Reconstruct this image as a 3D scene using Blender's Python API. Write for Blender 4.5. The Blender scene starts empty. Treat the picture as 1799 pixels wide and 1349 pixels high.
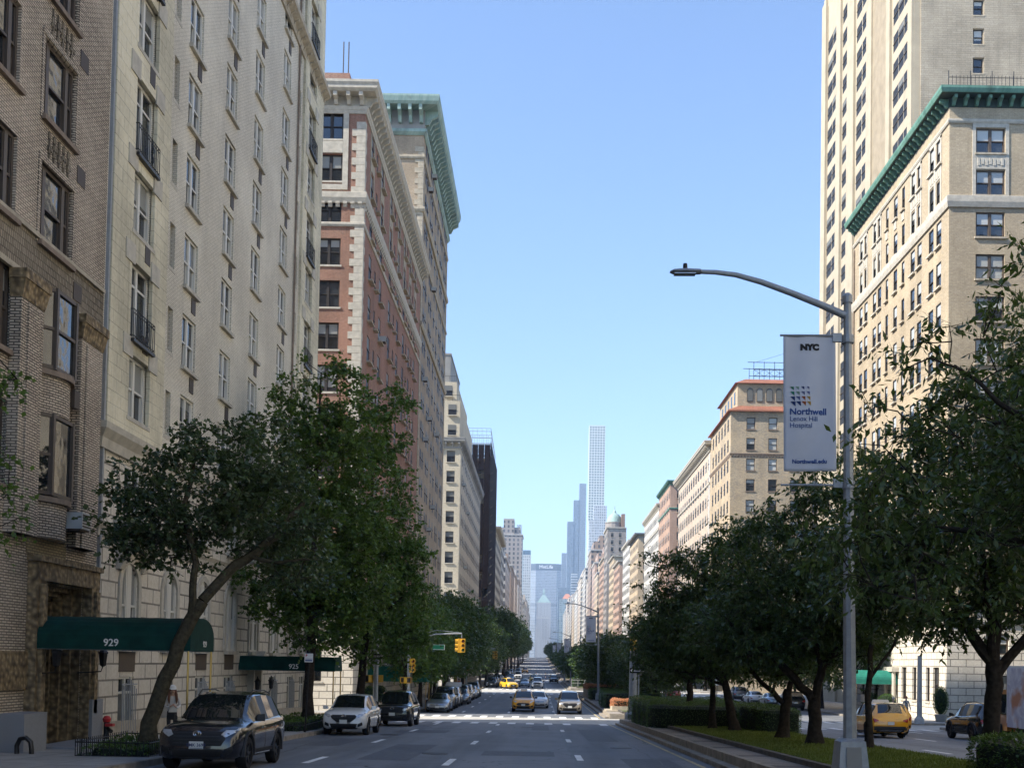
import bpy, bmesh, math, random
import numpy as np
from mathutils import Vector, Matrix, Euler
from mathutils.bvhtree import BVHTree
R = math.radians
random.seed(7)
scene = bpy.context.scene
COL = scene.collection
# ------------------------------------------------------------------ camera, sky, sun, exposure
cam_d = bpy.data.cameras.new('camera'); cam = bpy.data.objects.new('camera', cam_d); COL.objects.link(cam)
cam_d.sensor_width = 36; cam_d.lens = 39.02; cam_d.clip_end = 9000; cam_d.clip_start = .1
cam_d.shift_x = -0.0275; cam_d.shift_y = 0.236
cam.matrix_world = Matrix.Translation((0, 0, 1.83)) @ Matrix.Rotation(R(90 + 1.9), 4, 'X') @ Matrix.Rotation(R(1.0), 4, 'Z')
scene.camera = cam
SUN_AZ = math.atan2(-0.945, -0.30); SUN_EL = R(42)
world = bpy.data.worlds.new('World'); scene.world = world; world.use_nodes = True
wn = world.node_tree; bg = wn.nodes['Background']
sky = wn.nodes.new('ShaderNodeTexSky'); sky.sky_type = 'NISHITA'; sky.sun_disc = False
sky.sun_elevation = SUN_EL; sky.sun_rotation = SUN_AZ % (2 * math.pi)
sky.air_density = 1.0; sky.dust_density = .3; sky.ozone_density = 3.0; sky.altitude = 0
tint = wn.nodes.new('ShaderNodeMix'); tint.data_type = 'RGBA'; tint.blend_type = 'MULTIPLY'; tint.inputs[0].default_value = 1; tint.inputs[7].default_value = (.86, .87, .92, 1)
wn.links.new(sky.outputs[0], tint.inputs[6]); wn.links.new(tint.outputs[2], bg.inputs[0]); bg.inputs[1].default_value = 0.128
sun_d = bpy.data.lights.new('sun', 'SUN'); sun = bpy.data.objects.new('sun', sun_d); COL.objects.link(sun)
sun_d.energy = 4.3; sun_d.angle = R(.53); sun_d.color = (1.0, .93, .82)
sd = Vector((math.sin(SUN_AZ) * math.cos(SUN_EL), math.cos(SUN_AZ) * math.cos(SUN_EL), math.sin(SUN_EL)))
sun.rotation_euler = sd.to_track_quat('Z', 'Y').to_euler()
scene.view_settings.view_transform = 'Standard'; scene.view_settings.look = 'None'
scene.view_settings.exposure = 1.36; scene.view_settings.gamma = 1
scene.render.engine = 'CYCLES'
cy = scene.cycles
cy.use_denoising = True; cy.use_adaptive_sampling = True; cy.adaptive_threshold = .02
cy.max_bounces = 6; cy.diffuse_bounces = 5; cy.glossy_bounces = 3; cy.transmission_bounces = 3; cy.volume_bounces = 0; cy.transparent_max_bounces = 6
cy.sample_clamp_indirect = 6; cy.caustics_reflective = False; cy.caustics_refractive = False
try: cy.denoising_prefilter = 'ACCURATE'
except Exception: pass

# ------------------------------------------------------------------ terrain profile of the avenue
PROF = [(-80, 2.3), (0, 0), (27, -.78), (69, -1.92), (84, -2.1), (120, -2.3), (165, -2.45), (240, -2.4), (320, -1.5), (400, -.75), (480, .1),
        (560, 1.7), (650, 3.2), (800, 5), (1000, 6.5), (1400, 5), (2000, 3), (6000, 0)]
def E(y):
    if y <= PROF[0][0]: return PROF[0][1]
    for (a, ea), (b, eb) in zip(PROF, PROF[1:]):
        if y <= b: return ea + (eb - ea) * (y - a) / (b - a)
    return 0.
XL, XR = -13.6, 29.7            # building lines
KL, KM0, KM1, KR = -9.1, 4.7, 10.8, 25.2   # kerbs
SX = [(65.5, 81), (150, 178), (243, 260), (322, 340), (403, 420), (483, 500), (564, 581), (645, 662), (725, 742), (806, 823),
      (886, 903), (967, 984), (1047, 1064), (1128, 1145), (1208, 1225), (1289, 1306), (1369, 1386), (1450, 1467)]

# ------------------------------------------------------------------ materials
MATS = {}
def nt(name):
    m = bpy.data.materials.new(name); m.use_nodes = True
    return m, m.node_tree, m.node_tree.nodes['Principled BSDF']
def setp(p, c=None, r=None, s=None, me=None):
    if c is not None: p.inputs['Base Color'].default_value = (*c, 1)
    if r is not None: p.inputs['Roughness'].default_value = r
    if s is not None: p.inputs['Specular IOR Level'].default_value = s
    if me is not None: p.inputs['Metallic'].default_value = me
def nd(t, ty, **kw):
    n = t.nodes.new(ty)
    for k, v in kw.items():
        if k in n.inputs: n.inputs[k].default_value = v
        else: setattr(n, k, v)
    return n
def mixc(t, f, a, b, mode='MIX'):
    m = t.nodes.new('ShaderNodeMix'); m.data_type = 'RGBA'; m.blend_type = mode
    for i, v in ((0, f), (6, a), (7, b)):
        if isinstance(v, (int, float)): m.inputs[i].default_value = v
        elif isinstance(v, tuple): m.inputs[i].default_value = (*v, 1) if len(v) == 3 else v
        else: t.links.new(v, m.inputs[i])
    return m.outputs[2]
def ramp(t, src, lo, hi):
    n = nd(t, 'ShaderNodeMapRange', clamp=True); n.inputs['From Min'].default_value = lo; n.inputs['From Max'].default_value = hi
    t.links.new(src, n.inputs['Value']); return n.outputs[0]
def pos(t, flat=True):
    g = t.nodes.new('ShaderNodeNewGeometry')
    if not flat: return g.outputs['Position']
    s = t.nodes.new('ShaderNodeSeparateXYZ'); t.links.new(g.outputs['Position'], s.inputs[0])
    a = nd(t, 'ShaderNodeMath', operation='ADD'); t.links.new(s.outputs[0], a.inputs[0]); t.links.new(s.outputs[1], a.inputs[1])
    c = t.nodes.new('ShaderNodeCombineXYZ'); t.links.new(a.outputs[0], c.inputs[0]); t.links.new(s.outputs[2], c.inputs[1])
    return c.outputs[0]
def noise(t, vec, sc, det=4, rough=.55, dist=0):
    n = nd(t, 'ShaderNodeTexNoise', Scale=sc, Detail=det, Roughness=rough, Distortion=dist); t.links.new(vec, n.inputs['Vector']); return n.outputs[0]
def bump(t, p, h, st, d=.02):
    b = nd(t, 'ShaderNodeBump', Strength=st, Distance=d); t.links.new(h, b.inputs['Height']); t.links.new(b.outputs[0], p.inputs['Normal'])
def plain(name, c, r=.6, s=.4, me=0, var=.0, nsc=6, bp=0):
    if name in MATS: return MATS[name]
    m, t, p = nt(name); setp(p, c, r, s, me)
    if var:
        v = pos(t, False); n = noise(t, v, nsc); f = ramp(t, n, .3, .7)
        t.links.new(mixc(t, f, tuple(x * (1 - var) for x in c), tuple(min(1, x * (1 + var)) for x in c)), p.inputs['Base Color'])
        if bp: bump(t, p, n, bp)
    MATS[name] = m; return m
def brick(name, c1, c2, mo, bw=.21, bh=.068, ms=.012, stain=.3, bp=.4, off=.5, r=.85, sq=1.0, stainc=None):
    m, t, p = nt(name); setp(p, c1, r, .3)
    v = pos(t)
    b = nd(t, 'ShaderNodeTexBrick', offset=off, Scale=1.0, squash=sq)
    b.inputs['Color1'].default_value = (*c1, 1); b.inputs['Color2'].default_value = (*c2, 1); b.inputs['Mortar'].default_value = (*mo, 1)
    b.inputs['Brick Width'].default_value = bw; b.inputs['Row Height'].default_value = bh; b.inputs['Mortar Size'].default_value = ms
    b.inputs['Mortar Smooth'].default_value = .15; b.inputs['Bias'].default_value = 0
    t.links.new(v, b.inputs['Vector'])
    c = b.outputs[0]
    st = nd(t, 'ShaderNodeMapping'); st.inputs['Scale'].default_value = (1.0, .22, 1); t.links.new(v, st.inputs['Vector'])
    n1 = noise(t, st.outputs[0], .55, 6, .6); n2 = noise(t, v, .25, 3); n3 = noise(t, v, 7, 3)
    sc = stainc or tuple(x * .45 for x in c1)
    c = mixc(t, ramp(t, n1, .42, .72), c, mixc(t, min(1, stain*1.5), c, sc))
    c = mixc(t, ramp(t, n2, .45, .62), c, mixc(t, stain * .8, c, tuple(min(1, x * 1.3) for x in c1)))
    st2 = nd(t, 'ShaderNodeMapping'); st2.inputs['Scale'].default_value = (3.2, .12, 1); t.links.new(v, st2.inputs['Vector']); n4 = noise(t, st2.outputs[0], .9, 4, .7)
    c = mixc(t, ramp(t, n4, .56, .74), c, mixc(t, min(1, stain * 1.2), c, sc))
    c = mixc(t, .22, c, mixc(t, ramp(t, n3, .3, .7), (0.25, .25, .25), (.8, .8, .8)), 'OVERLAY')
    t.links.new(c, p.inputs['Base Color'])
    if bp:
        h = nd(t, 'ShaderNodeMath', operation='MULTIPLY_ADD'); t.links.new(b.outputs['Fac'], h.inputs[0]); h.inputs[1].default_value = -1; t.links.new(n3, h.inputs[2])
        bump(t, p, h.outputs[0], bp, .012)
    MATS[name] = m; return m
def stone(name, c, bw=.9, bh=.45, ms=.02, stain=.35, bp=.35):
    return brick(name, c, tuple(x * .88 for x in c), tuple(x * .24 for x in c), bw, bh, ms, stain, bp)
def gridmat(name, wall, glass, pw, ph, fw, fh, rough=.4, rand=.5, met=0):
    """far-off curtain wall: glass bays of pitch pw x ph, mullion widths fw, fh"""
    m, t, p = nt(name); v = pos(t)
    s = t.nodes.new('ShaderNodeSeparateXYZ'); t.links.new(v, s.inputs[0])
    fs = []
    for o, pi, w in ((s.outputs[0], pw, fw), (s.outputs[1], ph, fh)):
        a = nd(t, 'ShaderNodeMath', operation='PINGPONG'); t.links.new(o, a.inputs[0]); a.inputs[1].default_value = pi / 2
        g = nd(t, 'ShaderNodeMath', operation='GREATER_THAN'); t.links.new(a.outputs[0], g.inputs[0]); g.inputs[1].default_value = w / 2; fs.append(g.outputs[0])
    mu = nd(t, 'ShaderNodeMath', operation='MULTIPLY'); t.links.new(fs[0], mu.inputs[0]); t.links.new(fs[1], mu.inputs[1])
    wn_ = nd(t, 'ShaderNodeTexWhiteNoise', noise_dimensions='2D')
    sn = nd(t, 'ShaderNodeVectorMath', operation='SNAP'); t.links.new(v, sn.inputs[0]); sn.inputs[1].default_value = (pw, ph, 1); t.links.new(sn.outputs[0], wn_.inputs['Vector'])
    gl = mixc(t, wn_.outputs[0], tuple(x * (1 - rand) for x in glass), tuple(min(1, x * (1 + rand)) for x in glass))
    t.links.new(mixc(t, mu.outputs[0], wall, gl), p.inputs['Base Color'])
    p.inputs['Roughness'].default_value = rough; p.inputs['Metallic'].default_value = met
    MATS[name] = m; return m
def leafmat(name, dark, light, tr=.25, gl=.35):
    m, t, p = nt(name)
    g = t.nodes.new('ShaderNodeNewGeometry')
    c = mixc(t, g.outputs['Random Per Island'], dark, light)
    n = noise(t, g.outputs['Position'], 1.1, 3); c = mixc(t, ramp(t, n, .38, .62), mixc(t, .45, c, dark), mixc(t, .5, c, light)); oi = t.nodes.new('ShaderNodeObjectInfo'); c = mixc(t, oi.outputs['Random'], mixc(t, .25, c, (.10, .11, .02)), c)
    t.links.new(c, p.inputs['Base Color']); p.inputs['Roughness'].default_value = gl; p.inputs['Specular IOR Level'].default_value = .35
    tl = t.nodes.new('ShaderNodeBsdfTranslucent'); t.links.new(mixc(t, .5, c, (.20, .32, .03)), tl.inputs[0])
    mx = t.nodes.new('ShaderNodeMixShader'); mx.inputs[0].default_value = tr
    t.links.new(p.outputs[0], mx.inputs[1]); t.links.new(tl.outputs[0], mx.inputs[2]); t.links.new(mx.outputs[0], t.nodes['Material Output'].inputs[0])
    MATS[name] = m; return m
def glassm(name, c, r=.04, s=.9, var=.5):
    m, t, p = nt(name); setp(p, c, r, s); p.inputs['IOR'].default_value = 1.6
    o = t.nodes.new('ShaderNodeObjectInfo')
    t.links.new(mixc(t, o.outputs['Random'], tuple(x * (1 - var) for x in c), tuple(min(1, x * (1 + var)) for x in c)), p.inputs['Base Color'])
    n = noise(t, pos(t, False), 1.3, 2); bump(t, p, n, .25, .02)
    MATS[name] = m; return m
def paintm(name, c, met=.0, r=.28, coat=1.0):
    if name in MATS: return MATS[name]
    m, t, p = nt(name); setp(p, c, r, .5, met); p.inputs['Coat Weight'].default_value = coat; p.inputs['Coat Roughness'].default_value = .04
    n = noise(t, pos(t, False), 2.5, 3); t.links.new(mixc(t, ramp(t, n, .45, .75), c, mixc(t, .12, c, (.30, .28, .25))), p.inputs['Base Color'])
    MATS[name] = m; return m

M = {}
M['striped'] = brick('striped_brick', (.66, .56, .44), (.44, .365, .285), (.095, .08, .065), .26, .072, .018, .2, .9)
M['yellowbrick'] = brick('yellow_brick', (.34, .27, .15), (.26, .21, .12), (.12, .10, .07), .21, .075, .014, .2, .5)
M['basket'] = brick('basket_brick', (.33, .28, .21), (.17, .14, .10), (.05, .04, .03), .10, .20, .018, .3, .9)
M['creambrick'] = brick('cream_brick', (.79, .725, .60), (.69, .635, .52), (.36, .33, .27), .24, .074, .015, .26, .5)
M['dirtystone'] = stone('weathered_limestone', (.68, .62, .46), .8, .42, .008, .55, .25)
M['limestone'] = stone('limestone_blocks', (.66, .60, .50), 1.15, .52, .034, .22, .5)
M['redbrick'] = brick('red_brick', (.32, .155, .105), (.235, .11, .075), (.30, .24, .19), .24, .08, .011, .35, .4)
M['redbrick2'] = brick('mottled_red_brick', (.36, .17, .11), (.24, .10, .07), (.36, .30, .25), .24, .08, .013, .3, .4)
M['tanbrick'] = brick('tan_brick', (.40, .31, .215), (.31, .24, .165), (.32, .27, .21), .24, .08, .012, .4, .4)
M['buffbrick'] = brick('buff_brick', (.47, .385, .265), (.37, .30, .205), (.33, .28, .21), .28, .11, .014, .3, .35)
M['greybuff'] = brick('pale_brick', (.40, .355, .28), (.335, .295, .23), (.25, .22, .175), .9, .22, .02, .35, .35)
M['mottled'] = brick('mottled_brick', (.50, .38, .24), (.27, .23, .18), (.40, .36, .28), .30, .12, .014, .3, .35)
M['cream'] = brick('sunny_cream_brick', (.54, .48, .37), (.46, .41, .31), (.46, .41, .32), .3, .1, .012, .2, .2)
M['whitestone'] = plain('pale_stone_trim', (.47, .435, .365), .8, .3, 0, .16, 3, .1)
M['tanstone'] = plain('tan_stone_trim', (.40, .35, .27), .8, .3, 0, .2, 3, .1)
M['darksill'] = plain('brown_stone_sill', (.22, .17, .13), .8, .3, 0, .2, 4)
def terra():
    m, t, p = nt('terracotta_ornament'); v = pos(t, False)
    vo = nd(t, 'ShaderNodeTexVoronoi', feature='SMOOTH_F1', Scale=7.0); vo.inputs['Randomness'].default_value = .7; t.links.new(v, vo.inputs['Vector']); n = noise(t, v, 14, 3)
    c = mixc(t, ramp(t, vo.outputs['Distance'], .2, .62), (.34, .25, .135), (.085, .06, .032)); c = mixc(t, ramp(t, n, .4, .7), c, mixc(t, .35, c, (.10, .07, .04)))
    t.links.new(c, p.inputs['Base Color']); p.inputs['Roughness'].default_value = .8; bump(t, p, vo.outputs['Distance'], 1.0, .05); return m
M['terra'] = terra()
M['granite'] = plain('grey_granite', (.24, .25, .27), .6, .4, 0, .25, 60, .05)

M['shadegreen'] = plain('shaded_copper_and_bin_green', (.018, .040, .034), .6, .4, 0, .3, 1.2)  # near-black green paints in the shade beneath the cornice; also the bin's colour
def copper(name, a, b, c_):
    m, t, p = nt(name); v = pos(t); mp = nd(t, 'ShaderNodeMapping'); mp.inputs['Scale'].default_value = (1.6, .25, 1); t.links.new(v, mp.inputs[0])
    n = noise(t, mp.outputs[0], 1.4, 6, .7); n2 = noise(t, v, .6, 3)
    c = mixc(t, ramp(t, n, .35, .68), a, b); c = mixc(t, ramp(t, n2, .55, .75), c, c_); t.links.new(c, p.inputs['Base Color']); p.inputs['Roughness'].default_value = .7; return m
M['patina'] = copper('green_copper_patina', (.07, .18, .135), (.15, .29, .23), (.05, .10, .08))
M['teal'] = copper('teal_copper_patina', (.20, .31, .28), (.34, .45, .41), (.15, .19, .17))
M['asphroof'] = plain('roof_tar', (.08, .08, .08), .9)
M['frame_w'] = plain('white_window_frame', (.62, .60, .54), .5)
M['frame_d'] = plain('dark_window_frame', (.035, .03, .027), .5)
M['frame_b'] = plain('bronze_window_frame', (.09, .07, .055), .5)
M['iron'] = plain('black_iron', (.012, .012, .013), .45, .5)
M['glass'] = glassm('window_glass', (.022, .026, .03))
M['blind'] = glassm('window_blind_behind_glass', (.40, .41, .39), .10, .6, .35)
M['blind2'] = glassm('curtain_behind_glass', (.20, .205, .195), .08, .6, .5)
M['fglass'] = plain('far_window_glass', (.030, .034, .042), .5, .12)
M['fblind'] = plain('far_window_blind', (.16, .165, .16), .5, .12)
M['bulk'] = plain('grey_bulkhead', (.26, .26, .25), .8, .3, 0, .2, .5)
M['tile'] = brick('roof_tiles', (.42, .17, .10), (.32, .12, .08), (.12, .06, .04), .25, .35, .05, .2, .8)
M['netting'] = plain('black_scaffold_netting', (.014, .010, .011), .9, .1, 0, .5, 3)
M['louvre'] = plain('brown_vent_grille', (.06, .045, .035), .6)
M['acwhite'] = plain('off_white_enamel', (.42, .43, .42), .5)
M['green_canvas'] = plain('dark_green_canvas', (.004, .038, .031), .75, .2, 0, .25, 3)
M['teal_canvas'] = plain('teal_canvas', (.02, .16, .12), .75, .2, 0, .15, 3)
M['brass'] = plain('brass', (.55, .38, .14), .3, .5, 1)
M['white'] = plain('white_paint', (.72, .72, .70), .6)
M['galv'] = plain('galvanised_steel', (.30, .32, .34), .5, .5, .35, .12, 8)
M['yellow'] = plain('signal_yellow_paint', (.62, .36, .03), .45, .5, 0, .1, 5)
M['black'] = plain('black_plastic', (.012, .012, .013), .5)
M['rubber'] = plain('tyre_rubber', (.016, .016, .017), .8, .2)
M['bark'] = plain('tree_bark', (.035, .029, .024), .95, .1, 0, .45, 9, .6)
M['barkgreen'] = plain('mossy_bark', (.060, .052, .034), .95, .1, 0, .45, 9, .6)
M['leaf_l'] = leafmat('linden_leaf', (.028, .048, .026), (.085, .125, .060), .26)
M['leaf_g'] = leafmat('ginkgo_leaf', (.032, .088, .022), (.12, .21, .045), .34)
M['leaf_c'] = leafmat('cherry_leaf', (.018, .042, .016), (.080, .125, .045), .30, .3)
M['leaf_f'] = leafmat('distant_leaf', (.024, .060, .022), (.085, .145, .045), .30)
M['twig'] = plain('twig_bark', (.05, .042, .032), .9, .1)
M['hedge'] = leafmat('hedge_leaf', (.022, .070, .016), (.075, .155, .034), .25)
M['flower'] = leafmat('orange_flower', (.50, .16, .07), (.75, .36, .22), .2, .6)

# ------------------------------------------------------------------ mesh helpers
class MB:
    def __init__(s): s.v = []; s.f = []; s.m = []
    def quad(s, a, b, c, d, m=0):
        n = len(s.v); s.v += [tuple(a), tuple(b), tuple(c), tuple(d)]; s.f.append((n, n+1, n+2, n+3)); s.m.append(m); return s
    def poly(s, pts, m=0):
        n = len(s.v); s.v += [tuple(p) for p in pts]; s.f.append(tuple(range(n, n+len(pts)))); s.m.append(m); return s
    def box(s, x0, x1, y0, y1, z0, z1, m=0):
        n = len(s.v)
        s.v += [(x0,y0,z0),(x1,y0,z0),(x1,y1,z0),(x0,y1,z0),(x0,y0,z1),(x1,y0,z1),(x1,y1,z1),(x0,y1,z1)]
        for q in ((3,2,1,0),(4,5,6,7),(0,1,5,4),(1,2,6,5),(2,3,7,6),(3,0,4,7)): s.f.append(tuple(n+i for i in q)); s.m.append(m)
        return s
    def hexa(s, bot, top, m=0):
        n = len(s.v); k = len(bot); s.v += [tuple(p) for p in bot] + [tuple(p) for p in top]
        s.f.append(tuple(n+i for i in reversed(range(k)))); s.m.append(m); s.f.append(tuple(n+k+i for i in range(k))); s.m.append(m)
        for i in range(k):
            j = (i+1) % k; s.f.append((n+i, n+j, n+k+j, n+k+i)); s.m.append(m)
        return s
    def tube(s, pts, rad, n=8, m=0, cap=True):
        pts = [Vector(p) for p in pts]
        if isinstance(rad, (int, float)): rad = [rad] * len(pts)
        base = len(s.v); up = Vector((0, 0, 1))
        d0 = (pts[1] - pts[0]).normalized(); a = d0.orthogonal().normalized() if abs(d0.dot(up)) > .9 else d0.cross(up).normalized()
        for i, p in enumerate(pts):
            d = ((pts[min(i+1, len(pts)-1)] - pts[max(i-1, 0)]) or d0).normalized()
            a = (a - d * a.dot(d)); a = a.normalized() if a.length > 1e-5 else d.orthogonal().normalized(); b = d.cross(a)
            for k in range(n):
                t = 2 * math.pi * k / n; s.v.append(tuple(p + (a * math.cos(t) + b * math.sin(t)) * rad[i]))
        for i in range(len(pts) - 1):
            for k in range(n):
                j = (k+1) % n; s.f.append((base+i*n+k, base+i*n+j, base+(i+1)*n+j, base+(i+1)*n+k)); s.m.append(m)
        if cap:
            s.f.append(tuple(base+k for k in reversed(range(n)))); s.m.append(m)
            e = base + (len(pts)-1)*n; s.f.append(tuple(e+k for k in range(n))); s.m.append(m)
        return s
    def lathe(s, prof, c=(0,0,0), n=16, m=0, axis='Z'):
        """prof: list of (radius, height)"""
        base = len(s.v)
        for r, h in prof:
            for k in range(n):
                t = 2*math.pi*k/n; p = (r*math.cos(t), r*math.sin(t), h)
                if axis == 'X': p = (p[2], p[0], p[1])
                if axis == 'Y': p = (p[0], p[2], p[1])
                s.v.append((p[0]+c[0], p[1]+c[1], p[2]+c[2]))
        for i in range(len(prof)-1):
            for k in range(n):
                j = (k+1) % n; s.f.append((base+i*n+k, base+i*n+j, base+(i+1)*n+j, base+(i+1)*n+k)); s.m.append(m)
        return s
    def add(s, o, mat, moff=0):
        n = len(s.v); s.v += [tuple(mat @ Vector(p)) for p in o.v]; s.f += [tuple(i+n for i in f) for f in o.f]; s.m += [k+moff for k in o.m]; return s
    def mesh(s, name, mats, smooth=False, org=(0,0,0)):
        me = bpy.data.meshes.new(name)
        v = s.v if org == (0,0,0) else [(a-org[0], b-org[1], c-org[2]) for a, b, c in s.v]
        me.from_pydata(v, [], s.f)
        for m in mats: me.materials.append(m)
        if len(mats) > 1: me.polygons.foreach_set('material_index', s.m)
        if smooth:
            me.polygons.foreach_set('use_smooth', [True]*len(s.f))
            try: me.set_sharp_from_angle(angle=R(38))
            except Exception: pass
        me.update(); return me
def put(name, me, parent=None, loc=(0,0,0), rot=0):
    o = bpy.data.objects.new(name, me); COL.objects.link(o); o.location = loc
    if rot: o.rotation_euler = (0, 0, rot)
    if parent is not None: o.parent = parent
    return o
def mat_list(m): return list(m) if isinstance(m, (list, tuple)) else [m]
def obj(name, mb, mats, parent=None, smooth=False, label=None):
    """mesh given in world coordinates (parents are unrotated empties)"""
    org = tuple(parent['_o']) if parent is not None else (0,0,0)
    o = put(name, mb.mesh(name, mat_list(mats), smooth, org), parent)
    o['_o'] = org
    if label: o['label'] = label
    return o
def pieces(name, mb, mats, parent, cap=100):
    """every connected piece of mb becomes an object of its own"""
    n = len(mb.v); pa = list(range(n))
    def fd(a):
        while pa[a] != a: pa[a] = pa[pa[a]]; a = pa[a]
        return a
    for f in mb.f:
        for q in f[1:]: pa[fd(q)] = fd(f[0])
    gr = {}
    for f in mb.f: gr.setdefault(fd(f[0]), []).append(f)
    for fs in gr.values():
        ids = sorted({i for f in fs for i in f}); mp = {v: k for k, v in enumerate(ids)}; m = MB(); m.v = [mb.v[i] for i in ids]; m.f = [tuple(mp[i] for i in f) for f in fs]; m.m = [0]*len(m.f)
        obj(name, m, mats, parent)
def thing(name, label, cat, loc=(0,0,0), group=None, rot=0):
    o = bpy.data.objects.new(name, None); COL.objects.link(o); o.location = loc; o['label'] = label; o['category'] = cat
    o.empty_display_size = .3; o['_o'] = tuple(loc)
    if rot: o.rotation_euler = (0,0,rot)
    if group: o['group'] = group
    return o
def tag(o, label, cat, group=None, kind=None):
    if label: o['label'] = label
    if cat: o['category'] = cat
    if group: o['group'] = group
    if kind: o['kind'] = kind
    return o
def kids(o): return [c for c in o.children]
def copy_tree(o, parent=None, deep=True):
    c = o.copy(); COL.objects.link(c); c.parent = parent
    for ch in list(o.children): copy_tree(ch, c)
    return c
def text_mb(txt, size, depth=.004, bold=0, align='CENTER'):
    """letters as a mesh in the XZ plane facing -Y"""
    cu = bpy.data.curves.new('letters', 'FONT'); cu.body = txt; cu.size = size; cu.extrude = depth; cu.align_x = align; cu.align_y = 'CENTER'; cu.offset = bold; cu.resolution_u = 3
    o = bpy.data.objects.new('letters', cu); COL.objects.link(o)
    dg = bpy.context.evaluated_depsgraph_get(); me = bpy.data.meshes.new_from_object(o.evaluated_get(dg))
    mb = MB(); mb.v = [(v.co.x, -v.co.z, v.co.y) for v in me.vertices]; mb.f = [tuple(p.vertices) for p in me.polygons]; mb.m = [0]*len(mb.f)
    bpy.data.objects.remove(o); bpy.data.meshes.remove(me); bpy.data.curves.remove(cu)
    return mb
def strips(mb, x0, x1, y0, y1, dz, m=0, step=6.):
    """ground-hugging sheet following the avenue profile"""
    ys = sorted({y0, y1} | {p[0] for p in PROF if y0 < p[0] < y1} | set(np.arange(math.ceil(y0/step)*step, y1, step).tolist()))
    for a, b in zip(ys, ys[1:]):
        if b - a > 1e-4: mb.quad((x0, a, E(a)+dz), (x1, a, E(a)+dz), (x1, b, E(b)+dz), (x0, b, E(b)+dz), m)
# ------------------------------------------------------------------ ground, roads, pavements
def asphalt():
    m, t, p = nt('asphalt'); v = pos(t, False)
    a = noise(t, v, 40, 3, .7); b = noise(t, v, .35, 4, .6)
    mp = nd(t, 'ShaderNodeMapping'); mp.inputs['Scale'].default_value = (1.2, .05, 1); t.links.new(v, mp.inputs[0]); w = noise(t, mp.outputs[0], 1.0, 5, .65)
    c = mixc(t, ramp(t, a, .3, .7), (.155, .164, .180), (.215, .225, .242))
    tl = nd(t, 'ShaderNodeMapping'); tl.inputs['Scale'].default_value = (.62, .012, 1); t.links.new(v, tl.inputs[0]); tn = noise(t, tl.outputs[0], 1.0, 2)
    c = mixc(t, ramp(t, tn, .42, .6), mixc(t, .48, c, (.05, .055, .065)), c)
    oil = noise(t, v, .9, 6, .75); c = mixc(t, ramp(t, oil, .60, .70), c, mixc(t, .65, c, (.04, .042, .05)))
    c = mixc(t, ramp(t, b, .4, .75), c, mixc(t, .5, c, (.07, .075, .085)))
    c = mixc(t, ramp(t, w, .45, .8), c, mixc(t, .5, c, (.22, .225, .23)))
    # cracks
    vo = nd(t, 'ShaderNodeTexVoronoi', feature='DISTANCE_TO_EDGE', Scale=.16); n2 = noise(t, v, 1.2, 4)
    dv = nd(t, 'ShaderNodeVectorMath', operation='ADD'); t.links.new(v, dv.inputs[0]); t.links.new(n2, dv.inputs[1]); t.links.new(dv.outputs[0], vo.inputs['Vector'])
    cr = ramp(t, vo.outputs[0], .0, .004); c = mixc(t, cr, (.02, .02, .02), c)
    t.links.new(c, p.inputs['Base Color']); p.inputs['Roughness'].default_value = .72; p.inputs['Specular IOR Level'].default_value = .4
    bump(t, p, a, .35, .01); return m
M['asphalt'] = asphalt()
def worn(name, c, sc=3, lo=.42, hi=.62):
    m, t, p = nt(name); v = pos(t, False); n = noise(t, v, sc, 6, .7)
    t.links.new(mixc(t, ramp(t, n, lo, hi), mixc(t, .6, c, (.08, .08, .085)), c), p.inputs['Base Color']); p.inputs['Roughness'].default_value = .7; return m
M['marking'] = worn('worn_white_marking', (.78, .78, .76), 4, .25, .52)
M['sunlitpave'] = plain('sunlit_tone_paving', (.40, .39, .36), .85, .3, 0, .22, 1.5)  # raised tone paints sunlight into the crossing sheet
M['yline'] = worn('worn_yellow_line', (.66, .54, .28))
M['pave'] = brick('pavement_flags', (.22, .215, .205), (.19, .185, .18), (.09, .09, .09), 1.5, 1.5, .012, .3, .1, 0)
def pave():
    m, t, p = nt('pavement'); v = pos(t, False)
    b = nd(t, 'ShaderNodeTexBrick', offset=0.0, Scale=1.0); b.inputs['Color1'].default_value = (.33, .325, .31, 1); b.inputs['Color2'].default_value = (.28, .275, .265, 1)
    b.inputs['Mortar'].default_value = (.10, .10, .10, 1); b.inputs['Brick Width'].default_value = 1.5; b.inputs['Row Height'].default_value = 1.5; b.inputs['Mortar Size'].default_value = .012
    t.links.new(v, b.inputs['Vector']); n = noise(t, v, 2.2, 5)
    t.links.new(mixc(t, ramp(t, n, .4, .75), b.outputs[0], mixc(t, .4, b.outputs[0], (.10, .095, .09))), p.inputs['Base Color']); p.inputs['Roughness'].default_value = .85; return m
M['pave'] = pave()
M['kerb'] = plain('kerb_stone', (.28, .245, .20), .8, .3, 0, .3, 3, .1)
M['kerbd'] = plain('dark_kerb_stone', (.10, .092, .082), .85, .3, 0, .3, 4, .1)
M['paver'] = brick('granite_setts', (.30, .27, .24), (.23, .205, .18), (.10, .09, .085), .22, .12, .012, .2, .3)
def grassm():
    m, t, p = nt('grass'); v = pos(t, False); a = noise(t, v, 1.0, 5, .7); b = noise(t, v, 30, 3)
    c = mixc(t, ramp(t, a, .35, .7), (.06, .088, .018), (.13, .165, .03)); c = mixc(t, ramp(t, b, .35, .7), mixc(t, .5, c, (.02, .03, .01)), c); d = noise(t, v, .45, 5, .7); c = mixc(t, ramp(t, d, .52, .64), c, (.085, .075, .04))
    t.links.new(c, p.inputs['Base Color']); p.inputs['Roughness'].default_value = .9; bump(t, p, b, .8, .04); return m
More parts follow.
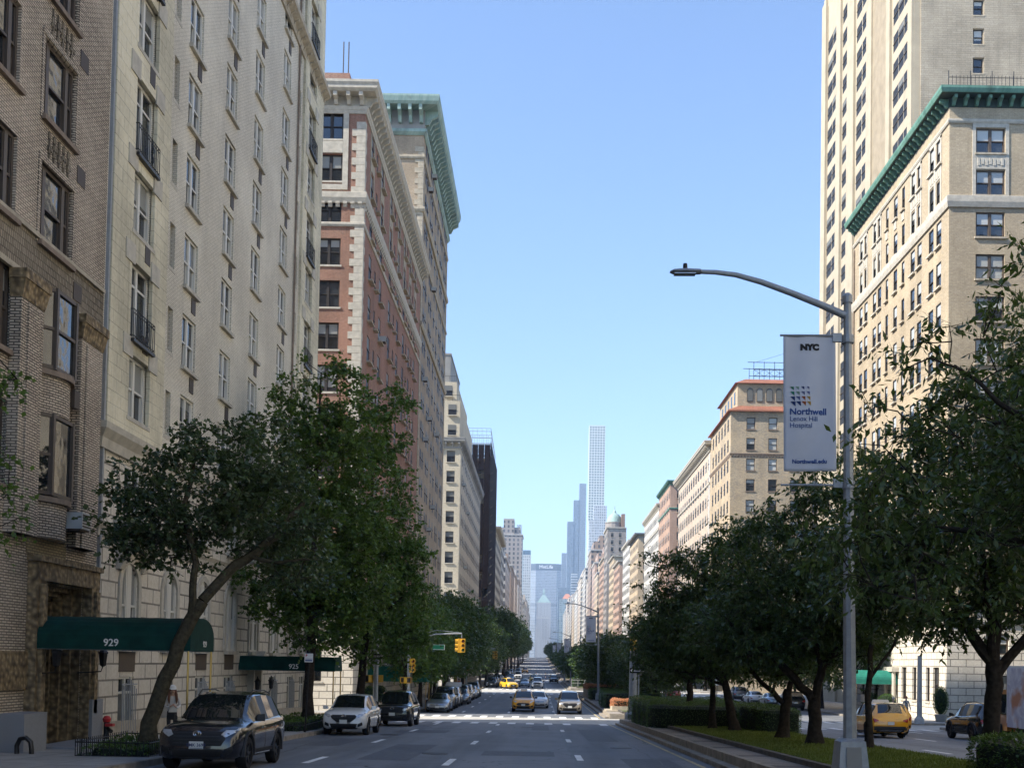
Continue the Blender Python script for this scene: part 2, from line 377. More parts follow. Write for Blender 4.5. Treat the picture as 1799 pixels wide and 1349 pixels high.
M['grass'] = grassm()
M['dirtground'] = plain('city_ground', (.12, .115, .11), .9, .2, 0, .3, .02)

g = MB(); g.quad((-880, -58, -9), (880, -58, -9), (880, 4150, -9), (-880, 4150, -9))
tag(obj('ground', g, M['dirtground']), 'wide city ground beneath the blocks', None, kind='structure')
g = MB(); strips(g, -300, 330, -55, 2600, 0, step=8)
tag(obj('road', g, M['asphalt']), 'dark asphalt avenue and side streets', None, kind='structure')
# sheet over the sunlit crossings, pale colour painted in to boost the sun there
g = MB()
for a, b in SX[:8]: strips(g, -60, 70, a+3.2, b-3.0, .004)
tag(obj('crossing_paving', g, M['sunlitpave']), 'paving where side streets cross the avenue, toned pale as if sunlit', None, kind='structure')
# block pavements with kerbs
def blocks():
    prev = -50; out = []
    for a, b in SX: out.append((prev, a+4.2 if a > 0 else a)); prev = b-4.2
    out.append((prev, 2400)); return out
BL = blocks()
pv = MB(); kb = MB()
for (a, b) in BL:
    for x0, x1, kx, sgn in ((-60, KL-.18, KL, -1), (KR+.18, 90, KR, 1)):
        strips(pv, x0, x1, a, b, .15)
        k0, k1 = min(kx, kx+sgn*.18), max(kx, kx+sgn*.18)
        ys = sorted({a-.18, b+.18} | {p[0] for p in PROF if a < p[0] < b})
        for u, w in zip(ys, ys[1:]):
            kb.hexa([(k0,u,E(u)-.1),(k1,u,E(u)-.1),(k1,w,E(w)-.1),(k0,w,E(w)-.1)], [(k0,u,E(u)+.152),(k1,u,E(u)+.152),(k1,w,E(w)+.152),(k0,w,E(w)+.152)])
        for yy in (a-.18, b):
            if x0 < 0: kb.box(-60, KL-.18, yy, yy+.18, E(yy)-.3, E(yy)+.153)
            else: kb.box(KR+.18, 90, yy, yy+.18, E(yy)-.3, E(yy)+.153)
tag(obj('pavement', pv, M['pave']), 'grey concrete pavements along both sides of the avenue', None, kind='structure')
tag(obj('kerb', kb, M['kerb']), 'stone kerbs edging the pavements', None, kind='structure')
# markings
mk = MB()
def dash(x, y0, y1, w=.13): strips(mk, x-w/2, x+w/2, y0, y1, .009)
for lane in (-5.9, -2.35, 1.2):
    for i in range(70):
        y = 5 + i*11.6 + (0 if lane < 0 else 3)
        if any(a-1 < y+1.5 < b+2 for a, b in SX): continue
        dash(lane, y, y+2.8, .19)
for lane in (14.4, 18.0, 21.4):
    for i in range(50):
        y = 4 + i*11.6
        if any(a-1 < y+1.5 < b+2 for a, b in SX): continue
        dash(lane, y, y+2.8, .19)
for i, (a, b) in enumerate(SX[:10]):
    for yy in (a+.6, b-4.0):
        for x0, x1 in ((KL+.5, KM0-.3), (KM1+.4, KR-.4)):
            x = x0
            while x < x1 - .5:
                if not (i == 0 and yy < 70 and 2.3 < x < 3.0): strips(mk, x, x+.48, yy+.2, yy+3.2, .010)
                x += 1.12
for i in range(26): strips(mk, 1.22, 1.34, 84.5+i*2.1, 85.0+i*2.1, .009)
tag(obj('lane_marking', mk, M['marking']), 'worn white lane dashes and crosswalk bars', None, kind='structure')
yl = MB()
for (a, b) in BL[:7]: strips(yl, KM0-.42, KM0-.30, a+2 if a > 0 else a, b-1.2, .009); strips(yl, KM1+.3, KM1+.42, a+2 if a > 0 else a, b-1.2, .009)
tag(obj('edge_line', yl, M['yline']), 'faded yellow edge lines beside the median', None, kind='structure')
sm = MB()
for x, y0, y1 in ((-2.45, 6, 64), (1.05, 6, 66), (3.4, 20, 60), (-6.0, 30, 62), (-4.9, 86, 140), (2.0, 90, 144)):
    yy = y0; xx = x
    while yy < y1:
        x2 = x + .05*math.sin(yy*1.7) + .03*math.sin(yy*4.1); 
        sm.quad((xx-.022, yy, E(yy)+.007), (xx+.022, yy, E(yy)+.007), (x2+.022, yy+.9, E(yy+.9)+.007), (x2-.022, yy+.9, E(yy+.9)+.007)); xx = x2; yy += .9
for y, x0, x1 in ((24.5, -8.8, 4.2), (36.2, -6.4, 2.6), (52, -8.8, 4.3), (61.3, -4, 4.2)):
    xx = x0; y1 = y
    while xx < x1:
        y2 = y + .10*math.sin(xx*2.1+y); sm.quad((xx, y1-.03, E(y)+.0075), (xx+.6, y2-.03, E(y)+.0075), (xx+.6, y2+.03, E(y)+.0075), (xx, y1+.03, E(y)+.0075)); xx += .6; y1 = y2
tag(obj('tar_seam', sm, plain('tar', (.03, .032, .036), .5, .5)), 'dark tar seams sealing cracks in the asphalt', None, kind='structure')
# manholes and patches
ph = MB()
for x, y, w, l in ((-4.2, 30, 1.4, 9), (2.6, 44, 1.2, 14), (-7.2, 37, 1.1, 6), (0.1, 56, .9, 8), (-.6, 33, 2.2, 2.6), (3.1, 28.5, 1.4, 4), (-5.4, 50, 2.4, 3.5), (-1.6, 93, 1.8, 14), (3.2, 104, 1.2, 20), (14, 60, 2, 12)): strips(ph, x-w/2, x+w/2, y, y+l, .005)
tag(obj('asphalt_patch', ph, plain('darker_asphalt', (.085, .09, .104), .7, .4, 0, .35, 8)), 'darker trench patches in the asphalt', None, kind='structure')
for i, (x, y) in enumerate(((-3.1, 33.5), (-6.3, 47), (2.9, 39.0), (-.6, 61))):
    mh = MB(); mh.lathe([(0, .02), (.30, .02), (.31, .014), (.38, .014), (.39, 0)], (x, y, E(y)+.004), 20)
    tag(obj('manhole_cover', mh, plain('cast_iron', (.05, .045, .042), .5, .5, .6, .3, 30)), ['round iron manhole cover in the lane nearest the dark parked car', 'round iron manhole cover in the lane beside the white parked car',
        'round iron manhole cover in the lane next to the near median', 'round iron manhole cover near the crosswalk in the middle lanes'][i], 'manhole cover', 'manhole covers in the road')
# median
def median(a, b, first=False):
    md = MB(); gr = MB(); pvr = MB(); kd = MB()
    def prism(x0, x1, y0, y1, z0, z1, mb):
        ys = sorted({y0, y1} | {p[0] for p in PROF if y0 < p[0] < y1})
        for u, w in zip(ys, ys[1:]):
            mb.hexa([(x0,u,E(u)+z0),(x1,u,E(u)+z0),(x1,w,E(w)+z0),(x0,w,E(w)+z0)], [(x0,u,E(u)+z1),(x1,u,E(u)+z1),(x1,w,E(w)+z1),(x0,w,E(w)+z1)])
    prism(KM0, KM0+.30, a+1.2, b-1.2, -.1, .13, md); prism(KM0+.30, KM0+.46, a+.6, b-.6, -.1, .36, md)
    prism(KM0+.46, KM0+1.3, a+.9, b-.9, -.1, .35, pvr)
    prism(KM0+1.3, KM0+1.48, a+2.5, b-2.5, -.1, .47, kd); prism(KM1-.5, KM1-.32, a+2.5, b-2.5, -.1, .40, kd)
    prism(KM1-.32, KM1, a+.6, b-.6, -.1, .15, md)
    for yy, d in ((a+.6, 1), (b-.6, -1)):
        prism(KM0+.46, KM1-.32, min(yy, yy+d*.3), max(yy, yy+d*.3), -.1, .355, md)
        prism(KM0+1.3, KM1-.32, min(yy+d*.3, yy+d*1.95), max(yy+d*.3, yy+d*1.95), -.1, .34, pvr); prism(KM0+1.3, KM1-.32, min(yy+d*1.75, yy+d*1.94), max(yy+d*1.75, yy+d*1.94), -.1, .475, kd)
    for xs, yy, d in ((KM0+.46, a+.6, 1), (KM0+.46, b-.6, -1)): pass
    strips(gr, KM0+1.48, KM1-.5, a+2.5, b-2.5, .44)
    return md, pvr, kd, gr
mds = [MB() for _ in range(4)]
for (a, b) in BL[:12]:
    for t_, s_ in zip(mds, median(a+ (1.0 if a > 0 else 0), b-.5)): t_.add(s_, Matrix())
for mb, nm, mt, lb in zip(mds, ('median_kerb', 'median_path', 'median_inner_kerb', 'lawn'), (M['kerb'], M['paver'], M['kerbd'], M['grass']),
        ('stepped stone kerbs of the raised median', 'strip of granite setts along the median', 'low dark kerb round the lawn', 'mown green lawn on the raised median')):
    tag(obj(nm, mb, mt), lb, None, kind='structure')
# grass blades on the near lawn
rs = np.random.RandomState(3); n = 60000
bx = rs.uniform(KM0+1.5, KM1-.52, n); by = 14 + 48*rs.uniform(0, 1, n)**1.6
ez = np.interp(by, [p[0] for p in PROF], [p[1] for p in PROF]) + .44
an = rs.uniform(0, 6.28, n); hh = rs.uniform(.03, .085, n); le = rs.uniform(-.03, .03, (n, 2)); w_ = .007 + by*.0003
V = np.zeros((n, 3, 3)); V[:,0] = np.c_[bx-np.cos(an)*w_, by-np.sin(an)*w_, ez]; V[:,1] = np.c_[bx+np.cos(an)*w_, by+np.sin(an)*w_, ez]; V[:,2] = np.c_[bx+le[:,0], by+le[:,1], ez+hh]
def np_mesh(name, V, k, mats):
    """V: (n,k,3) array, one face per row"""
    n = len(V); me = bpy.data.meshes.new(name); me.vertices.add(n*k); me.vertices.foreach_set('co', V.reshape(-1).astype(np.float32))
    me.loops.add(n*k); me.loops.foreach_set('vertex_index', np.arange(n*k, dtype=np.int32)); me.polygons.add(n)
    me.polygons.foreach_set('loop_start', np.arange(0, n*k, k, dtype=np.int32)); me.polygons.foreach_set('loop_total', np.full(n, k, dtype=np.int32))
    for m in mats: me.materials.append(m)
    me.update(calc_edges=True); return me
M['blade'] = leafmat('grass_blade', (.075, .105, .02), (.20, .25, .05), .25, .6)
tag(put('grass_blades', np_mesh('grass_blades', V, 3, [M['blade']])), 'short grass blades on the median lawn', None, kind='stuff')
# ------------------------------------------------------------------ windows
WCACHE = {}
def window_parts(kind, w, h, fr, bl):
    """local: x across (centred), -y outward, z up from the sill. returns dict part -> MB (materials index into WM)"""
    F = MB(); P = MB(); S = MB()
    if kind == 'far':
        F.box(-w/2, w/2, -.02, .06, h*.48, h*.52, 0)
        P.quad((-w/2,.05,h*(1-bl)), (w/2,.05,h*(1-bl)), (w/2,.05,h), (-w/2,.05,h), 1) if bl > 0 else None
        if bl < 1: P.quad((-w/2,.05,0), (w/2,.05,0), (w/2,.05,h*(1-bl)), (-w/2,.05,h*(1-bl)), 0)
        S.box(-w/2-.1, w/2+.1, -.34, .03, -.13, -.003, 0)
        return F, P, S
    t = .075 if w < 1.4 else .09
    units = {'single': [(-w/2, w/2)], 'pair': [(-w/2, 0), (0, w/2)], 'triple': [(-w/2, -w/2+w*.2), (-w/2+w*.2, w/2-w*.2), (w/2-w*.2, w/2)],
             'french': [(-w/2, 0), (0, w/2)], 'casement': [(-w/2, 0), (0, w/2)], 'arch': [(-w/2, -w*.1), (w*.1, w/2)]}[kind]
    if kind == 'arch': F.box(-w*.1, w*.1, -.06, .1, 0, h, 0)
    for a, b in units:
        F.box(a, a+t, -.05, .09, 0, h, 0); F.box(b-t, b, -.05, .09, 0, h, 0)
        F.box(a+t, b-t, -.05, .09, h-t, h, 0); F.box(a+t, b-t, -.05, .09, 0, t, 0)
        if kind in ('single', 'pair', 'triple', 'arch'):
            F.box(a+t, b-t, -.03, .06, h*.5-.035, h*.5+.035, 0)
            for lo, hi, yy in ((t, h*.5, .055), (h*.5, h-t, .0)):
                # sash frame then glass, blind part on top
                ga, gb = a+t+.035, b-t-.035
                F.box(a+t, ga, yy-.02, yy+.03, lo, hi, 0); F.box(gb, b-t, yy-.02, yy+.03, lo, hi, 0)
                zb = h*(1-bl); z0, z1 = lo, hi
                if zb >= z1 or bl == 0: P.quad((ga,yy+.01,z0), (gb,yy+.01,z0), (gb,yy+.01,z1), (ga,yy+.01,z1), 0)
                elif zb <= z0: P.quad((ga,yy+.01,z0), (gb,yy+.01,z0), (gb,yy+.01,z1), (ga,yy+.01,z1), 1)
                else:
                    P.quad((ga,yy+.01,z0), (gb,yy+.01,z0), (gb,yy+.01,zb), (ga,yy+.01,zb), 0); P.quad((ga,yy+.01,zb), (gb,yy+.01,zb), (gb,yy+.01,z1), (ga,yy+.01,z1), 1)
        else:
            zt = h*.74
            F.box(a+t, b-t, -.03, .06, zt-.04, zt+.04, 0)
            P.quad((a+t,.01,t), (b-t,.01,t), (b-t,.01,zt), (a+t,.01,zt), 1 if bl > .6 else 0); P.quad((a+t,.01,zt), (b-t,.01,zt), (b-t,.01,h-t), (a+t,.01,h-t), 0)
    S.box(-w/2-.10, w/2+.10, -.27, .02, -.14, -.004, 0)
    return F, P, S
def window_meshes(kind, w, h, fr, bl, sill, gl2):
    G1 = 'fglass' if kind == 'far' else 'glass'; gl2 = 'fblind' if kind == 'far' else gl2
    k = (kind, round(w, 2), round(h, 2), fr, bl, sill, gl2)
    if k not in WCACHE:
        F, P, S = window_parts(kind, w, h, fr, bl)
        mats = {'F': [M[fr]], 'P': [M['glass'], M[gl2]], 'S': [M[sill]] if sill else []}
        if kind == 'far':
            A = MB(); A.add(F, Matrix()); A.add(P, Matrix(), 1)
            ms = [M[fr], M[G1], M[gl2]]
            if sill: A.add(S, Matrix(), 3); ms.append(M[sill])
            WCACHE[k] = dict(one=A.mesh('window', ms), omb=A, omats=ms)
        else:
            A = MB(); A.add(F, Matrix()); A.add(P, Matrix(), 1); ms = [M[fr], M['glass'], M[gl2]]
            if sill: A.add(S, Matrix(), 3); ms.append(M[sill])
            WCACHE[k] = dict(f=F.mesh('window', mats['F']), p=P.mesh('pane', mats['P']), s=S.mesh('sill', mats['S']) if sill else None, omb=A, omats=ms)
    return WCACHE[k]
def place_window(parent, wm, loc, rot, org):
    l = (loc[0]-org[0], loc[1]-org[1], loc[2]-org[2])
    if 'one' in wm: return put('window', wm['one'], parent, l, rot)
    w = put('window', wm['f'], parent, l, rot); put('pane', wm['p'], w)
    if wm['s']: put('sill', wm['s'], w)
    return w
ACM = None
def ac_mesh():
    global ACM
    if ACM is None:
        a = MB(); a.box(-.33, .33, -.62, -.05, 0, .42, 0)
        for i in range(5): a.box(-.29, .29, -.635, -.622, .05+i*.072, .085+i*.072, 1)
        a.box(-.30, .30, -.55, -.1, -.05, -.002, 1)
        ACM = a.mesh('air_conditioner', [M['acwhite'], M['louvre']])
    return ACM
# ------------------------------------------------------------------ buildings
class Bld:
    def __init__(s, name, label, side, Y0, Y1, zt, zones, cat='building', face=None, depth=24, group=None, zb=None, X0=None, X1=None):
        s.side = side; s.Y0, s.Y1, s.zt = Y0, Y1, zt
        f = face if face is not None else (XL if side == 'L' else XR)
        s.X0, s.X1 = (f-depth, f) if side == 'L' else (f, f+depth)
        if X0 is not None: s.X0, s.X1 = X0, X1
        s.zb = min(E(Y0), E(Y1)) - .6 if zb is None else zb
        s.root = thing(name, label, cat, ((s.X0+s.X1)/2, Y0, s.zb), group)
        s.org = tuple(s.root['_o']); s.zones = zones; s.op = {'av': [], 'n': []}; s.wins = []; s.near = 100
        s.rnd = random.Random(sum(map(ord, name)) + int(Y0))
    def P(s, face, u, v, d=0):
        if face == 'n': return (u, s.Y0-d, v)
        return (s.X1+d, u, v) if s.side == 'L' else (s.X0-d, u, v)
    def rot(s, face): return 0 if face == 'n' else (R(90) if s.side == 'L' else R(-90))
    def win(s, face, c, z, w, h, kind='single', fr='frame_w', bl=None, sill='whitestone', rec=.2, gl2='blind', ac=0, hole=True):
        if hole: s.op[face].append((c-w/2, c+w/2, z, z+h, rec, kind))
        if bl is None: bl = s.rnd.choice([0, 0, .3, .5, .65, .2, 1, 0, .8, .4])
        s.wins.append((face, c, z, w, h, kind, fr, bl, sill, rec, gl2, ac))
    def hole(s, face, u0, u1, v0, v1, rec=.3): s.op[face].append((u0, u1, v0, v1, rec, 'hole'))
    def build(s, plain_rest=True, roof='asphroof', mats=None):
        mats = mats or []
        names = []; 
        for _, m in s.zones:
            if m not in names: names.append(m)
        wall = MB()
        for face in ('av', 'n'):
            lo, hi = (s.Y0, s.Y1) if face == 'av' else (s.X0, s.X1)
            ops = s.op[face]
            vs = sorted({s.zb, s.zt} | {min(max(o[2], s.zb), s.zt) for o in ops} | {min(max(o[3], s.zb), s.zt) for o in ops} | {z for z, _ in s.zones if s.zb < z < s.zt})
            for a, b in zip(vs, vs[1:]):
                if b-a < 1e-5: continue
                mid = (a+b)/2; mi = names.index(next((m for z, m in s.zones if mid < z), s.zones[-1][1]))
                cut = sorted((o[0], o[1]) for o in ops if o[2] < mid < o[3]); u = lo
                for c0, c1 in cut + [(hi, hi)]:
                    c0 = max(c0, lo); 
                    if c0 - u > 1e-4:
                        q = [s.P(face, u, a), s.P(face, c0, a), s.P(face, c0, b), s.P(face, u, b)]
                        wall.quad(*(q if (face == 'n' or s.side == 'L') else q[::-1]), mi)
                    u = max(u, c1)
            for (u0, u1, v0, v1, rec, kind) in ops:
                mid = (v0+v1)/2; mi = names.index(next((m for z, m in s.zones if mid < z), s.zones[-1][1]))
                rr = rec + .06
                pts = [(u0, v0), (u1, v0), (u1, v1), (u0, v1)]
                if kind == 'arch':
                    r = (u1-u0)/2; cz = v1-r; N = 10
                    arc = [((u0+u1)/2 + r*math.cos(math.pi*i/N), cz + r*math.sin(math.pi*i/N)) for i in range(N+1)]
                    for i in range(N):
                        (ax, az), (bx2, bz) = arc[i], arc[i+1]
                        wall.quad(s.P(face, ax, az), s.P(face, ax, v1+.001), s.P(face, bx2, v1+.001), s.P(face, bx2, bz), mi)
                    pts = [(u0, v0), (u1, v0)] + arc
                for i in range(len(pts)):
                    (a0, b0), (a1, b1) = pts[i], pts[(i+1) % len(pts)]
                    wall.quad(s.P(face, a0, b0), s.P(face, a1, b1), s.P(face, a1, b1, -rr), s.P(face, a0, b0, -rr), mi)
                if kind == 'hole': wall.quad(*[s.P(face, a0, b0, -rr) for a0, b0 in pts[:4]], mi)
        X0, X1, Y0, Y1, zb, zt = s.X0, s.X1, s.Y0, s.Y1, s.zb, s.zt
        bx = X0 if s.side == 'L' else X1; top = len(names)-1
        wall.quad((bx,Y0,zb), (bx,Y1,zb), (bx,Y1,zt), (bx,Y0,zt), top); wall.quad((X0,Y1,zb), (X1,Y1,zb), (X1,Y1,zt), (X0,Y1,zt), top)
        wall.quad((X0,Y0,zt), (X1,Y0,zt), (X1,Y1,zt), (X0,Y1,zt), len(names))
        wo = obj('wall', wall, [M[n] for n in names] + [M[roof]], s.root); s.wall = wo
        # windows: nearest hundred are parts of their own
        cam_p = Vector((0, 0, 1.8)); L = []
        for wv in s.wins:
            face, c, z, w, h, kind, fr, bl, sill, rec, gl2, ac = wv
            p = Vector(s.P(face, c, z, -rec)); L.append((w*h/((p-cam_p).length**2) * (1 if face == 'n' else .5), p, wv))
        L.sort(key=lambda t: -t[0]); rest = MB(); rm = []
        for i, (_, p, wv) in enumerate(L):
            face, c, z, w, h, kind, fr, bl, sill, rec, gl2, ac = wv
            wm = window_meshes(kind, w, h, fr, bl, sill, gl2)
            if i < s.near:
                place_window(s.root, wm, p, s.rot(face), s.org)
                if ac: q = Vector(s.P(face, c, z+.03, -rec)); put('air_conditioner', ac_mesh(), s.root, tuple(q-Vector(s.org)), s.rot(face))
            else:
                idx = []
                for m_ in wm['omats']:
                    if m_ not in rm: rm.append(m_)
                    idx.append(rm.index(m_))
                T = Matrix.Translation(p) @ Matrix.Rotation(s.rot(face), 4, 'Z'); n0 = len(rest.m); rest.add(wm['omb'], T)
                for k in range(n0, len(rest.m)): rest.m[k] = idx[rest.m[k]]
        if rest.f:
            o = obj('window', rest, rm, s.root); o['kind'] = 'stuff'
        return s
    def ring(s, prof, mat, name='cornice', Y1=None, out=(0, 1, 1, 0), parent=None, X=None, Y0=None, smooth=False):
        """closed profile [(out, z)] swept round the building; out multipliers for (back, avenue, north, south)"""
        Y1 = s.Y1 if Y1 is None else Y1; Y0 = s.Y0 if Y0 is None else Y0
        X0, X1 = X or (s.X0, s.X1)
        b, a, n, so = out; l, r_ = (b, a) if s.side == 'L' else (a, b)
        mb = MB(); k = len(prof); mb.v = []
        for d, z in prof:
            e = .004
            x0 = X0 - (d*l if l else e); x1 = X1 + (d*r_ if r_ else e); y0 = Y0 - (d*n if n else e); y1 = Y1 + (d*so if so else e)
            mb.v += [(x0,y0,z), (x1,y0,z), (x1,y1,z), (x0,y1,z)]
        for i in range(k):
            j = (i+1) % k
            for q in range(4):
                t = (q+1) % 4; mb.f.append((i*4+q, i*4+t, j*4+t, j*4+q)); mb.m.append(0)
        return obj(name, mb, M[mat], parent or s.root, smooth)
    def band(s, z0, z1, d, mat, name='string_course', **k): return s.ring([(-.02, z0), (d*.6, z0), (d, z0+(z1-z0)*.45), (d, z1-.03), (d*.8, z1), (-.02, z1)], mat, name, **k)
    def brackets(s, z0, z1, d, w, pitch, mat, name='bracket_row', faces=('av', 'n'), umax=None, step=None):
        mb = MB()
        for face in faces:
            lo, hi = (s.Y0, s.Y1) if face == 'av' else (s.X0, s.X1)
            n = int((hi-lo)/pitch); 
            for i in range(n+1):
                u = lo + .25 + i*(hi-lo-.5)/n
                if s.side == 'R' and face == 'n': u = lo + .25 + i*pitch
                if s.side == 'L' and face == 'n': u = hi - .25 - i*pitch
                if u > hi or u < lo: continue
                prof = [(0, z0), (d*.35, z0+.02), (d*.55, z0+(z1-z0)*.4), (d, z0+(z1-z0)*.62), (d, z1), (0, z1)]
                A = [s.P(face, u-w/2, z, dd) for dd, z in prof]; B = [s.P(face, u+w/2, z, dd) for dd, z in prof]
                mb.hexa(A, B)
        if s.Y0 < 100 and len(mb.v) <= 100*12: pieces('bracket' if name == 'bracket_row' else 'dentil', mb, M[mat], s.root); return None
        return obj(name, mb, M[mat], s.root)
    def boxes(s, name, face, L, mat, parent=None):
        mb = MB()
        for (u0, u1, v0, v1, d0, d1) in L:
            a = s.P(face, u0, v0, d0); b = s.P(face, u1, v1, d1)
            mb.box(min(a[0], b[0]), max(a[0], b[0]), min(a[1], b[1]), max(a[1], b[1]), min(a[2], b[2]), max(a[2], b[2]))
        return obj(name, mb, M[mat], parent or s.root)
    def surround(s, face, u0, u1, v0, v1, t, d, mat, name='window_surround'):
        return s.boxes(name, face, [(u0-t, u0, v0-t, v1+t, -.05, d), (u1, u1+t, v0-t, v1+t, -.05, d), (u0, u1, v1, v1+t, -.05, d-.01), (u0, u1, v0-t, v0, -.05, d-.01)], mat)
    def cornice(s, z0, z1, d, mat, pitch=1.0, dent=True, brk=True, **k):
        h = z1-z0
        s.ring([(-.02, z0+h*.55), (d*.75, z0+h*.58), (d*.92, z0+h*.68), (d*.92, z0+h*.8), (d, z0+h*.9), (d, z1), (-.02, z1+.05)], mat, 'cornice', **k)
        s.ring([(-.02, z0-.05), (d*.14, z0-.05), (d*.2, z0+h*.12), (d*.12, z0+h*.16), (-.02, z0+h*.16)], mat, 'architrave', **k)
        if brk: s.brackets(z0+h*.14, z0+h*.56, d*.78, .28, pitch, mat)

def rowof(z0, n, p): return [z0 + i*p for i in range(n)]
# ---- brown striped-brick apartment house with the entrance canopy
B = Bld('striped_brick_house', 'brown striped brick apartment house with dark windows and ornate terracotta doorway at the left edge', 'L', -30, 33.8, 47, [(11.6, 'striped'), (12.9, 'basket'), (99, 'striped')], depth=22)
for k in range(1, 12):
    z = 6.1 + 3.4*k
    for c in (30.35, 27.0, 22.5, 18, 12, 6, 0):
        if k <= 1 and c == 30.35: continue
        B.win('av', c, z+ (0 if k > 2 else 0), 2.0, 2.15, 'triple', 'frame_b', bl=B.rnd.choice([0, 0, 0, .3]), sill='darksill', rec=.14)
for k in (0, 1): 
    B.hole('av', 29.25, 31.45, 6.1+3.4*k-.05, 8.3+3.4*k+.15, .1)
    for c in (27.0, 22.5, 18, 12): 
        if k == 0: B.win('av', c, 6.1, 2.0, 2.15, 'triple', 'frame_b', bl=0, sill='darksill')
B.hole('av', 29.9, 32.9, -1.6, 3.8, 1.3)
B.near = 60
B.build()
# bowed bay windows in the lower storeys
for k in (0, 1):
    z0 = 6.1 + 3.4*k; f = MB(); g = MB(); N = 3; ang = [(-1.1, 0.02), (-.62, .38), (.62, .38), (1.1, .02)]
    pts = [(XL + d, 30.35 + u) for u, d in ang]
    for i in range(3):
        (xa, ya), (xb, yb) = pts[i], pts[i+1]
        g.quad((xa-.03, ya, z0), (xb-.03, yb, z0), (xb-.03, yb, z0+2.2), (xa-.03, ya, z0+2.2), 0)
        for zz in ((0, .1), (1.05, 1.13), (2.1, 2.2)) if (i != 1 or k) else ((0, .1), (2.1, 2.2)):
            f.hexa([(xa-.08,ya,z0+zz[0]), (xb-.08,yb,z0+zz[0]), (xb+.03,yb,z0+zz[0]), (xa+.03,ya,z0+zz[0])], [(xa-.08,ya,z0+zz[1]), (xb-.08,yb,z0+zz[1]), (xb+.03,yb,z0+zz[1]), (xa+.03,ya,z0+zz[1])])
    for (xa, ya) in pts: f.box(xa-.09, xa+.05, ya-.06, ya+.06, z0-.002, z0+2.202)
    w = obj('bay_window', f, M['frame_b'], B.root); obj('pane', g, [M['glass']], w)
for z0, z1 in ((8.32, 9.45), (4.95, 6.05)):
    bay = MB()
    n = 8; arc = [(XL + .42*math.sin(math.pi*i/n)+.02, 30.35-1.1+2.2*i/n) for i in range(n+1)]
    for (xa, ya), (xb, yb) in zip(arc, arc[1:]): bay.quad((xa,ya,z0), (xb,yb,z0), (xb,yb,z1), (xa,ya,z1))
    bay.poly([(x,y,z1) for x, y in arc] , 0); bay.poly([(x,y,z0) for x, y in arc], 0)
    obj('bay_panel', bay, M['striped'], B.root)
sl = MB()
for z0 in (9.45, 6.03):
    n = 8; arc = [(XL + .50*math.sin(math.pi*i/n)+.06, 30.35-1.2+2.4*i/n) for i in range(n+1)]
    sl.hexa([(x,y,z0-.12) for x, y in arc], [(x,y,z0+.03) for x, y in arc])
pieces('bay_sill', sl, M['darksill'], B.root)
# brick piers with decorated caps
for y0, y1 in ((27.9, 29.15), (31.6, 33.1)):
    p = MB(); p.box(XL, XL+.30, y0, y1, 4.9, 10.9); p.box(XL, XL+.35, y0+.3, y1-.3, 4.9, 10.8)
    po = obj('brick_pier', p, M['striped'], B.root)
    c = MB(); c.hexa([(XL,y0-.02,10.9), (XL+.32,y0-.02,10.9), (XL+.32,y1+.02,10.9), (XL,y1+.02,10.9)], [(XL,y0-.08,11.35), (XL+.42,y0-.08,11.35), (XL+.42,y1+.08,11.35), (XL,y1+.08,11.35)])
    c.box(XL, XL+.45, y0-.11, y1+.11, 11.35, 11.6)
    obj('pier_cap', c, M['terra'], po)
p = MB(); p.box(XL, XL+.10, 26, 33.75, 11.6, 11.75); p.box(XL, XL+.09, 26, 33.7, 12.9, 13.02); obj('string_course', p, M['tanstone'], B.root)
for k in range(2, 11):
    z = 8.35+3.4*k; q = MB()
    for i in range(5):
        y = 29.7+i*.3; q.box(XL, XL+.05, y, y+.09, z+.1, z+.85)
        q.box(XL, XL+.06, y-.05, y+.2, z+.35+.12*(i % 2), z+.45+.12*(i % 2))
    obj('brick_panel', q, M['basket'], B.root)
hd = MB()
for k in range(2, 11): 
    z = 6.1+3.4*k; hd.box(XL, XL+.05, 29.2, 31.5, z+2.17, z+2.35); hd.box(XL-.002, XL+.035, 31.37, 31.52, z-.1, z+2.17); hd.box(XL-.002, XL+.035, 29.18, 29.33, z-.1, z+2.17)
obj('window_hood', hd, M['striped'], B.root)
lv = MB()
for k in range(2, 11): z = 6.1+3.4*k; lv.box(XL, XL+.02, 31.6, 32.15, z-.85, z-.35)
lv.box(XL+.30, XL+.44, 30.9, 31.25, 8.75, 9.25)
pieces('vent_grille', lv, M['louvre'], B.root)
ac = put('air_conditioner', ac_mesh(), B.root, (XL+.25-B.org[0], 31.25-B.org[1], 5.35-B.org[2]), R(90)); ac.scale = (1.0, .8, 1.1)
# portal
por = MB()
for (y0, y1, d) in ((29.35, 29.9, .28), (32.9, 33.45, .28)): por.box(XL, XL+d, y0, y1, -1.2, 3.8); por.box(XL, XL+d+.10, y0+.15, y1-.15, .1, 3.7)
por.box(XL, XL+.3, 29.35, 33.45, 3.8, 4.3); por.box(XL, XL+.38, 29.28, 33.52, 4.3, 4.45); por.box(XL-1.15, XL-.01, 32.84, 32.9, -1.2, 3.8); por.box(XL-1.15, XL-.01, 29.9, 32.84, 3.74, 3.8)
for i, (d, w) in enumerate(((-.25, .22), (-.5, .22), (-.75, .25))):
    por.box(XL+d-.25, XL+d, 32.84-.12*(i+1), 32.84, -1.2, 3.74); por.box(XL+d-.25, XL+d, 29.9, 32.84, 3.74-.12*(i+1), 3.74)
po = obj('portal', por, M['terra'], B.root)
d = MB(); d.box(XL-1.25, XL-1.1, 29.6, 33.1, -1.4, 4.2); 
for i in range(30): d.box(XL-1.1, XL-1.07, 30.6, 31.9, 2.0+i*.05, 2.03+i*.05)
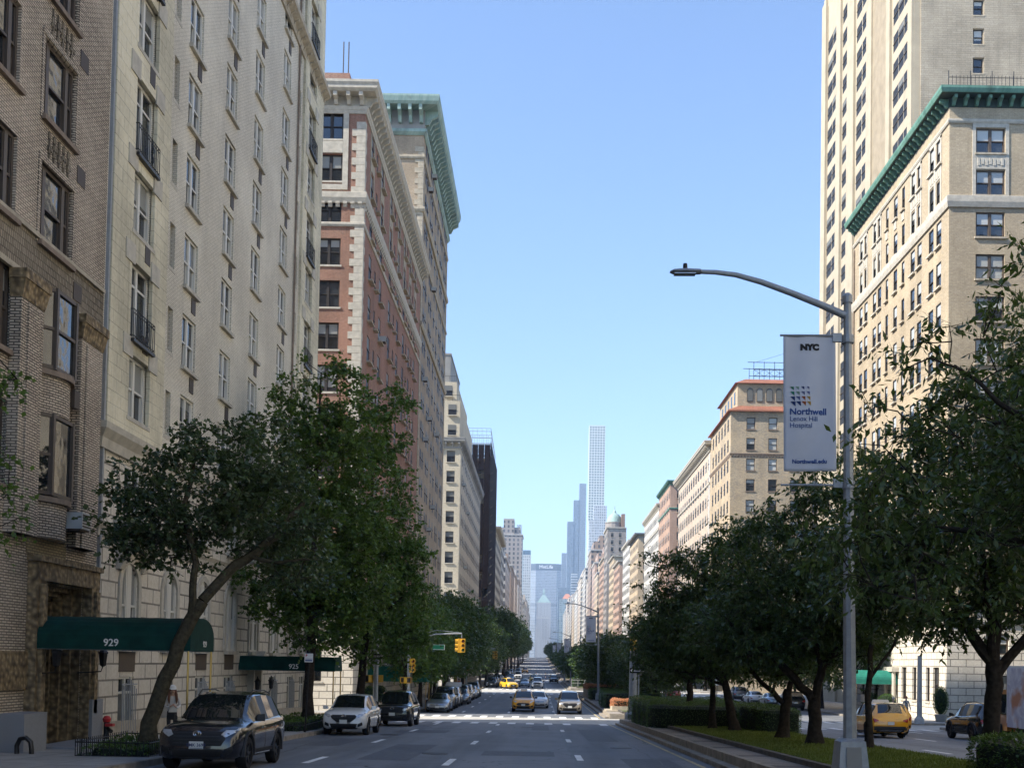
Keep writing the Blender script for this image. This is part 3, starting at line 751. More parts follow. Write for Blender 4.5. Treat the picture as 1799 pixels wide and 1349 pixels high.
do = obj('door', d, M['black'], B.root); h_ = MB(); h_.tube([(XL-1.02, 31.4, -.2), (XL-1.02, 31.4, .3)], .02, 6, 0); obj('handle', h_, M['brass'], do)
st = MB(); st.box(XL, XL+.66, 28.0, 29.3, E(29)-.1, E(29)+1.15); st.box(XL, XL+.38, 32.95, 33.75, E(33)-.1, E(33)+1.45); st.box(XL, XL+1.2, 29.8, 32.95, E(31)-.1, E(31)+.24)
obj('plinth', st, M['granite'], B.root)
pn = MB(); pn.box(XL, XL+.1, 26, 29.3, .9, 1.9); obj('terracotta_panel', pn, M['terra'], B.root)
yb = MB(); yb.box(XL, XL+.03, 29.2, 31.6, 4.5, 5.6); obj('yellow_brick_panel', yb, M['yellowbrick'], B.root)

# ---- cream brick house with limestone base (925)
B = Bld('cream_brick_house', 'tall cream brick apartment house with limestone base, arched windows and stone bays', 'L', 33.8, 65.5, 47.5, [(8.6, 'limestone'), (99, 'creambrick')], depth=15)
cols = [(36.65, 'bay'), (39.85, 'slit'), (42.0, 'w'), (46.8, 'w'), (51.3, 'w'), (56.6, 'w'), (59.6, 'slit'), (62.3, 'bay')]
for k in range(-1, 12):
    z = 9.6 + 3.06*k
    if k < 0: continue
    for c, t in cols:
        if t == 'bay':
            fr = k in (1, 3, 5, 7, 9)
            B.win('av', c, z-(.5 if fr else 0), 1.9, 2.55 if fr else 2.05, 'french' if fr else 'pair', 'frame_w', rec=.12, sill='whitestone', gl2='blind2')
        elif t == 'slit': B.win('av', c, z+.2, .55, 1.6, 'single', 'frame_w', rec=.26, bl=0)
        else: B.win('av', c, z+.05, 1.6, 2.0, 'pair', 'frame_w', rec=.13, gl2='blind2')
for c in (36.6, 40.6, 44.6, 48.6, 52.6, 56.6, 60.6, 63.6):
    B.win('av', c, 2.1, 1.5, 2.75, 'arch', 'frame_w', rec=.06, bl=.5, sill='whitestone', gl2='blind2')
    B.win('av', c, 6.35, 1.4, 1.7, 'pair', 'frame_w', rec=.08, bl=0)
    if abs(c-40.6) > .1 and abs(c-52.6) > .1: B.win('av', c, -.85+E(c)*.35+.35, 1.35, 2.0, 'casement', 'frame_w', rec=.1, bl=1, gl2='blind2')
B.hole('av', 39.9, 41.2, -3, 1.35, .5); B.hole('av', 51.9, 53.3, -3.2, 1.2, .5)
for k in range(12):
    pass
B.near = 100
B.build()
# stone bay facings, proud of the brick
for y0, y1, c in ((34.0, 39.0, 36.65), (60.3, 65.3, 62.3)):
    m = MB(); hs = []
    for k in range(0, 12):
        z = 9.6+3.06*k; fr = k in (1, 3, 5, 7, 9); hs.append((z-(.5 if fr else 0), z+2.05))
    zc = 8.7
    m.box(XL-.03, XL+.13, y0, c-.95, 8.7, 47.4); m.box(XL-.03, XL+.13, c+.95, y1, 8.7, 47.4)
    for a, b in hs + [(47.4, 47.4)]:
        if a > zc: m.box(XL-.03, XL+.13, c-.95, c+.95, zc, a)
        zc = b
    obj('stone_bay', m, M['dirtystone'], B.root)
    lt = MB()
    for k in range(0, 11):
        z = 9.6+3.06*k + 2.12
        lt.box(XL+.12, XL+.17, c-1.55, c-.75, z-.2, z+.45); lt.box(XL+.12, XL+.17, c+.75, c+1.55, z-.2, z+.45); 
    pieces('carved_stone', lt, M['whitestone'], B.root)
    for k in (1, 3, 5, 7, 9):
        z = 9.1+3.06*k; r = MB()
        r.box(XL+.13, XL+.28, c-1.0, c+1.0, z-.14, z-.04)
        for i in range(13): yy = c-.98+i*1.96/12; r.tube([(XL+.24, yy, z-.04), (XL+.24, yy, z+.92)], .013, 5)
        for zz in (z+.06, z+.92, z+.8): r.tube([(XL+.24, c-.98, zz), (XL+.24, c+.98, zz)], .018, 5)
        for s_ in (-1, 1):
            r.tube([(XL+.13, c+s_*.98, z+.92), (XL+.24, c+s_*.98, z+.92)], .018, 5); r.tube([(XL+.13, c+s_*.98, z+.06), (XL+.24, c+s_*.98, z+.06)], .018, 5)
            for q in range(2):
                ctr = Vector((XL+.24, c+s_*.28, z+.28+q*.34)); r.tube([ctr+Vector((0, .13*math.cos(t*.7), .15*math.sin(t*.7))) for t in range(10)], .012, 4)
        obj('balcony_rail', r, M['iron'], B.root)
gp = MB(); gp.box(XL, XL+.10, 33.86, 33.98, -2, 47); obj('drainpipe', gp, M['galv'], B.root)
gp = MB(); gp.tube([(XL+.08, 59.0, 8.9), (XL+.08, 59.0, 46)], .06, 6); obj('drainpipe', gp, M['darksill'], B.root)
vg = MB()
for k in range(12):
    for c in (42.0, 46.8, 51.3, 56.6, 36.65):
        if (k*7+int(c)) % 3: vg.box(XL, XL+(.03 if c > 40 else .15), c+.15, c+.62, 9.6+3.06*k-.72, 9.6+3.06*k-.14)
pieces('vent_grille', vg, M['louvre'], B.root)
B.ring([(-.02, 8.2), (.12, 8.2), (.16, 8.5), (.34, 8.75), (.36, 8.95), (-.02, 9.0)], 'whitestone', 'string_course')
B.ring([(-.02, 5.5), (.08, 5.5), (.1, 5.7), (.2, 5.85), (-.02, 5.9)], 'whitestone', 'string_course')
B.ring([(-.02, 34.9), (.1, 34.9), (.16, 35.2), (.5, 35.4), (.52, 35.65), (-.02, 35.7)], 'tanstone', 'upper_cornice')
B.brackets(35.0, 35.4, .4, .2, .8, 'tanstone')
B.cornice(45.6, 47.5, 1.3, 'tanstone', 1.0)
# ornament, brackets, grilles at the base
for c in (36.6,):
    bk = MB()
    for yy in (c-1.0, c+1.0): bk.hexa([(XL, yy-.18, 4.6), (XL+.14, yy-.18, 4.6), (XL+.14, yy+.18, 4.6), (XL, yy+.18, 4.6)], [(XL, yy-.26, 5.9), (XL+.8, yy-.26, 5.9), (XL+.8, yy+.26, 5.9), (XL, yy+.26, 5.9)])
    bk.box(XL, XL+.95, c-1.5, c+1.5, 5.9, 6.15)
    obj('stone_balcony', bk, M['whitestone'], B.root)
for c in (36.6, 40.6, 44.6, 48.6, 52.6, 56.6, 60.6, 63.6):
    ar = MB(); r0, r1 = .75, .98; cz = 2.1+2.75-.75; N = 12
    for i in range(N):
        a, b = math.pi*i/N, math.pi*(i+1)/N
        A = [(c+r*math.cos(t), cz+r*math.sin(t)) for r, t in ((r0, a), (r1, a), (r1, b), (r0, b))]
        ar.hexa([(XL, y, z) for y, z in A], [(XL+.07, y, z) for y, z in A])
    for s_ in (-1, 1): ar.box(XL, XL+.07, min(c+s_*r0, c+s_*r1), max(c+s_*r0, c+s_*r1), 2.1, cz)
    obj('arch_moulding', ar, M['whitestone'], B.root)
for c in (36.6, 44.6, 48.6, 56.6, 60.6):
    z0 = -.85+E(c)*.35+.35; gr = MB()
    for i in range(9): gr.tube([(XL+.12, c-.62+i*.155, z0-.25), (XL+.12, c-.62+i*.155, z0+2.0-.1*abs(i-4))], .017, 5)
    for zz in (z0, z0+1.75): gr.tube([(XL+.12, c-.68, zz), (XL+.12, c+.68, zz)], .02, 5)
    obj('window_grille', gr, M['galv'], B.root)
for c in (36.6, 44.6, 48.6, 56.6, 60.6): dk = MB(); dk.box(XL-.02, XL+.02, c-.7, c+.7, 1.3, 2.0); obj('spandrel_panel', dk, M['frame_b'], B.root)
pd = MB(); c = 52.6; pd.hexa([(XL, c-.95, 1.35), (XL+.55, c-.95, 1.35), (XL+.55, c+.95, 1.35), (XL, c+.95, 1.35)], [(XL, c-.95, 1.5), (XL+.6, c-.95, 1.5), (XL+.6, c+.95, 1.5), (XL, c+.95, 1.5)])
pd.hexa([(XL, c-.98, 1.5), (XL, c+.98, 1.5), (XL, c, 2.15)], [(XL+.62, c-.98, 1.5), (XL+.62, c+.98, 1.5), (XL+.62, c, 2.15)])
for s_ in (-1, 1): pd.box(XL, XL+.3, c+s_*.72-.12, c+s_*.72+.12, -2.2, 1.35)
obj('pediment', pd, M['whitestone'], B.root)
for c in (40.55, 52.6):
    dd = MB(); dd.box(XL-.55, XL-.48, c-.6, c+.6, -3, 1.3); dd.box(XL-.47, XL-.44, c-.55, c-.05, -2, .6); dd.box(XL-.47, XL-.44, c+.05, c+.55, -2, .6)
    do = obj('door', dd, M['frame_d'], B.root); h_ = MB(); h_.tube([(XL-.42, c+.1, -1), (XL-.42, c+.1, -.6)], .02, 6); obj('handle', h_, M['brass'], do)
bs = MB()
ys = [33.85, 38.5, 43, 47.6, 51.8]
for a, b in zip(ys, ys[1:]): bs.hexa([(XL,a,E(a)-.2),(XL+.12,a,E(a)-.2),(XL+.12,b,E(b)-.2),(XL,b,E(b)-.2)], [(XL,a,E(a)+.75),(XL+.12,a,E(a)+.75),(XL+.12,b,E(b)+.75),(XL,b,E(b)+.75)])
for a, b in ((53.5, 59), (59, 65.4)): bs.hexa([(XL,a,E(a)-.2),(XL+.5,a,E(a)-.2),(XL+.5,b,E(b)-.2),(XL,b,E(b)-.2)], [(XL,a,E(a)+.85),(XL+.38,a,E(a)+.85),(XL+.38,b,E(b)+.85),(XL,b,E(b)+.85)])
obj('stone_plinth', bs, M['tanstone'], B.root)

# ---- red brick house across 80th street
B = Bld('red_brick_house', 'red brick apartment house with white stone quoins and heavy pale cornice', 'L', 81, 119, 44.2, [(7.5, 'limestone'), (99, 'redbrick')], depth=30)
Z = [40.3-3.14*k for k in range(12)]
for k, z in enumerate(Z):
    B.win('n', -16.1, z, 1.75, 2.0, 'pair', 'frame_d', sill='whitestone', rec=.2, gl2='blind')
    B.win('n', -21.0, z, 1.3, 2.0, 'single', 'frame_d', rec=.2); B.win('n', -26.0, z, 1.3, 2.0, 'single', 'frame_d', rec=.2)
    for c in (84.6, 90.0, 95.4, 100.8, 105.2, 109.6, 114.0):
        B.win('av', c, z, 1.3, 2.0, 'far', 'frame_d', sill='tanstone', rec=.0, gl2='blind2', ac=(k in (8, 9) and c > 94 or (k*3+int(c)) % 17 == 0))
    for c in (87.2, 98.2, 107.4, 111.8): B.win('av', c, z+.2, .7, 1.5, 'far', 'frame_d', sill='tanstone', rec=0, bl=0)
for c in (84.8, 90.5, 97, 103, 109, 115): B.win('av', c, .2, 1.6, 2.6, 'pair', 'frame_d', bl=.3)
for c in (-16.5, -22, -27): B.win('n', c, .2, 1.2, 2.6, 'pair', 'frame_d', bl=0); B.win('n', c, 4.2, 1.2, 2, 'single', 'frame_d', bl=0)
B.build()
qn = MB(); z = 7.6; i = 0
while z < 41.6:
    w = .95 if i % 2 else .62; x0 = XL-w
    qn.box(x0, XL+.055, 80.945, 81.0+w*.7, z, z+.52); z += .54; i += 1
obj('quoin', qn, M['whitestone'], B.root)
b2 = Bld.band
B.band(35.5, 36.3, .25, 'whitestone'); B.brackets(35.2, 35.6, .18, .3, .55, 'whitestone', 'dentil_row'); B.band(33.75, 34.05, .14, 'whitestone'); B.band(7.2, 7.7, .3, 'whitestone')
B.band(42.2, 42.55, .12, 'whitestone'); B.ring([(-.02, 42.36), (.05, 42.36), (.05, 44.1), (-.02, 44.1)], 'whitestone', 'frieze')
B.cornice(42.5, 44.3, 1.05, 'whitestone', .95)
B.surround('n', -16.99, -15.21, 36.9, 42.3, .40, .075, 'whitestone'); 
sp = MB(); sp.box(-16.98, -15.22, 80.92, 81.0, 39.25, 40.12); 
obj('carved_panel', sp, M['whitestone'], B.root)
sr = MB()
for c in (84.6, 90.0, 95.4, 100.8, 105.2, 109.6, 114.0):
    sr.box(XL, XL+.05, c-.95, c-.7, 36.4, 42.1); sr.box(XL, XL+.05, c+.7, c+.95, 36.4, 42.1); sr.box(XL, XL+.05, c-.7, c+.7, 39.3, 40.1)
obj('window_surround', sr, M['tanstone'], B.root)
bh = MB(); bh.box(-19.6, -15.4, 84, 90, 44.2, 46.9); obj('bulkhead', bh, M['redbrick2'], B.root)
an = MB()
for x in (-16.0, -15.6): an.tube([(x, 84.5, 46.9), (x, 84.5, 49.6)], .05, 6)
obj('rooftop_pipe', an, M['iron'], B.root)

# ---- tan brick tower house with teal copper cornice
B = Bld('teal_cornice_house', 'tall tan brick apartment house with big pale teal copper cornice', 'L', 119, 150, 60.6, [(7.5, 'limestone'), (99, 'tanbrick')], depth=16)
for k in range(18):
    z = 1.5+3.15*k+6
    if z > 58: break
    for c in (122.0, 123.9, 127.6, 129.5, 133.4, 136.6, 140.2, 142.1, 145.6, 147.5): B.win('av', c, z, 1.15, 1.95, 'far', 'frame_b', sill=None, rec=-.075, hole=False, gl2='blind2', ac=(k*5+int(c)) % 9 == 0)
    for c in (-16.2, -20, -25): B.win('n', c, z, 1.0, 1.8, 'far', 'frame_b', sill='tanstone') if z > 45 and c < -18 else None
for c in (123, 129, 136, 143): B.win('av', c, .3, 1.6, 2.4, 'far', 'frame_d', bl=0)
B.near = 100; B.build()
B.band(7.2, 7.8, .3, 'tanstone'); B.band(38, 38.5, .3, 'tanstone'); B.band(50.5, 51.0, .3, 'tanstone'); B.band(46.2, 46.5, .2, 'tanstone'); B.band(56.3, 56.7, .2, 'tanstone')
B.ring([(-.02, 61.6), (1.5, 61.65), (1.7, 61.9), (1.8, 62.4), (1.8, 62.6), (-.02, 62.7)], 'teal', 'cornice'); B.brackets(60.1, 61.64, 1.5, .34, 1.15, 'teal'); B.ring([(-.02, 59.6), (.12, 59.6), (.12, 61.6), (-.02, 61.6)], 'bulk', 'frieze')
B.ring([(-.02, 58.9), (.1, 58.9), (.35, 59.2), (.35, 59.5), (-.02, 59.5)], 'teal', 'dentil_band')
qn = MB(); z = 7.8; i = 0
while z < 57.5:
    w = .9 if i % 2 else .55
    for y0 in (119.0, 150-w): qn.box(XL-.1, XL+.06, y0-.05 if y0 < 120 else y0, y0+w, z, z+.55)
    qn.box(XL-w, XL-.1, 118.945, 119.01, z, z+.55)
    z += .58; i += 1
obj('quoin', qn, M['tanstone'], B.root)
bh = MB(); bh.box(-22, -16.2, 124, 134, 60.6, 65.6); bh.box(-22.1, -16.1, 123.9, 134.1, 65.6, 65.9); obj('bulkhead', bh, M['tanbrick'], B.root)

# ---- sunny cream building beyond 79th street
B = Bld('cream_setback_building', 'cream brick apartment building with sunlit end wall and grey setback penthouse beyond the side street', 'L', 182, 243, 38, [(6, 'limestone'), (99, 'cream')], depth=26)
Z = [1163-y for y in (969+18, 932+18, 897+19, 859+24, 825+18, 787+23)]
for k in range(12):
    z = 34.6-3.33*k
    B.win('n', -15.2, z, 1.35, 1.9, 'far', 'frame_d', sill='whitestone', bl=.5, rec=.15); B.win('n', -20, z, 1.3, 1.9, 'far', 'frame_d', rec=.15)
    for c in np.arange(186, 242, 3.6): B.win('av', float(c), z, 1.6, 1.9, 'far', 'frame_b', sill=None, rec=-.08, hole=False, ac=(k+int(c)) % 11 == 0)
B.build()
B.cornice(36.9, 38.6, .8, 'bulk', 1.1)
up = MB(); up.box(-36, -13.9, 183, 215, 38.6, 45.0); up.box(-36, -14.6, 184, 210, 45.0, 48.4); obj('setback_storey', up, M['cream'], B.root)
up = MB(); up.box(-30, -15.8, 185, 205, 48.4, 53.2); up.box(-30, -15.7, 184.9, 205.1, 53.2, 53.5); obj('penthouse', up, M['bulk'], B.root)
for x, z in ((-15.2, 39.2), (-15.2, 42.6), (-16.0, 46.0), (-20, 42.6), (-20, 39.2)):
    place_window(B.root, window_meshes('far', 1.35, 1.8, 'frame_d', .5, 'whitestone', 'blind'), (x, 182.92 if z < 45 else 183.92, z), 0, B.org)
rl = MB()
for z, y, x in ((45.0, 183.1, -14.0), (48.4, 184.1, -14.7)):
    for i in range(12): rl.tube([(x-i*1.2, y, z), (x-i*1.2, y, z+1)], .03, 4)
    rl.tube([(x, y, z+1), (x-14, y, z+1)], .03, 4)
obj('terrace_railing', rl, M['iron'], B.root)

# ---- building wrapped in black scaffolding
B = Bld('scaffolded_building', 'building wrapped in black scaffold netting with open pipe frame on its roof', 'L', 262, 300, 50, [(99, 'tanbrick')], depth=24, face=-13.9)
for k in range(14):
    for c in np.arange(265, 299, 4): B.win('av', float(c), 1.5+3.4*k, 1.2, 1.8, 'far', 'frame_d', rec=-.08, hole=False)
    for c in (-16, -20): B.win('n', c, 1.5+3.4*k, 1.2, 1.8, 'far', 'frame_d', rec=.15)
B.near = 60; B.build()
sc_ = MB(); fx = -12.5
for yy in np.arange(260.6, 300.5, 2.4):
    for xx in (fx, fx-1.0): sc_.tube([(xx, yy, -3), (xx, yy, 52)], .05, 4)
for xx in np.arange(-24, fx, 2.3): sc_.tube([(xx, 260.6, -3), (xx, 260.6, 52)], .05, 4); sc_.tube([(xx, 261.6, -3), (xx, 261.6, 52)], .05, 4)
for k in range(27):
    z = -1.5+2*k; sc_.box(-24, fx, 260.6, 261.6, z-.06, z); sc_.box(fx-1, fx, 261.6, 300.2, z-.06, z)
    for i in range(5): x = -23+i*2.3; sc_.tube([(x, 260.55, z), (x+2.1, 260.55, z+2)], .035, 4)
obj('scaffold', sc_, M['iron'], B.root)
ne = MB(); ne.quad((fx+.05, 260.5, -1), (fx+.05, 300.3, -1), (fx+.05, 300.3, 54), (fx+.05, 260.5, 54))
rr = random.Random(4)
for i in range(8):
    for k in range(26):
        if rr.random() < .88: ne.quad((-24+i*1.45, 260.45, 1+2*k), (-24+(i+1)*1.44, 260.45, 1+2*k), (-24+(i+1)*1.44, 260.45, 3+2*k), (-24+i*1.45, 260.45, 3+2*k))
obj('netting', ne, M['netting'], B.root)
rf = MB()
for x in np.arange(-19, -12.4, 1.1):
    for y in (262, 270, 280): rf.tube([(x, y, 50), (x, y, 57.2)], .05, 4)
for z in (52, 53.5, 55, 56.5, 57.2):
    for y in (262, 270, 280): rf.tube([(-19, y, z), (-12.5, y, z)], .05, 4)
    rf.tube([(-12.5, 262, z), (-12.5, 290, z-2)], .05, 4)
obj('roof_scaffold', rf, M['galv'], B.root)

# ---- right side: the green cornice house
B = Bld('green_cornice_house', 'tan brick corner apartment house with green copper cornice and roof railing', 'R', 81, 106, 44.5, [(5.5, 'limestone'), (99, 'buffbrick')], depth=26)
Z = [40.1-3.14*k for k in range(12)]
AV = [(83.1, .95), (84.75, .95), (87.4, .9), (89.0, .9), (91.4, .6), (93.4, .85), (95.7, .6), (97.8, .9), (99.3, .9), (101.9, .9), (103.5, .9)]
for k, z in enumerate(Z):
    for c, w in AV: B.win('av', c, z, w+.12, 1.9, 'single', 'frame_d', sill='whitestone' if w > .7 else 'tanstone', rec=.07, gl2='blind', bl=B.rnd.choice([.3, .5, 0, .5]))
    for c in (32.75, 37.1, 41.5, 46, 50.5): B.win('n', c, z, 2.15, 1.85, 'pair', 'frame_b', sill='tanstone', rec=.14, gl2='blind', bl=B.rnd.choice([.3, .5, .5, 1, .8]))
for c in (-.0,): pass
for c, w in ((83.2, 1.3), (84.95, .9), (88, 1.0), (90.5, 1.2), (98, 1.2), (102, 1.2)): B.win('av', c, -.6, w, 2.6, 'pair', 'frame_d', bl=0)
B.hole('av', 92.4, 93.8, -3, 1.4, .5)
for c in (33.4, 38, 43, 48): B.win('n', c, -.9, 1.7, 2.4, 'pair', 'frame_b', bl=1, gl2='blind2'); B.win('n', c, 3.0, 1.7, 1.5, 'pair', 'frame_b', bl=.5)
B.build()
B.band(36.0, 36.85, .22, 'whitestone'); B.band(5.2, 5.6, .2, 'whitestone'); B.band(8.4, 8.65, .12, 'whitestone'); B.band(42.3, 42.6, .15, 'whitestone')
B.ring([(-.02, 44.15), (.78, 44.2), (.86, 44.3), (.86, 44.45), (-.02, 44.5)], 'shadegreen', 'cornice'); B.brackets(43.55, 44.18, .66, .22, .85, 'patina')
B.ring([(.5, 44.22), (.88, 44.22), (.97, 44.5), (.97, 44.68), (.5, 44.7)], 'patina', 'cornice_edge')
B.ring([(-.02, 43.5), (.04, 43.5), (.04, 44.2), (-.02, 44.2)], 'shadegreen', 'frieze')  # soffit and frieze darkened by colour, as if in the overhang's shade
sr = MB()
for c, w in ((83.9, 2.7), (88.2, 2.6), (98.55, 2.5), (102.7, 2.6)):
    for dy in (-w/2, w/2-.22): sr.box(XR-.06, XR, c+dy, c+dy+.22, 36.86, 42.2)
    sr.box(XR-.06, XR, c-w/2, c+w/2, 42.0, 42.3); sr.box(XR-.05, XR, c-w/2+.22, c+w/2-.22, 38.98, 39.95); sr.box(XR-.055, XR, c-.2, c+.2, 36.9, 42)
    for i in range(5): sr.box(XR-.09, XR-.04, c-w/2+.35+i*.42, c-w/2+.6+i*.42, 39.15, 39.75)
for c in (93.4, 95.7, 91.4): sr.box(XR-.07, XR, c-.3, c+.3, 39.2, 39.9)
obj('window_surround', sr, M['whitestone'], B.root)
sr = MB()
for c in (32.75, 37.1, 41.5, 46, 50.5):
    for dx in (-1.35, 1.1): sr.box(c+dx, c+dx+.25, 80.94, 81, 36.86, 42.3)
    sr.box(c-1.35, c+1.35, 80.93, 81, 42.0, 42.3); sr.box(c-1.1, c+1.1, 80.95, 81, 38.9, 39.95)
    for i in range(7): sr.lathe([(.0, .05), (.11, .05), (.13, 0)], (0, 0, 0), 8) if False else sr.box(c-.98+i*.29, c-.8+i*.29, 80.91, 80.955, 39.15+.08*(i % 2), 39.7-.06*(i % 3))
obj('carved_panel', sr, M['whitestone'], B.root)
rl = MB()
for x in np.arange(29.4, 55, .28): rl.tube([(x, 80.4, 44.65), (x, 80.4, 45.6)], .018, 4)
for x in np.arange(29.4, 55, 1.6): rl.tube([(x, 80.4, 44.65), (x, 80.4, 45.95)], .03, 4)
for z in (44.8, 45.45): rl.tube([(29.4, 80.4, z), (55, 80.4, z)], .025, 4)
obj('roof_railing', rl, M['iron'], B.root)
bh = MB(); bh.box(38, 54, 86, 100, 44.2, 47.4); obj('penthouse', bh, M['greybuff'], B.root)
qn = MB(); qn.box(29.2, 29.69, 86.9, 86.95, 0, .1)
dp = MB(); dp.tube([(XR-.1, 105.6, -1), (XR-.1, 105.6, 42)], .07, 6); obj('drainpipe', dp, M['darksill'], B.root)
doo = MB(); doo.box(XR+.5, XR+.58, 92.4, 93.8, -3, 1.4); obj('door', doo, M['frame_d'], B.root)
dc = MB()
for yy in (92.0, 94.1): dc.tube([(XR-.35, yy, -2.2), (XR-.35, yy, 1.6)], .16, 10)
dc.box(XR-.6, XR, 91.7, 94.4, 1.6, 2.0); obj('door_columns', dc, M['whitestone'], B.root)

# ---- the tall pale tower
B = Bld('pale_tower', 'very tall cream tower with vertical piers and dark window strips behind the green cornice', 'R', 106, 141, 88, [(99, 'cream')], face=35.4, depth=30)
B.zones = [(99, 'towerconc')]; M['towerconc'] = plain('cream_concrete', (.40, .35, .265), .8, .3, 0, .1, .6)
n_ = 0
for k in range(28):
    z = 2+2.87*k
    for c, w in ((108.25, 1.62), (109.95, 1.62), (111.65, 1.62), (122.5, 2.1), (124.8, 2.1), (130.5, 2.6), (135.3, 2.15), (137.6, 2.2)):
        if z > 36 or k > 8: B.win('av', c, z, w, 1.75, 'far', 'frame_b', sill=None, rec=-.03, bl=B.rnd.choice([0, .3, 0, 0]), gl2='blind2')
B.win('av', 110.4, 90, 1, 1, 'far', hole=False) if False else None
for k in range(28):
    z = 2+2.87*k
    for c in (41.6, 46.6, 51.6):
        if z > 38: B.win('n', c, z+.3, .95, 1.5, 'single', 'frame_d', rec=.12, sill='tanstone')
B.near = 100; B.build()
pr = MB()
for y0, y1 in ((106.02, 107.2), (112.9, 114.1), (119.3, 121.2), (126.2, 129.0), (132.0, 133.9), (139.0, 140.98)): pr.box(35.12, 35.42, y0, y1, -3, 87)
pr.box(35.12, 35.42, 114.1, 119.3, 86, 88.2)
pieces('pier', pr, M['towerconc'], B.root)
pn_ = MB(); pn_.box(35.30, 35.42, 114.1, 119.3, -3, 86); pn_.box(35.34, 35.42, 107.2, 107.42, -3, 86); pn_.box(35.34, 35.42, 133.9, 134.15, -3, 86); pn_.box(35.34, 35.42, 138.75, 139.0, -3, 86); pieces('recessed_panel', pn_, plain('tan_tower_panel', (.30, .25, .18), .8, .3, 0, .15, 1), B.root)
nb = MB(); nb.box(36.0, 65.4, 105.9, 106.0, 30, 88.1); 
# end wall skin in pale brick with openings left clear
nb = MB(); xs = [36.0]; 
zc = 30.0
cols_ = [(c-.55, c+.55) for c in (41.6, 46.6, 51.6)]
prev = 36.0
for a, b in cols_ + [(65.4, 65.4)]: nb.box(prev, a, 105.88, 105.995, 30, 88.1); prev = b
for k in range(28):
    z = 2+2.87*k+.25
    if z < 38: continue
    for a, b in cols_: nb.box(a, b, 105.88, 105.995, z+1.6, z+2.87)
obj('end_wall', nb, M['greybuff'], B.root)

# ---- mottled brick with tiled roofs
B = Bld('tiled_roof_house', 'mottled brick house with red tiled eaves, arched top windows and roof pipe frame', 'R', 175, 196, 42.4, [(99, 'mottled')], depth=22)
for k in range(12):
    z = 39.4-3.28*k
    for c in (32.9, 36.4, 39.9, 43.4, 47): B.win('n', c, z, 1.4, 1.9, 'single', 'frame_b', sill='darksill', rec=.18, bl=B.rnd.choice([.3, .5, 1, 0]))
    for c in (177.4, 180.4, 183.4, 186.4, 189.4, 192.6): B.win('av', c, z, 1.2, 1.95, 'far', 'frame_d', sill=None, rec=-.07, hole=False, bl=0)
B.build()
B.band(35.3, 35.6, .15, 'darksill'); B.brackets(34.9, 35.3, .12, .25, .5, 'darksill', 'dentil_row')
B.ring([(-.1, 42.2), (.55, 42.2), (.5, 42.4), (-1.6, 43.5), (-1.7, 42.4)], 'tile', 'tiled_eave')
pnm = MB(); pnm.box(31.0, 50, 176.6, 194, 42.4, 47.2)
pnt = obj('penthouse', pnm, M['mottled'], B.root)
for i in range(9):
    x = 33.0+i*1.55; f = MB(); gl = MB(); N = 8; r = .5; c0 = 45.9
    arc = [(x-r, 44.2), (x+r, 44.2)] + [(x+r*math.cos(math.pi*t/N), c0+r*math.sin(math.pi*t/N)) for t in range(N+1)]
    f.hexa([(a, 176.5, b) for a, b in arc], [(a, 176.6, b) for a, b in arc]); 
    arc2 = [(x+(a-x)*.86, 45.2+(b-45.2)*.92) for a, b in arc]; gl.hexa([(a, 176.46, b) for a, b in arc2], [(a, 176.5, b) for a, b in arc2])
    w = obj('arched_window', f, M['frame_d'], pnt); obj('pane', gl, M['blind2'], w)
for i in range(5): y = 178.5+i*3.0; g = MB(); g.box(30.94, 31.0, y, y+1.1, 44.2, 46.2); obj('window', g, M['glass'], pnt)
tr = MB(); tr.hexa([(30.5, 176.1, 47.1), (50.5, 176.1, 47.1), (50.5, 194.5, 47.1), (30.5, 194.5, 47.1)], [(32.5, 178.1, 48.2), (48.5, 178.1, 48.2), (48.5, 192.5, 48.2), (32.5, 192.5, 48.2)])
obj('tiled_roof', tr, M['tile'], pnt)
pf = MB()
for x in np.arange(34.2, 41, 1.7):
    for y in (180, 184): pf.tube([(x, y, 48.2), (x, y, 51.6)], .05, 4)
for z in (49.2, 50.3, 51.5):
    for y in (180, 184): pf.tube([(33.2 if z > 51 else 34.2, y, z), (41.5, y, z)], .05, 4)
for x in np.arange(34.2, 39.5, 1.7): pf.tube([(x, 180, 49.2), (x+1.7, 180, 50.3)], .03, 4); pf.tube([(x+1.7, 180, 49.2), (x, 180, 50.3)], .03, 4)
pf.tube([(34.2, 180, 51.4), (41, 180, 53.6)], .02, 4)
obj('roof_pipe_frame', pf, M['iron'], B.root)
# ---- generic avenue buildings
GEN = {}
def simple(name, label, side, a, b, h, wall, base='limestone', pitch=3.25, cp=3.2, w=1.15, wh=1.85, corn='whitestone', cd=.8, ch=1.3, depth=20, face=None, fr='frame_d', near=70, bands=(), ncols=(2.2, 5.8), far=True, ztop=None):
    B = Bld(name, label, side, a, b, h, [(E(a)+6.5, base), (999, wall)], depth=depth, face=face)
    n = max(2, int((b-a)/cp)); k = 0; z = h - 1.2 - ch - wh
    while z > E(a)+1.2:
        for i in range(n): B.win('av', a+(b-a)*(i+.5)/n, z, w*1.25, wh, 'far', fr, sill=None, rec=-.085, hole=False, gl2='blind2')
        for c in ncols: B.win('n', (B.X1-c) if side == 'L' else (B.X0+c), z, w, wh, 'far', fr, sill='tanstone', rec=.15)
        z -= pitch; k += 1
    B.near = near; B.build()
    if corn: B.cornice(h-ch, h+.1, cd, corn, 1.4, brk=a < 300)
    for z in bands: B.band(z, z+.4, .2, corn or 'whitestone')
    B.band(E(a)+6.3, E(a)+6.8, .2, 'whitestone')
    return B
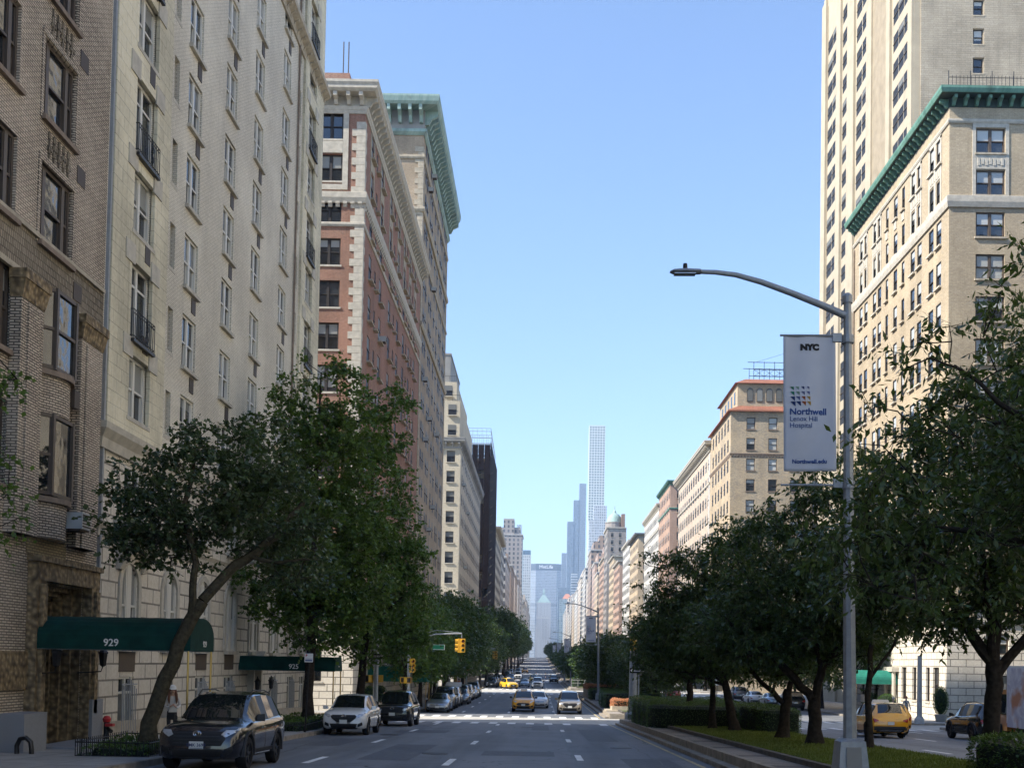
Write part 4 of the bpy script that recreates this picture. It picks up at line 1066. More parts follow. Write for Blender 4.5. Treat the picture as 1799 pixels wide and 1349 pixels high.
M['pinkstone'] = brick('pinkish_brick', (.52, .43, .34), (.45, .36, .28), (.38, .33, .29), .3, .1, .012, .2, .2)
M['palegrey'] = plain('pale_grey_stone', (.44, .42, .39), .8, .3, 0, .12, .5)
M['orangebrick'] = brick('orange_tan_brick', (.52, .41, .27), (.45, .35, .23), (.36, .30, .24), .3, .1, .012, .25, .2)
M['rosebrick'] = brick('rose_brick', (.44, .29, .21), (.36, .235, .17), (.36, .29, .25), .3, .1, .012, .25, .2)
M['whitebrick'] = brick('white_brick', (.56, .54, .49), (.50, .48, .44), (.42, .40, .37), .3, .1, .012, .2, .2)
M['brownbrick'] = brick('brown_brick', (.25, .165, .12), (.20, .13, .10), (.22, .18, .15), .3, .1, .012, .25, .2)
M['greybrick'] = brick('grey_brick', (.30, .27, .25), (.26, .235, .215), (.24, .22, .2), .3, .1, .012, .25, .2)
B = simple('pale_cornice_house', 'pale pinkish stone apartment house with deep white cornice beside the tiled roof house', 'R', 196, 241, 41.5, 'pinkstone', cd=1.3, ch=1.6, bands=(34, 12), near=90)
qn = MB(); qn.box(XR-.05, XR+2.6, 195.94, 197.6, 6, 39.6); obj('corner_pier', qn, M['palegrey'], B.root)
B = simple('green_roofed_brick_house', 'rose brick apartment house with small dark green cornice', 'R', 257, 281, 44.6, 'rosebrick', corn='patina', cd=.8, ch=.9, bands=(38, 14))
B = simple('cream_stone_house', 'cream stone apartment house with flat roof between rose brick and tan houses', 'R', 281, 320, 42.7, 'whitebrick', cd=.8, bands=(36, 12))
B = simple('tan_flat_cornice_house', 'orange tan apartment house with dark flat cornice at mid distance', 'R', 340, 371, 42, 'orangebrick', corn='bulk', cd=1.3, ch=1.2, bands=(12,))
B = simple('white_brick_house', 'white brick apartment house just left of the orange tan one', 'R', 371, 403, 43.5, 'whitebrick', near=50)
B = simple('planted_terrace_house', 'rose apartment house with planted roof terraces in front of the domed tower', 'R', 420, 452, 41, 'rosebrick', near=50)
B = simple('pale_slab_house', 'narrow pale grey apartment house near the domed tower', 'R', 452, 483, 46, 'orangebrick', near=40)
B = simple('domed_tower_house', 'grey brown stone tower house crowned by a green dome', 'R', 500, 524, 63.5, 'greybrick', near=60, cd=.6, depth=8.5)
dm = MB(); cx, cyy = 33.5, 511
dm.lathe([(4.2, 63.5), (4.2, 66.5), (4.4, 66.6), (4.4, 67.0), (3.4, 67.0)], (cx, cyy, 0), 16); obj('drum', dm, M['greybrick'], B.root)
dm = MB(); dm.lathe([(3.6, 67), (3.5, 68.2), (3.0, 69.6), (2.0, 70.8), (.8, 71.5), (.6, 72.6), (.15, 73), (.08, 75)], (cx, cyy, 0), 16); obj('dome', dm, M['teal'], B.root, True)
dm = MB(); dm.box(36.4, 38.0, 506, 510, 63.5, 70.5); obj('chimney', dm, M['brownbrick'], B.root)
B = simple('brick_wing_house', 'rose brick apartment house with stepped top left of the domed tower', 'R', 524, 564, 52, 'rosebrick', near=30)
far_r = [(581, 612, 50, 'orangebrick', 'orange tan apartment house two blocks past the domed tower'), (612, 645, 58, 'rosebrick', 'tall rose brick house past the domed tower'), (661, 700, 70, 'brownbrick', 'dark brown brick tower house with notched top'),
         (700, 725, 55, 'pinkstone', 'pinkish house in front of the dark brown tower house'), (742, 780, 66, 'palegrey', 'tall pale grey apartment tower right of the street end'), (780, 806, 62, 'whitebrick', 'white brick balcony tower near the street end'),
         (823, 886, 66, 'pinkstone', 'pinkish tower block near the street end'), (903, 967, 62, 'whitebrick', 'long white apartment block near the street end'), (984, 1047, 58, 'orangebrick', 'small tan block near the street end'),
         (1064, 1128, 62, 'palegrey', 'stepped pale tower far down the right side'), (1145, 1208, 55, 'whitebrick', 'low white block far down the right side'), (1225, 1289, 70, 'pinkstone', 'faint pink block far down the right side'), (1306, 1450, 64, 'palegrey', 'last pale block before the glass towers on the right')]
for i, (a, b, h, m, lb) in enumerate(far_r):
    m2 = m + '_far'
    if m2 not in M:
        c = {'orangebrick': (.50, .40, .28), 'rosebrick': (.44, .31, .24), 'brownbrick': (.30, .22, .17), 'pinkstone': (.52, .44, .36), 'palegrey': (.44, .42, .39), 'whitebrick': (.54, .52, .48), 'greybrick': (.3, .27, .25)}[m]
        M[m2] = gridmat(m2, c, (.07, .075, .085), 3.0, 3.2, 1.7, 1.3, .5)
    B = Bld('distant_house', lb, 'R', a, b, h, [(999, m2)], depth=22); B.build()
    st_ = MB(); st_.box(B.X0+1.5, B.X0+16, a+2, b-6, h, h+5); st_.box(B.X0+5, B.X0+12, a+5, b-12, h+5, h+9); obj('rooftop', st_, M[m2], B.root)
    B.band(h-1.0, h, .5, 'palegrey', 'cornice')
    if i == 5:
        bl_ = MB()
        for k in range(16): bl_.box(XR-1.6, XR, a+1, a+9, 3+3.4*k+E(a), 3.9+3.4*k+E(a))
        obj('balcony', bl_, M['whitebrick'], B.root)
far_l = [(322, 372, 41, 'orangebrick', 'pale tan house with projecting cornice just past the black scaffolding'), (372, 403, 46, 'whitebrick', 'white brick slab rising behind the pale cornice house'), (420, 483, 42, 'palegrey', 'pale grey stone block on the left past the white slab'),
         (500, 564, 46, 'brownbrick', 'dark brown block on the left above the street trees'), (581, 645, 48, 'pinkstone', 'pinkish block on the left at long distance'), (662, 725, 52, 'whitebrick', 'white block on the left at long distance'),
         (780, 806, 92, 'greybrick', 'grey brown stepped tower standing high on the left'), (823, 886, 46, 'palegrey', 'small grey block right of the stepped tower'), (903, 1047, 52, 'whitebrick', 'long white block on the left near the street end'), (1064, 1289, 62, 'pinkstone', 'pale pink block on the left near the street end'), (1306, 1450, 60, 'palegrey', 'last grey block on the left side of the avenue')]
for i, (a, b, h, m, lb) in enumerate(far_l):
    m2 = m + '_far'
    if m2 not in M: M[m2] = gridmat(m2, {'greybrick': (.3, .27, .25), 'palegrey': (.44, .42, .39)}.get(m, (.4, .36, .3)), (.07, .075, .085), 3.0, 3.2, 1.7, 1.3, .5)
    if i < 2:
        B = simple('distant_house', lb, 'L', a, b, h, m if i else 'cream', near=50, cd=1.8 if i == 0 else .5, ch=1.6, corn='whitestone', depth=16)
    else:
        B = Bld('distant_house', lb, 'L', a, b, h, [(999, m2)], depth=15 if i != 6 else 13); B.build()
        st_ = MB(); st_.box(B.X1-16, B.X1-1.5, a+2, b-6, h, h+5); obj('rooftop', st_, M[m2], B.root)
        B.band(h-1.0, h, .5, 'palegrey', 'cornice')
    if i == 6:
        st_ = MB(); st_.box(-27, -19.5, 781, 800, 92, 103); obj('tower_top', st_, M['greybrick_far'], B.root)
# ---- far skyline
def tower(name, label, X0, X1, Y, h, mat, dep=None, blocks=()):
    dep = dep or (X1-X0); t = thing(name, label, 'skyscraper', ((X0+X1)/2, Y, -5))
    m = MB(); m.box(X0, X1, Y, Y+dep, -5, h); obj('shaft', m, mat, t)
    for (a, b, h0, h1, nm, mm) in blocks:
        m = MB(); m.box(a, b, Y+1, Y+dep-1, h0, h1); obj(nm, m, mm, t)
    return t
gm = gridmat
steel = gm('steel_blue_curtain_wall', (.16, .20, .26), (.10, .14, .19), 3.0, 4.2, .6, .5, .3, .3)
steel2 = gm('steel_curtain_wall', (.22, .26, .32), (.11, .15, .2), 1.5, 4.2, .5, .8, .3, .3)
t = thing('slender_white_tower', 'very slender white square tower with a grid of big windows, tallest of all', 'skyscraper', (96, 1970, -5))
def pencil():
    m = MB(); X0, Y0, W = 82.0, 1970, 28.5; p = W/6; rows = []; z = 20.0
    while z < 424: rows.append(z); z += 4.72
    zs = -5.0; 
    for z in rows:
        for face in (0, 1):
            def Q(u0, u1, a, b, d=0):
                if face == 0: return [(X0+u0, Y0+d, a), (X0+u1, Y0+d, a), (X0+u1, Y0+d, b), (X0+u0, Y0+d, b)]
                return [(X0+d, Y0+u0, a), (X0+d, Y0+u1, a), (X0+d, Y0+u1, b), (X0+d, Y0+u0, b)]
            m.quad(*Q(0, W, zs, z+.8)); 
            for i in range(7): 
                u0 = i*p-.75 if i else 0; u1 = i*p+.75 if i < 6 else W
                m.quad(*Q(u0, u1, z+.8, z+4.0))
            for i in range(6):
                u0, u1 = (i*p+.75, (i+1)*p-.75); q0 = Q(u0, u1, z+.8, z+4.0); q1 = Q(u0, u1, z+.8, z+4.0, .8)
                for j in range(4): k = (j+1) % 4; m.quad(q0[j], q0[k], q1[k], q1[j])
        zs = z+4.0
    for f in (0, 1): 
        if f == 0: m.quad((X0, Y0, zs), (X0+W, Y0, zs), (X0+W, Y0, 427), (X0, Y0, 427))
        else: m.quad((X0, Y0, zs), (X0, Y0+W, zs), (X0, Y0+W, 427), (X0, Y0, 427))
    m.quad((X0+W, Y0, -5), (X0+W, Y0+W, -5), (X0+W, Y0+W, 427), (X0+W, Y0, 427)); m.quad((X0, Y0+W, -5), (X0+W, Y0+W, -5), (X0+W, Y0+W, 427), (X0, Y0+W, 427)); m.quad((X0, Y0, 427), (X0+W, Y0, 427), (X0+W, Y0+W, 427), (X0, Y0+W, 427))
    obj('concrete_frame', m, plain('white_concrete', (.62, .65, .61), .7), t)
    n = 0; rest = MB()
    gq = MB(); gq.quad((-(p-1.5)/2, 0, 0), ((p-1.5)/2, 0, 0), ((p-1.5)/2, 0, 3.2), (-(p-1.5)/2, 0, 3.2)); gme = gq.mesh('window', [plain('far_dark_glass', (.16, .21, .21), .2, .6)])
    for z in reversed(rows):
        for face in (0, 1):
            for i in range(6):
                u = (i+.5)*p; P_ = (X0+u, Y0+.8, z+.8) if face == 0 else (X0+.8, Y0+u, z+.8)
                if n < 100 and face == 0: put('window', gme, t, (P_[0]-96, P_[1]-1970, P_[2]+5), 0); n += 1
                else: rest.add(gq, Matrix.Translation(P_) @ Matrix.Rotation(0 if face == 0 else R(90), 4, 'Z'))
    o = obj('window', rest, MATS['far_dark_glass'], t); o['kind'] = 'stuff'
pencil()
tower('stepped_steel_tower', 'dark steel blue glass tower rising in three steps left of the slender white tower', 53, 66, 2300, 296, steel, 30, [(65.5, 78, -5, 341, 'middle_block', steel), (77, 91, -5, 376, 'top_block', steel2)])
tower('pale_grid_tower', 'pale grey white tower with vertical windows right of the slender white tower', 70, 87.4, 1500, 216, gm('white_grid_wall', (.50, .52, .54), (.16, .19, .22), 2.9, 3.6, 1.1, 1.2), 25, [(64, 72, -5, 197, 'lower_wing', gm('white_grid_wall_two', (.52, .54, .56), (.20, .23, .26), 2.2, 3.6, .9, 1.0))])
tower('curved_banded_tower', 'blue white banded tower low beside the dark block', 41, 49.5, 1500, 124, gm('banded_wall', (.45, .50, .55), (.14, .18, .23), 30, 3.6, .1, 1.4), 15)
tower('dark_blue_block', 'plain dark blue block behind the orange roofed building', 30.8, 52, 2000, 138, steel, 30)
tower('slim_blue_block', 'slim steel blue block just right of the wide slab tower', 46, 59, 2500, 250, steel2, 30)
tower('orange_roofed_building', 'grey glass building with an orange hipped roof', 32.8, 54, 1900, 112, gm('grey_glass_wall', (.30, .36, .38), (.14, .2, .22), 3, 3.8, .8, 1.0), 20)
rf = MB(); rf.hexa([(37, 1900, 112), (54, 1900, 112), (54, 1920, 112), (37, 1920, 112)], [(43, 1907, 121), (48, 1907, 121), (48, 1913, 121), (43, 1913, 121)]); tw = bpy.data.objects['orange_roofed_building']
obj('roof', rf, plain('orange_roof', (.50, .20, .11), .8), tw)
tower('white_stone_tower', 'whitish stone tower with regular windows on the left past the stepped tower', -24.5, -13.8, 1473, 145, gm('white_stone_wall', (.50, .52, .52), (.18, .21, .23), 2.6, 3.6, 1.2, 1.4), 20)
tower('blue_topped_tower', 'glass tower with solid blue top left of the wide slab tower', -27, -15.6, 1620, 166, gm('blue_glass_wall', (.10, .16, .22), (.06, .12, .18), 2, 4, .2, .3), 20)
tower('pale_far_slab', 'pale thin slab tower far away on the left', -50, -40, 2200, 275, gm('pale_slab_wall', (.36, .42, .46), (.28, .34, .38), 2, 4, .5, .6), 20)
# wide slab with lettering
t = thing('wide_slab_tower', 'wide octagonal slab tower with horizontal bands and white lettering closing the avenue', 'skyscraper', (13.4, 2900, -5))
bandm = gm('banded_slab_wall', (.34, .37, .41), (.12, .15, .19), 3.4, 4.1, .5, 1.9)
def octo(z0, z1, e=0):
    P_ = [(-26.8-e, 2912), (-14, 2900-e), (41, 2900-e), (53.6+e, 2912), (53.6+e, 2925), (41, 2937), (-14, 2937), (-26.8-e, 2925)]
    m = MB(); m.hexa([(x, y, z0) for x, y in P_], [(x, y, z1) for x, y in P_]); return m
obj('shaft', octo(-5, 244), bandm, t); obj('dark_crown', octo(244, 261, .5), plain('dark_slate_cladding', (.045, .06, .085), .5), t)
obj('louvre_band', octo(150, 156, .3), plain('grey_louvre', (.14, .16, .19), .5), t)
tm = text_mb('MetLife', 12, .4, .12); m = MB(); m.add(tm, Matrix.Translation((13, 2898.6, 252.5))); obj('lettering', m, plain('white_lettering', (.95, .95, .95), .6), t)
t = thing('pyramid_roofed_tower', 'stone tower with ornate green pyramid roof and spire in front of the banded slab', 'skyscraper', (8, 2780, -5))
m = MB(); m.box(-12, 27, 2782, 2810, -5, 96); m.box(-10, 25.7, 2780, 2805, -5, 151); obj('shaft', m, gm('ribbed_stone_wall', (.46, .44, .42), (.20, .21, .22), 2.6, 60, 1.5, .5), t)
m = MB(); m.box(-10.5, 26.2, 2779.6, 2805.4, 112, 116); m.box(-10.5, 26.2, 2779.6, 2805.4, 150, 153); obj('cornice', m, M['palegrey'], t)
m = MB(); m.hexa([(-8, 2781, 153), (24, 2781, 153), (24, 2804, 153), (-8, 2804, 153)], [(4, 2790, 172), (12, 2790, 172), (12, 2796, 172), (4, 2796, 172)]); m.box(5, 11, 2790, 2796, 172, 179); m.hexa([(5, 2790, 179), (11, 2790, 179), (11, 2796, 179), (5, 2796, 179)], [(7.8, 2792.8, 190), (8.2, 2792.8, 190), (8.2, 2793.2, 190), (7.8, 2793.2, 190)])
for x in (-9, 0, 15.5, 24.5): m.hexa([(x-1, 2780, 153), (x+1, 2780, 153), (x+1, 2782, 153), (x-1, 2782, 153)], [(x-.1, 2781, 159), (x+.1, 2781, 159), (x+.1, 2781.2, 159), (x-.1, 2781.2, 159)])
obj('pyramid_roof', m, M['teal'], t)
# right-hand block beside the photographer (bounces the sun, seen in window reflections)
B = Bld('limestone_corner_house', 'sunlit limestone apartment house on the right beside the viewer, outside the picture', 'R', -30, 65.5, 40, [(99, 'creambrick')], depth=22)
for k in range(10):
    for c in np.arange(-26, 65, 6.0): B.win('av', float(c), 2+3.6*k, 1.5, 2.0, 'far', 'frame_d', rec=.2)
B.near = 100; B.build(); B.cornice(38.6, 40.2, 1.0, 'whitestone', 1.5, brk=False)
# ------------------------------------------------------------------ trees
def leaf_quads(P, D, size, rs, aspect=.5, fold=.25, droop=.25):
    """P positions, D leaf directions -> (n,4,3) rhombic leaves"""
    n = len(P); D = D + np.array([0, 0, -droop]); D /= np.linalg.norm(D, axis=1)[:, None] + 1e-9
    up = rs.normal(0, .55, (n, 3)) + np.array([0, 0, 1.0]); S = np.cross(D, up); S /= np.linalg.norm(S, axis=1)[:, None] + 1e-9
    N = np.cross(S, D); L = size * rs.uniform(.45, 1.3, n)[:, None]; W = L * aspect * .5
    mid = P + D * L * .45 - N * L * .12
    V = np.zeros((n, 4, 3)); V[:, 0] = P; V[:, 1] = mid + S * W + N * W * fold; V[:, 2] = P + D * L - N * L * .1; V[:, 3] = mid - S * W + N * W * fold
    return V
def crown_points(rs, blobs, n, shell=.55):
    out = []; vol = np.array([b[3]*b[4]*b[5] for b in blobs]); vol = vol/vol.sum()
    for b, f in zip(blobs, vol):
        k = max(3, int(n*f)); d = rs.normal(0, 1, (k, 3)); d /= np.linalg.norm(d, axis=1)[:, None]
        r = rs.uniform(shell, 1.0, k)**.7; out.append(np.array(b[:3]) + d * np.array(b[3:6]) * r[:, None])
    return np.concatenate(out)
def sprays(rs, C, K, m, tl, spread=1.0, flat=.6):
    """around every cluster point grow K short twigs of m leaves; returns leaf bases, directions, twig ends"""
    n = len(C); base = np.repeat(C, K, 0) + rs.normal(0, .12*tl, (n*K, 3)); d = rs.normal(0, 1, (n*K, 3)); d[:, 2] *= flat; d /= np.linalg.norm(d, axis=1)[:, None]
    L = tl * rs.uniform(.5, 1.15, n*K)[:, None]; t = (np.arange(m)+.6)/m
    P = base[:, None, :] + d[:, None, :] * L[:, None, :] * t[None, :, None]; P[:, :, 2] -= (t**2)[None, :] * L * .18
    s = rs.normal(0, 1, (n*K, m, 3)); D = d[:, None, :] * .7 + s * .6 * spread
    return P.reshape(-1, 3), D.reshape(-1, 3), base, base + d*L
def limbs(trunk, C, rs, r0=.05):
    """thin branches linking each cluster to the nearest grown node"""
    mb = MB(); nodes = [Vector(p) for p in trunk]; N = np.array([list(p) for p in nodes])
    order = np.argsort(np.min(np.linalg.norm(C[:, None, :] - N[None, :, :], axis=2), axis=1))
    for i in order:
        c = C[i]; d = np.linalg.norm(N - c, axis=1) + (N[:, 2] > c[2]) * .6; j = int(np.argmin(d)); a = N[j]
        mid = (a + c)/2 + rs.normal(0, .08, 3) * d[j] + np.array([0, 0, .06*d[j]])
        rr = max(.010, min(r0, r0*.35*d[j]))
        mb.tube([tuple(a), tuple(mid), tuple(c)], [rr, rr*.75, rr*.45], 4, 0, False)
        N = np.vstack([N, mid, c])
    return mb
def make_tree(name, label, base, trunk, branches, blobs, ncl, K, m, tl, leaf, aspect, lmat, bark, seed, group=None, droop=.25, tr=.2, shell=.5, cat='tree', cut=None, parent_only=False, extra=None):
    """trunk: polyline [(dx,dy,z,r)], branches list of the same; blobs in offsets from base"""
    rs = np.random.RandomState(seed); t = thing(name, label, cat, base, group)
    mb = MB(); nodes = []
    for pl in [trunk] + branches:
        pts = [Vector(p[:3]) for p in pl]; rr = [p[3] for p in pl]
        # subdivide with slight wander
        q = []; qr = []
        for i in range(len(pts)-1):
            for s_ in range(4):
                u = s_/4; p = pts[i].lerp(pts[i+1], u) + (Vector(rs.normal(0, .025, 3)) if s_ else Vector()); q.append(p); qr.append(rr[i]+(rr[i+1]-rr[i])*u)
        q.append(pts[-1]); qr.append(rr[-1])
        if pl is trunk: qr[0] *= 1.45; qr[1] *= 1.12
        mb.tube(q, qr, 10 if pl is trunk else 7, 0)
        nodes += [p for p in q if p.z > blobs_low(blobs) - 1.2]
    if not nodes: nodes = [Vector(trunk[-1][:3])]
    C = crown_points(rs, blobs, ncl, shell)
    if cut is not None: C = C[cut(C)]
    if extra is not None: C = np.vstack([C, extra])
    br = limbs(nodes, C, rs, .06 if ncl > 150 else .05); mb.add(br, Matrix())
    tk = put('trunk', mb.mesh('trunk', [M[bark]], True), t)
    P, D, tb, te = sprays(rs, C, K, m, tl)
    V = leaf_quads(P, D, leaf, rs, aspect, .25, droop)
    if parent_only is False and ncl < 900 and leaf < .2:
        sd_ = np.cross(te-tb, rs.normal(0, 1, tb.shape)); sd_ /= np.linalg.norm(sd_, axis=1)[:, None]+1e-9; sd_ *= .006
        TW = np.zeros((len(tb), 3, 3)); TW[:, 0] = tb-sd_; TW[:, 1] = tb+sd_; TW[:, 2] = te; put('twigs', np_mesh('twigs', TW, 3, [M['twig']]), t)
    put('crown', np_mesh('crown', V, 4, [M[lmat]]), t)
    return t
def blobs_low(b): return min(x[2]-x[5] for x in b)
# leaning linden by the near kerb
make_tree('street_tree', 'leaning street tree with rounded dark crown in the fenced pit behind the black parked car', (-10.35, 29.2, E(29.2)+.15),
    [(0,0,0,.23), (.35,.1,1.5,.20), (.95,.2,3.2,.18), (1.35,.3,4.0,.17)],
    [[(1.35,.3,4.0,.15), (2.05,.8,5.0,.14), (3.0,1.5,5.9,.11), (3.6,2.2,7.0,.07)], [(1.1,.2,3.6,.11), (1.25,.0,5.0,.09), (.9,-.1,6.4,.07), (1.2,.1,8.0,.04)], [(2.3,1.0,5.25,.07), (3.3,.8,5.1,.05), (4.1,.8,5.2,.03)], [(1.2,0,5.6,.06), (0,.2,6.3,.04), (-.8,.3,6.6,.02)]],
    [(1.0,.6,6.9,2.1,2.0,1.7), (2.7,1.6,6.6,1.7,1.8,1.5), (-.4,.3,6.2,1.2,1.4,1.1), (1.6,.5,8.4,.9,1.1,.9), (3.2,2.2,5.4,1.6,1.6,1.1), (2.6,1.0,8.0,1.2,1.4,1.2), (.3,.4,5.6,1.6,1.6,.9)],
    330, 7, 10, .54, .125, .85, 'leaf_l', 'barkgreen', 11, 'street trees on the left pavement', shell=.35)
# two tall ginkgos
make_tree('street_tree', 'tall ginkgo street tree with straight trunk between the 925 canopy and the kerb', (-10.3, 49.6, E(49.6)+.15),
    [(0,0,0,.25), (.05,0,3,.20), (.0,.1,6,.17), (.1,.2,10,.11), (.2,.2,16.0,.03)],
    [[(0,0,4.8,.1), (1.4,.4,6.6,.07), (2.4,.7,8.0,.03)], [(0,0,5.2,.1), (-1.5,-.3,7.2,.06), (-2.2,-.4,9.2,.03)]],
    [(.2,.2,8.0,2.7,2.6,3.2), (.5,.2,11.8,2.2,2.1,2.4), (-1.6,0,9.6,1.5,1.8,2.2), (1.6,.3,13.2,1.1,1.1,1.6), (-2.4,.2,12.2,1.0,1.0,1.2), (1.9,.5,6.2,2.0,2.0,1.6), (-.2,0,14.2,.8,.8,1.0), (-1.9,-.4,6.0,1.6,1.6,1.5), (.6,0,5.0,2.6,2.3,1.5), (2.2,.4,9.4,1.5,1.6,2.2), (1.3,.2,15.2,1.0,1.0,1.5), (-.3,.1,13.4,1.8,1.8,1.8), (-2.9,.2,13.4,.8,.8,1.0), (-1.3,0,14.3,.8,.8,1.1), (1.2,.2,16.6,.7,.7,1.0), (-.6,.1,15.6,.9,.9,1.0), (2.0,.2,14.4,.8,.8,1.0)],
    620, 8, 9, .75, .16, .95, 'leaf_g', 'bark', 12, 'street trees on the left pavement', shell=.4)
make_tree('street_tree', 'tall bright green ginkgo street tree behind the white parked car at the corner', (-10.2, 62.5, E(62.5)+.15),
    [(0,0,0,.26), (.25,0,3,.21), (.5,.1,6,.17), (.5,.2,11,.10), (.6,.2,18.4,.03)],
    [[(.3,0,4.0,.12), (-.4,.4,5.6,.08), (-1.4,.7,7.4,.03)], [(.45,0,5.2,.1), (2.0,-.3,6.6,.06), (3.0,-.4,7.4,.03)]],
    [(.4,.2,8.6,3.0,2.8,3.6), (.4,.2,13.2,2.2,2.2,3.0), (2.4,0,6.6,2.0,2.0,2.2), (-1.2,.3,7.0,1.8,1.8,1.8), (1.4,.3,15.6,1.1,1.1,1.4), (-.9,.3,15.3,1.0,1.0,1.5), (2.9,.2,4.4,1.6,1.6,1.3), (.6,0,5.0,3.2,2.6,1.7), (2.0,.2,10.6,1.8,1.8,2.6), (-1.8,.2,10.8,1.6,1.6,2.4), (1.7,.3,17.4,1.1,1.1,1.8), (.3,.2,16.2,1.6,1.6,1.8), (2.9,.2,8.8,1.2,1.2,2.0), (1.9,.3,18.9,.7,.7,1.2), (-.3,.2,18.0,.8,.8,1.2)],
    640, 8, 9, .8, .18, .95, 'leaf_g', 'bark', 13, 'street trees on the left pavement', shell=.4)
# foliage entering at the left edge
make_tree('street_tree', 'street tree whose leaves just enter at the left edge before the striped brick house', (-11.0, 20.2, E(20)+.15),
    [(0,0,0,.2), (0,.1,3,.16), (0,.2,6,.08)], [], [(-.4,.2,5.2,1.6,1.8,1.8), (-.2,.2,7.4,1.3,1.4,1.3)], 110, 6, 8, .6, .12, .8, 'leaf_g', 'bark', 14, 'street trees on the left pavement')
# cherry trees on the median
CH = dict(K=8, m=9, tl=.54, leaf=.155, aspect=.46, lmat='leaf_c', bark='bark', droop=.55, group='cherry trees on the median')
def cherry(label, x, y, trunk, branches, blobs, ncl, seed, **kw):
    a = dict(CH); a.update(kw); return make_tree('cherry_tree', label, (x, y, E(y)+.44), trunk, branches, blobs, ncl, seed=seed, **a)
rs_ = np.random.RandomState(55)
cherry('big dark cherry tree at the right edge, tallest of the median trees', 9.62, 23.6, [(0,0,0,.17), (.0,0,1.2,.17), (.05,0,2.3,.17)],
    [[(.05,0,2.2,.14), (-.7,.2,3.4,.11), (-1.4,.4,4.9,.07), (-2.0,.6,6.4,.04)], [(.05,0,2.2,.12), (.2,.3,3.6,.10), (.1,.5,5.6,.07), (.3,.6,8.0,.04)], [(.1,0,2.0,.12), (1.1,.1,3.2,.09), (1.6,.1,4.4,.05)], [(0,0,2.3,.10), (-.3,-.5,3.8,.07), (-.6,-.8,5.4,.04)], [(-.4,.1,2.9,.07), (-1.6,0,3.6,.05), (-2.8,-.1,3.9,.03)]],
    [(-.4,.2,5.2,2.9,2.6,1.9), (.6,.3,7.2,2.2,2.2,1.9), (-2.4,.2,4.6,1.5,1.8,1.2), (-1.6,.2,6.6,1.0,1.4,.8), (1.2,.3,8.8,1.3,1.5,1.2), (-1,-.2,3.6,3.0,2.6,.9)], 600, 21, shell=.3,
    extra=np.array([(-2.9,.2,5.6), (-2.5,.1,6.1), (-1.4,.3,7.7), (-1.9,.3,7.2), (-.9,.2,8.1), (-3.3,.1,5.1), (.2,.3,9.3), (.6,.2,9.9), (-3.8,.1,4.6), (-3.4,.1,4.3)]))
cherry('near cherry tree whose leafy branches reach in from the right edge, closest foliage of all', 8.9, 14.6, [(0,0,0,.22), (.0,0,1.4,.19), (-.1,0,2.4,.17)],
    [[(-.1,0,2.2,.13), (-1.2,.1,3.6,.09), (-2.2,.2,5.0,.05), (-3.4,.2,5.9,.02)], [(-1.0,.2,4.4,.06), (-1.9,.2,6.2,.04), (-2.3,.2,7.6,.02)], [(0,0,2.4,.12), (-.6,.2,4.2,.08), (-1.0,.2,6.4,.04)], [(0,0,2.4,.1), (.8,0,4.0,.07), (1.2,0,6.0,.04)], [(-.6,0,3.0,.07), (-2.2,0,3.5,.05), (-3.6,.1,3.7,.02)]],
    [(-.9,.2,4.6,2.6,2.4,1.5), (-.2,.2,6.2,1.9,2.0,1.4), (.8,.2,5.2,2.0,2.2,1.8), (-2.3,.2,4.1,1.5,1.6,.9), (-1.5,.1,5.7,1.2,1.2,.8), (-4.3,.1,3.4,1.1,1.3,1.0)], 500, 29, K=8, m=8, leaf=.135, aspect=.42, tl=.6, shell=.3,
    extra=np.array([(-3.6,.2,4.4), (-3.9,.1,3.9), (-3.2,.2,5.3), (-3.5,.1,5.9), (-2.6,.2,5.9), (-3.0,.2,6.3), (-2.2,.2,6.5), (-1.4,.2,7.2), (-3.9,.2,5.0), (-4.1,.1,3.4), (-1.9,.1,6.9), (-4.0,.1,2.9), (-2.7,.1,4.9), (-2.5,.1,7.2), (-2.1,.2,7.9), (-2.8,.1,6.9), (-3.0,0,6.6), (-3.5,.1,6.4), (-3.9,.2,6.2), (-4.1,0,5.8), (-4.5,.1,5.3), (-4.7,.1,4.8), (-3.3,.1,5.8), (-2.6,.1,6.2), (-1.5,.1,7.9), (-3.8,.1,5.2), (-4.2,.1,4.6), (-4.6,.1,4.0), (-1.9,.2,8.4), (-2.4,.3,7.6)]))
cherry('cherry tree with forked leaning trunk on the lawn behind the lamp post', 8.6, 34.6, [(0,0,0,.23), (-.02,0,1.0,.20), (-.05,0,1.5,.2)],
    [[(-.05,0,1.3,.15), (-.8,.1,2.2,.13), (-1.7,.3,3.0,.10), (-2.9,.4,4.0,.05)], [(0,0,1.4,.15), (.2,0,2.4,.13), (.9,.1,3.2,.10), (1.5,.2,4.4,.05)], [(.2,0,2.4,.09), (-.1,.2,3.6,.07), (-.2,.2,5.0,.04)]],
    [(-.5,.2,4.3,2.9,2.8,1.5), (.8,.2,5.6,2.2,2.2,1.3), (-2.2,.2,3.9,1.5,1.8,1.1), (1.8,.2,4.0,1.6,1.8,1.1), (.4,.2,7.2,1.8,1.8,1.5), (-1.8,.2,6.0,1.6,1.8,1.3), (-.2,-.2,3.2,3.0,2.6,.9), (.9,.2,8.0,1.4,1.5,1.2)], 640, 22, extra=np.array([(.9,.2,9.2),(1.4,.2,8.9),(-.6,.2,8.2),(-1.4,.2,7.7),(-2.5,.2,7.0),(1.9,.1,8.2)]), shell=.3)
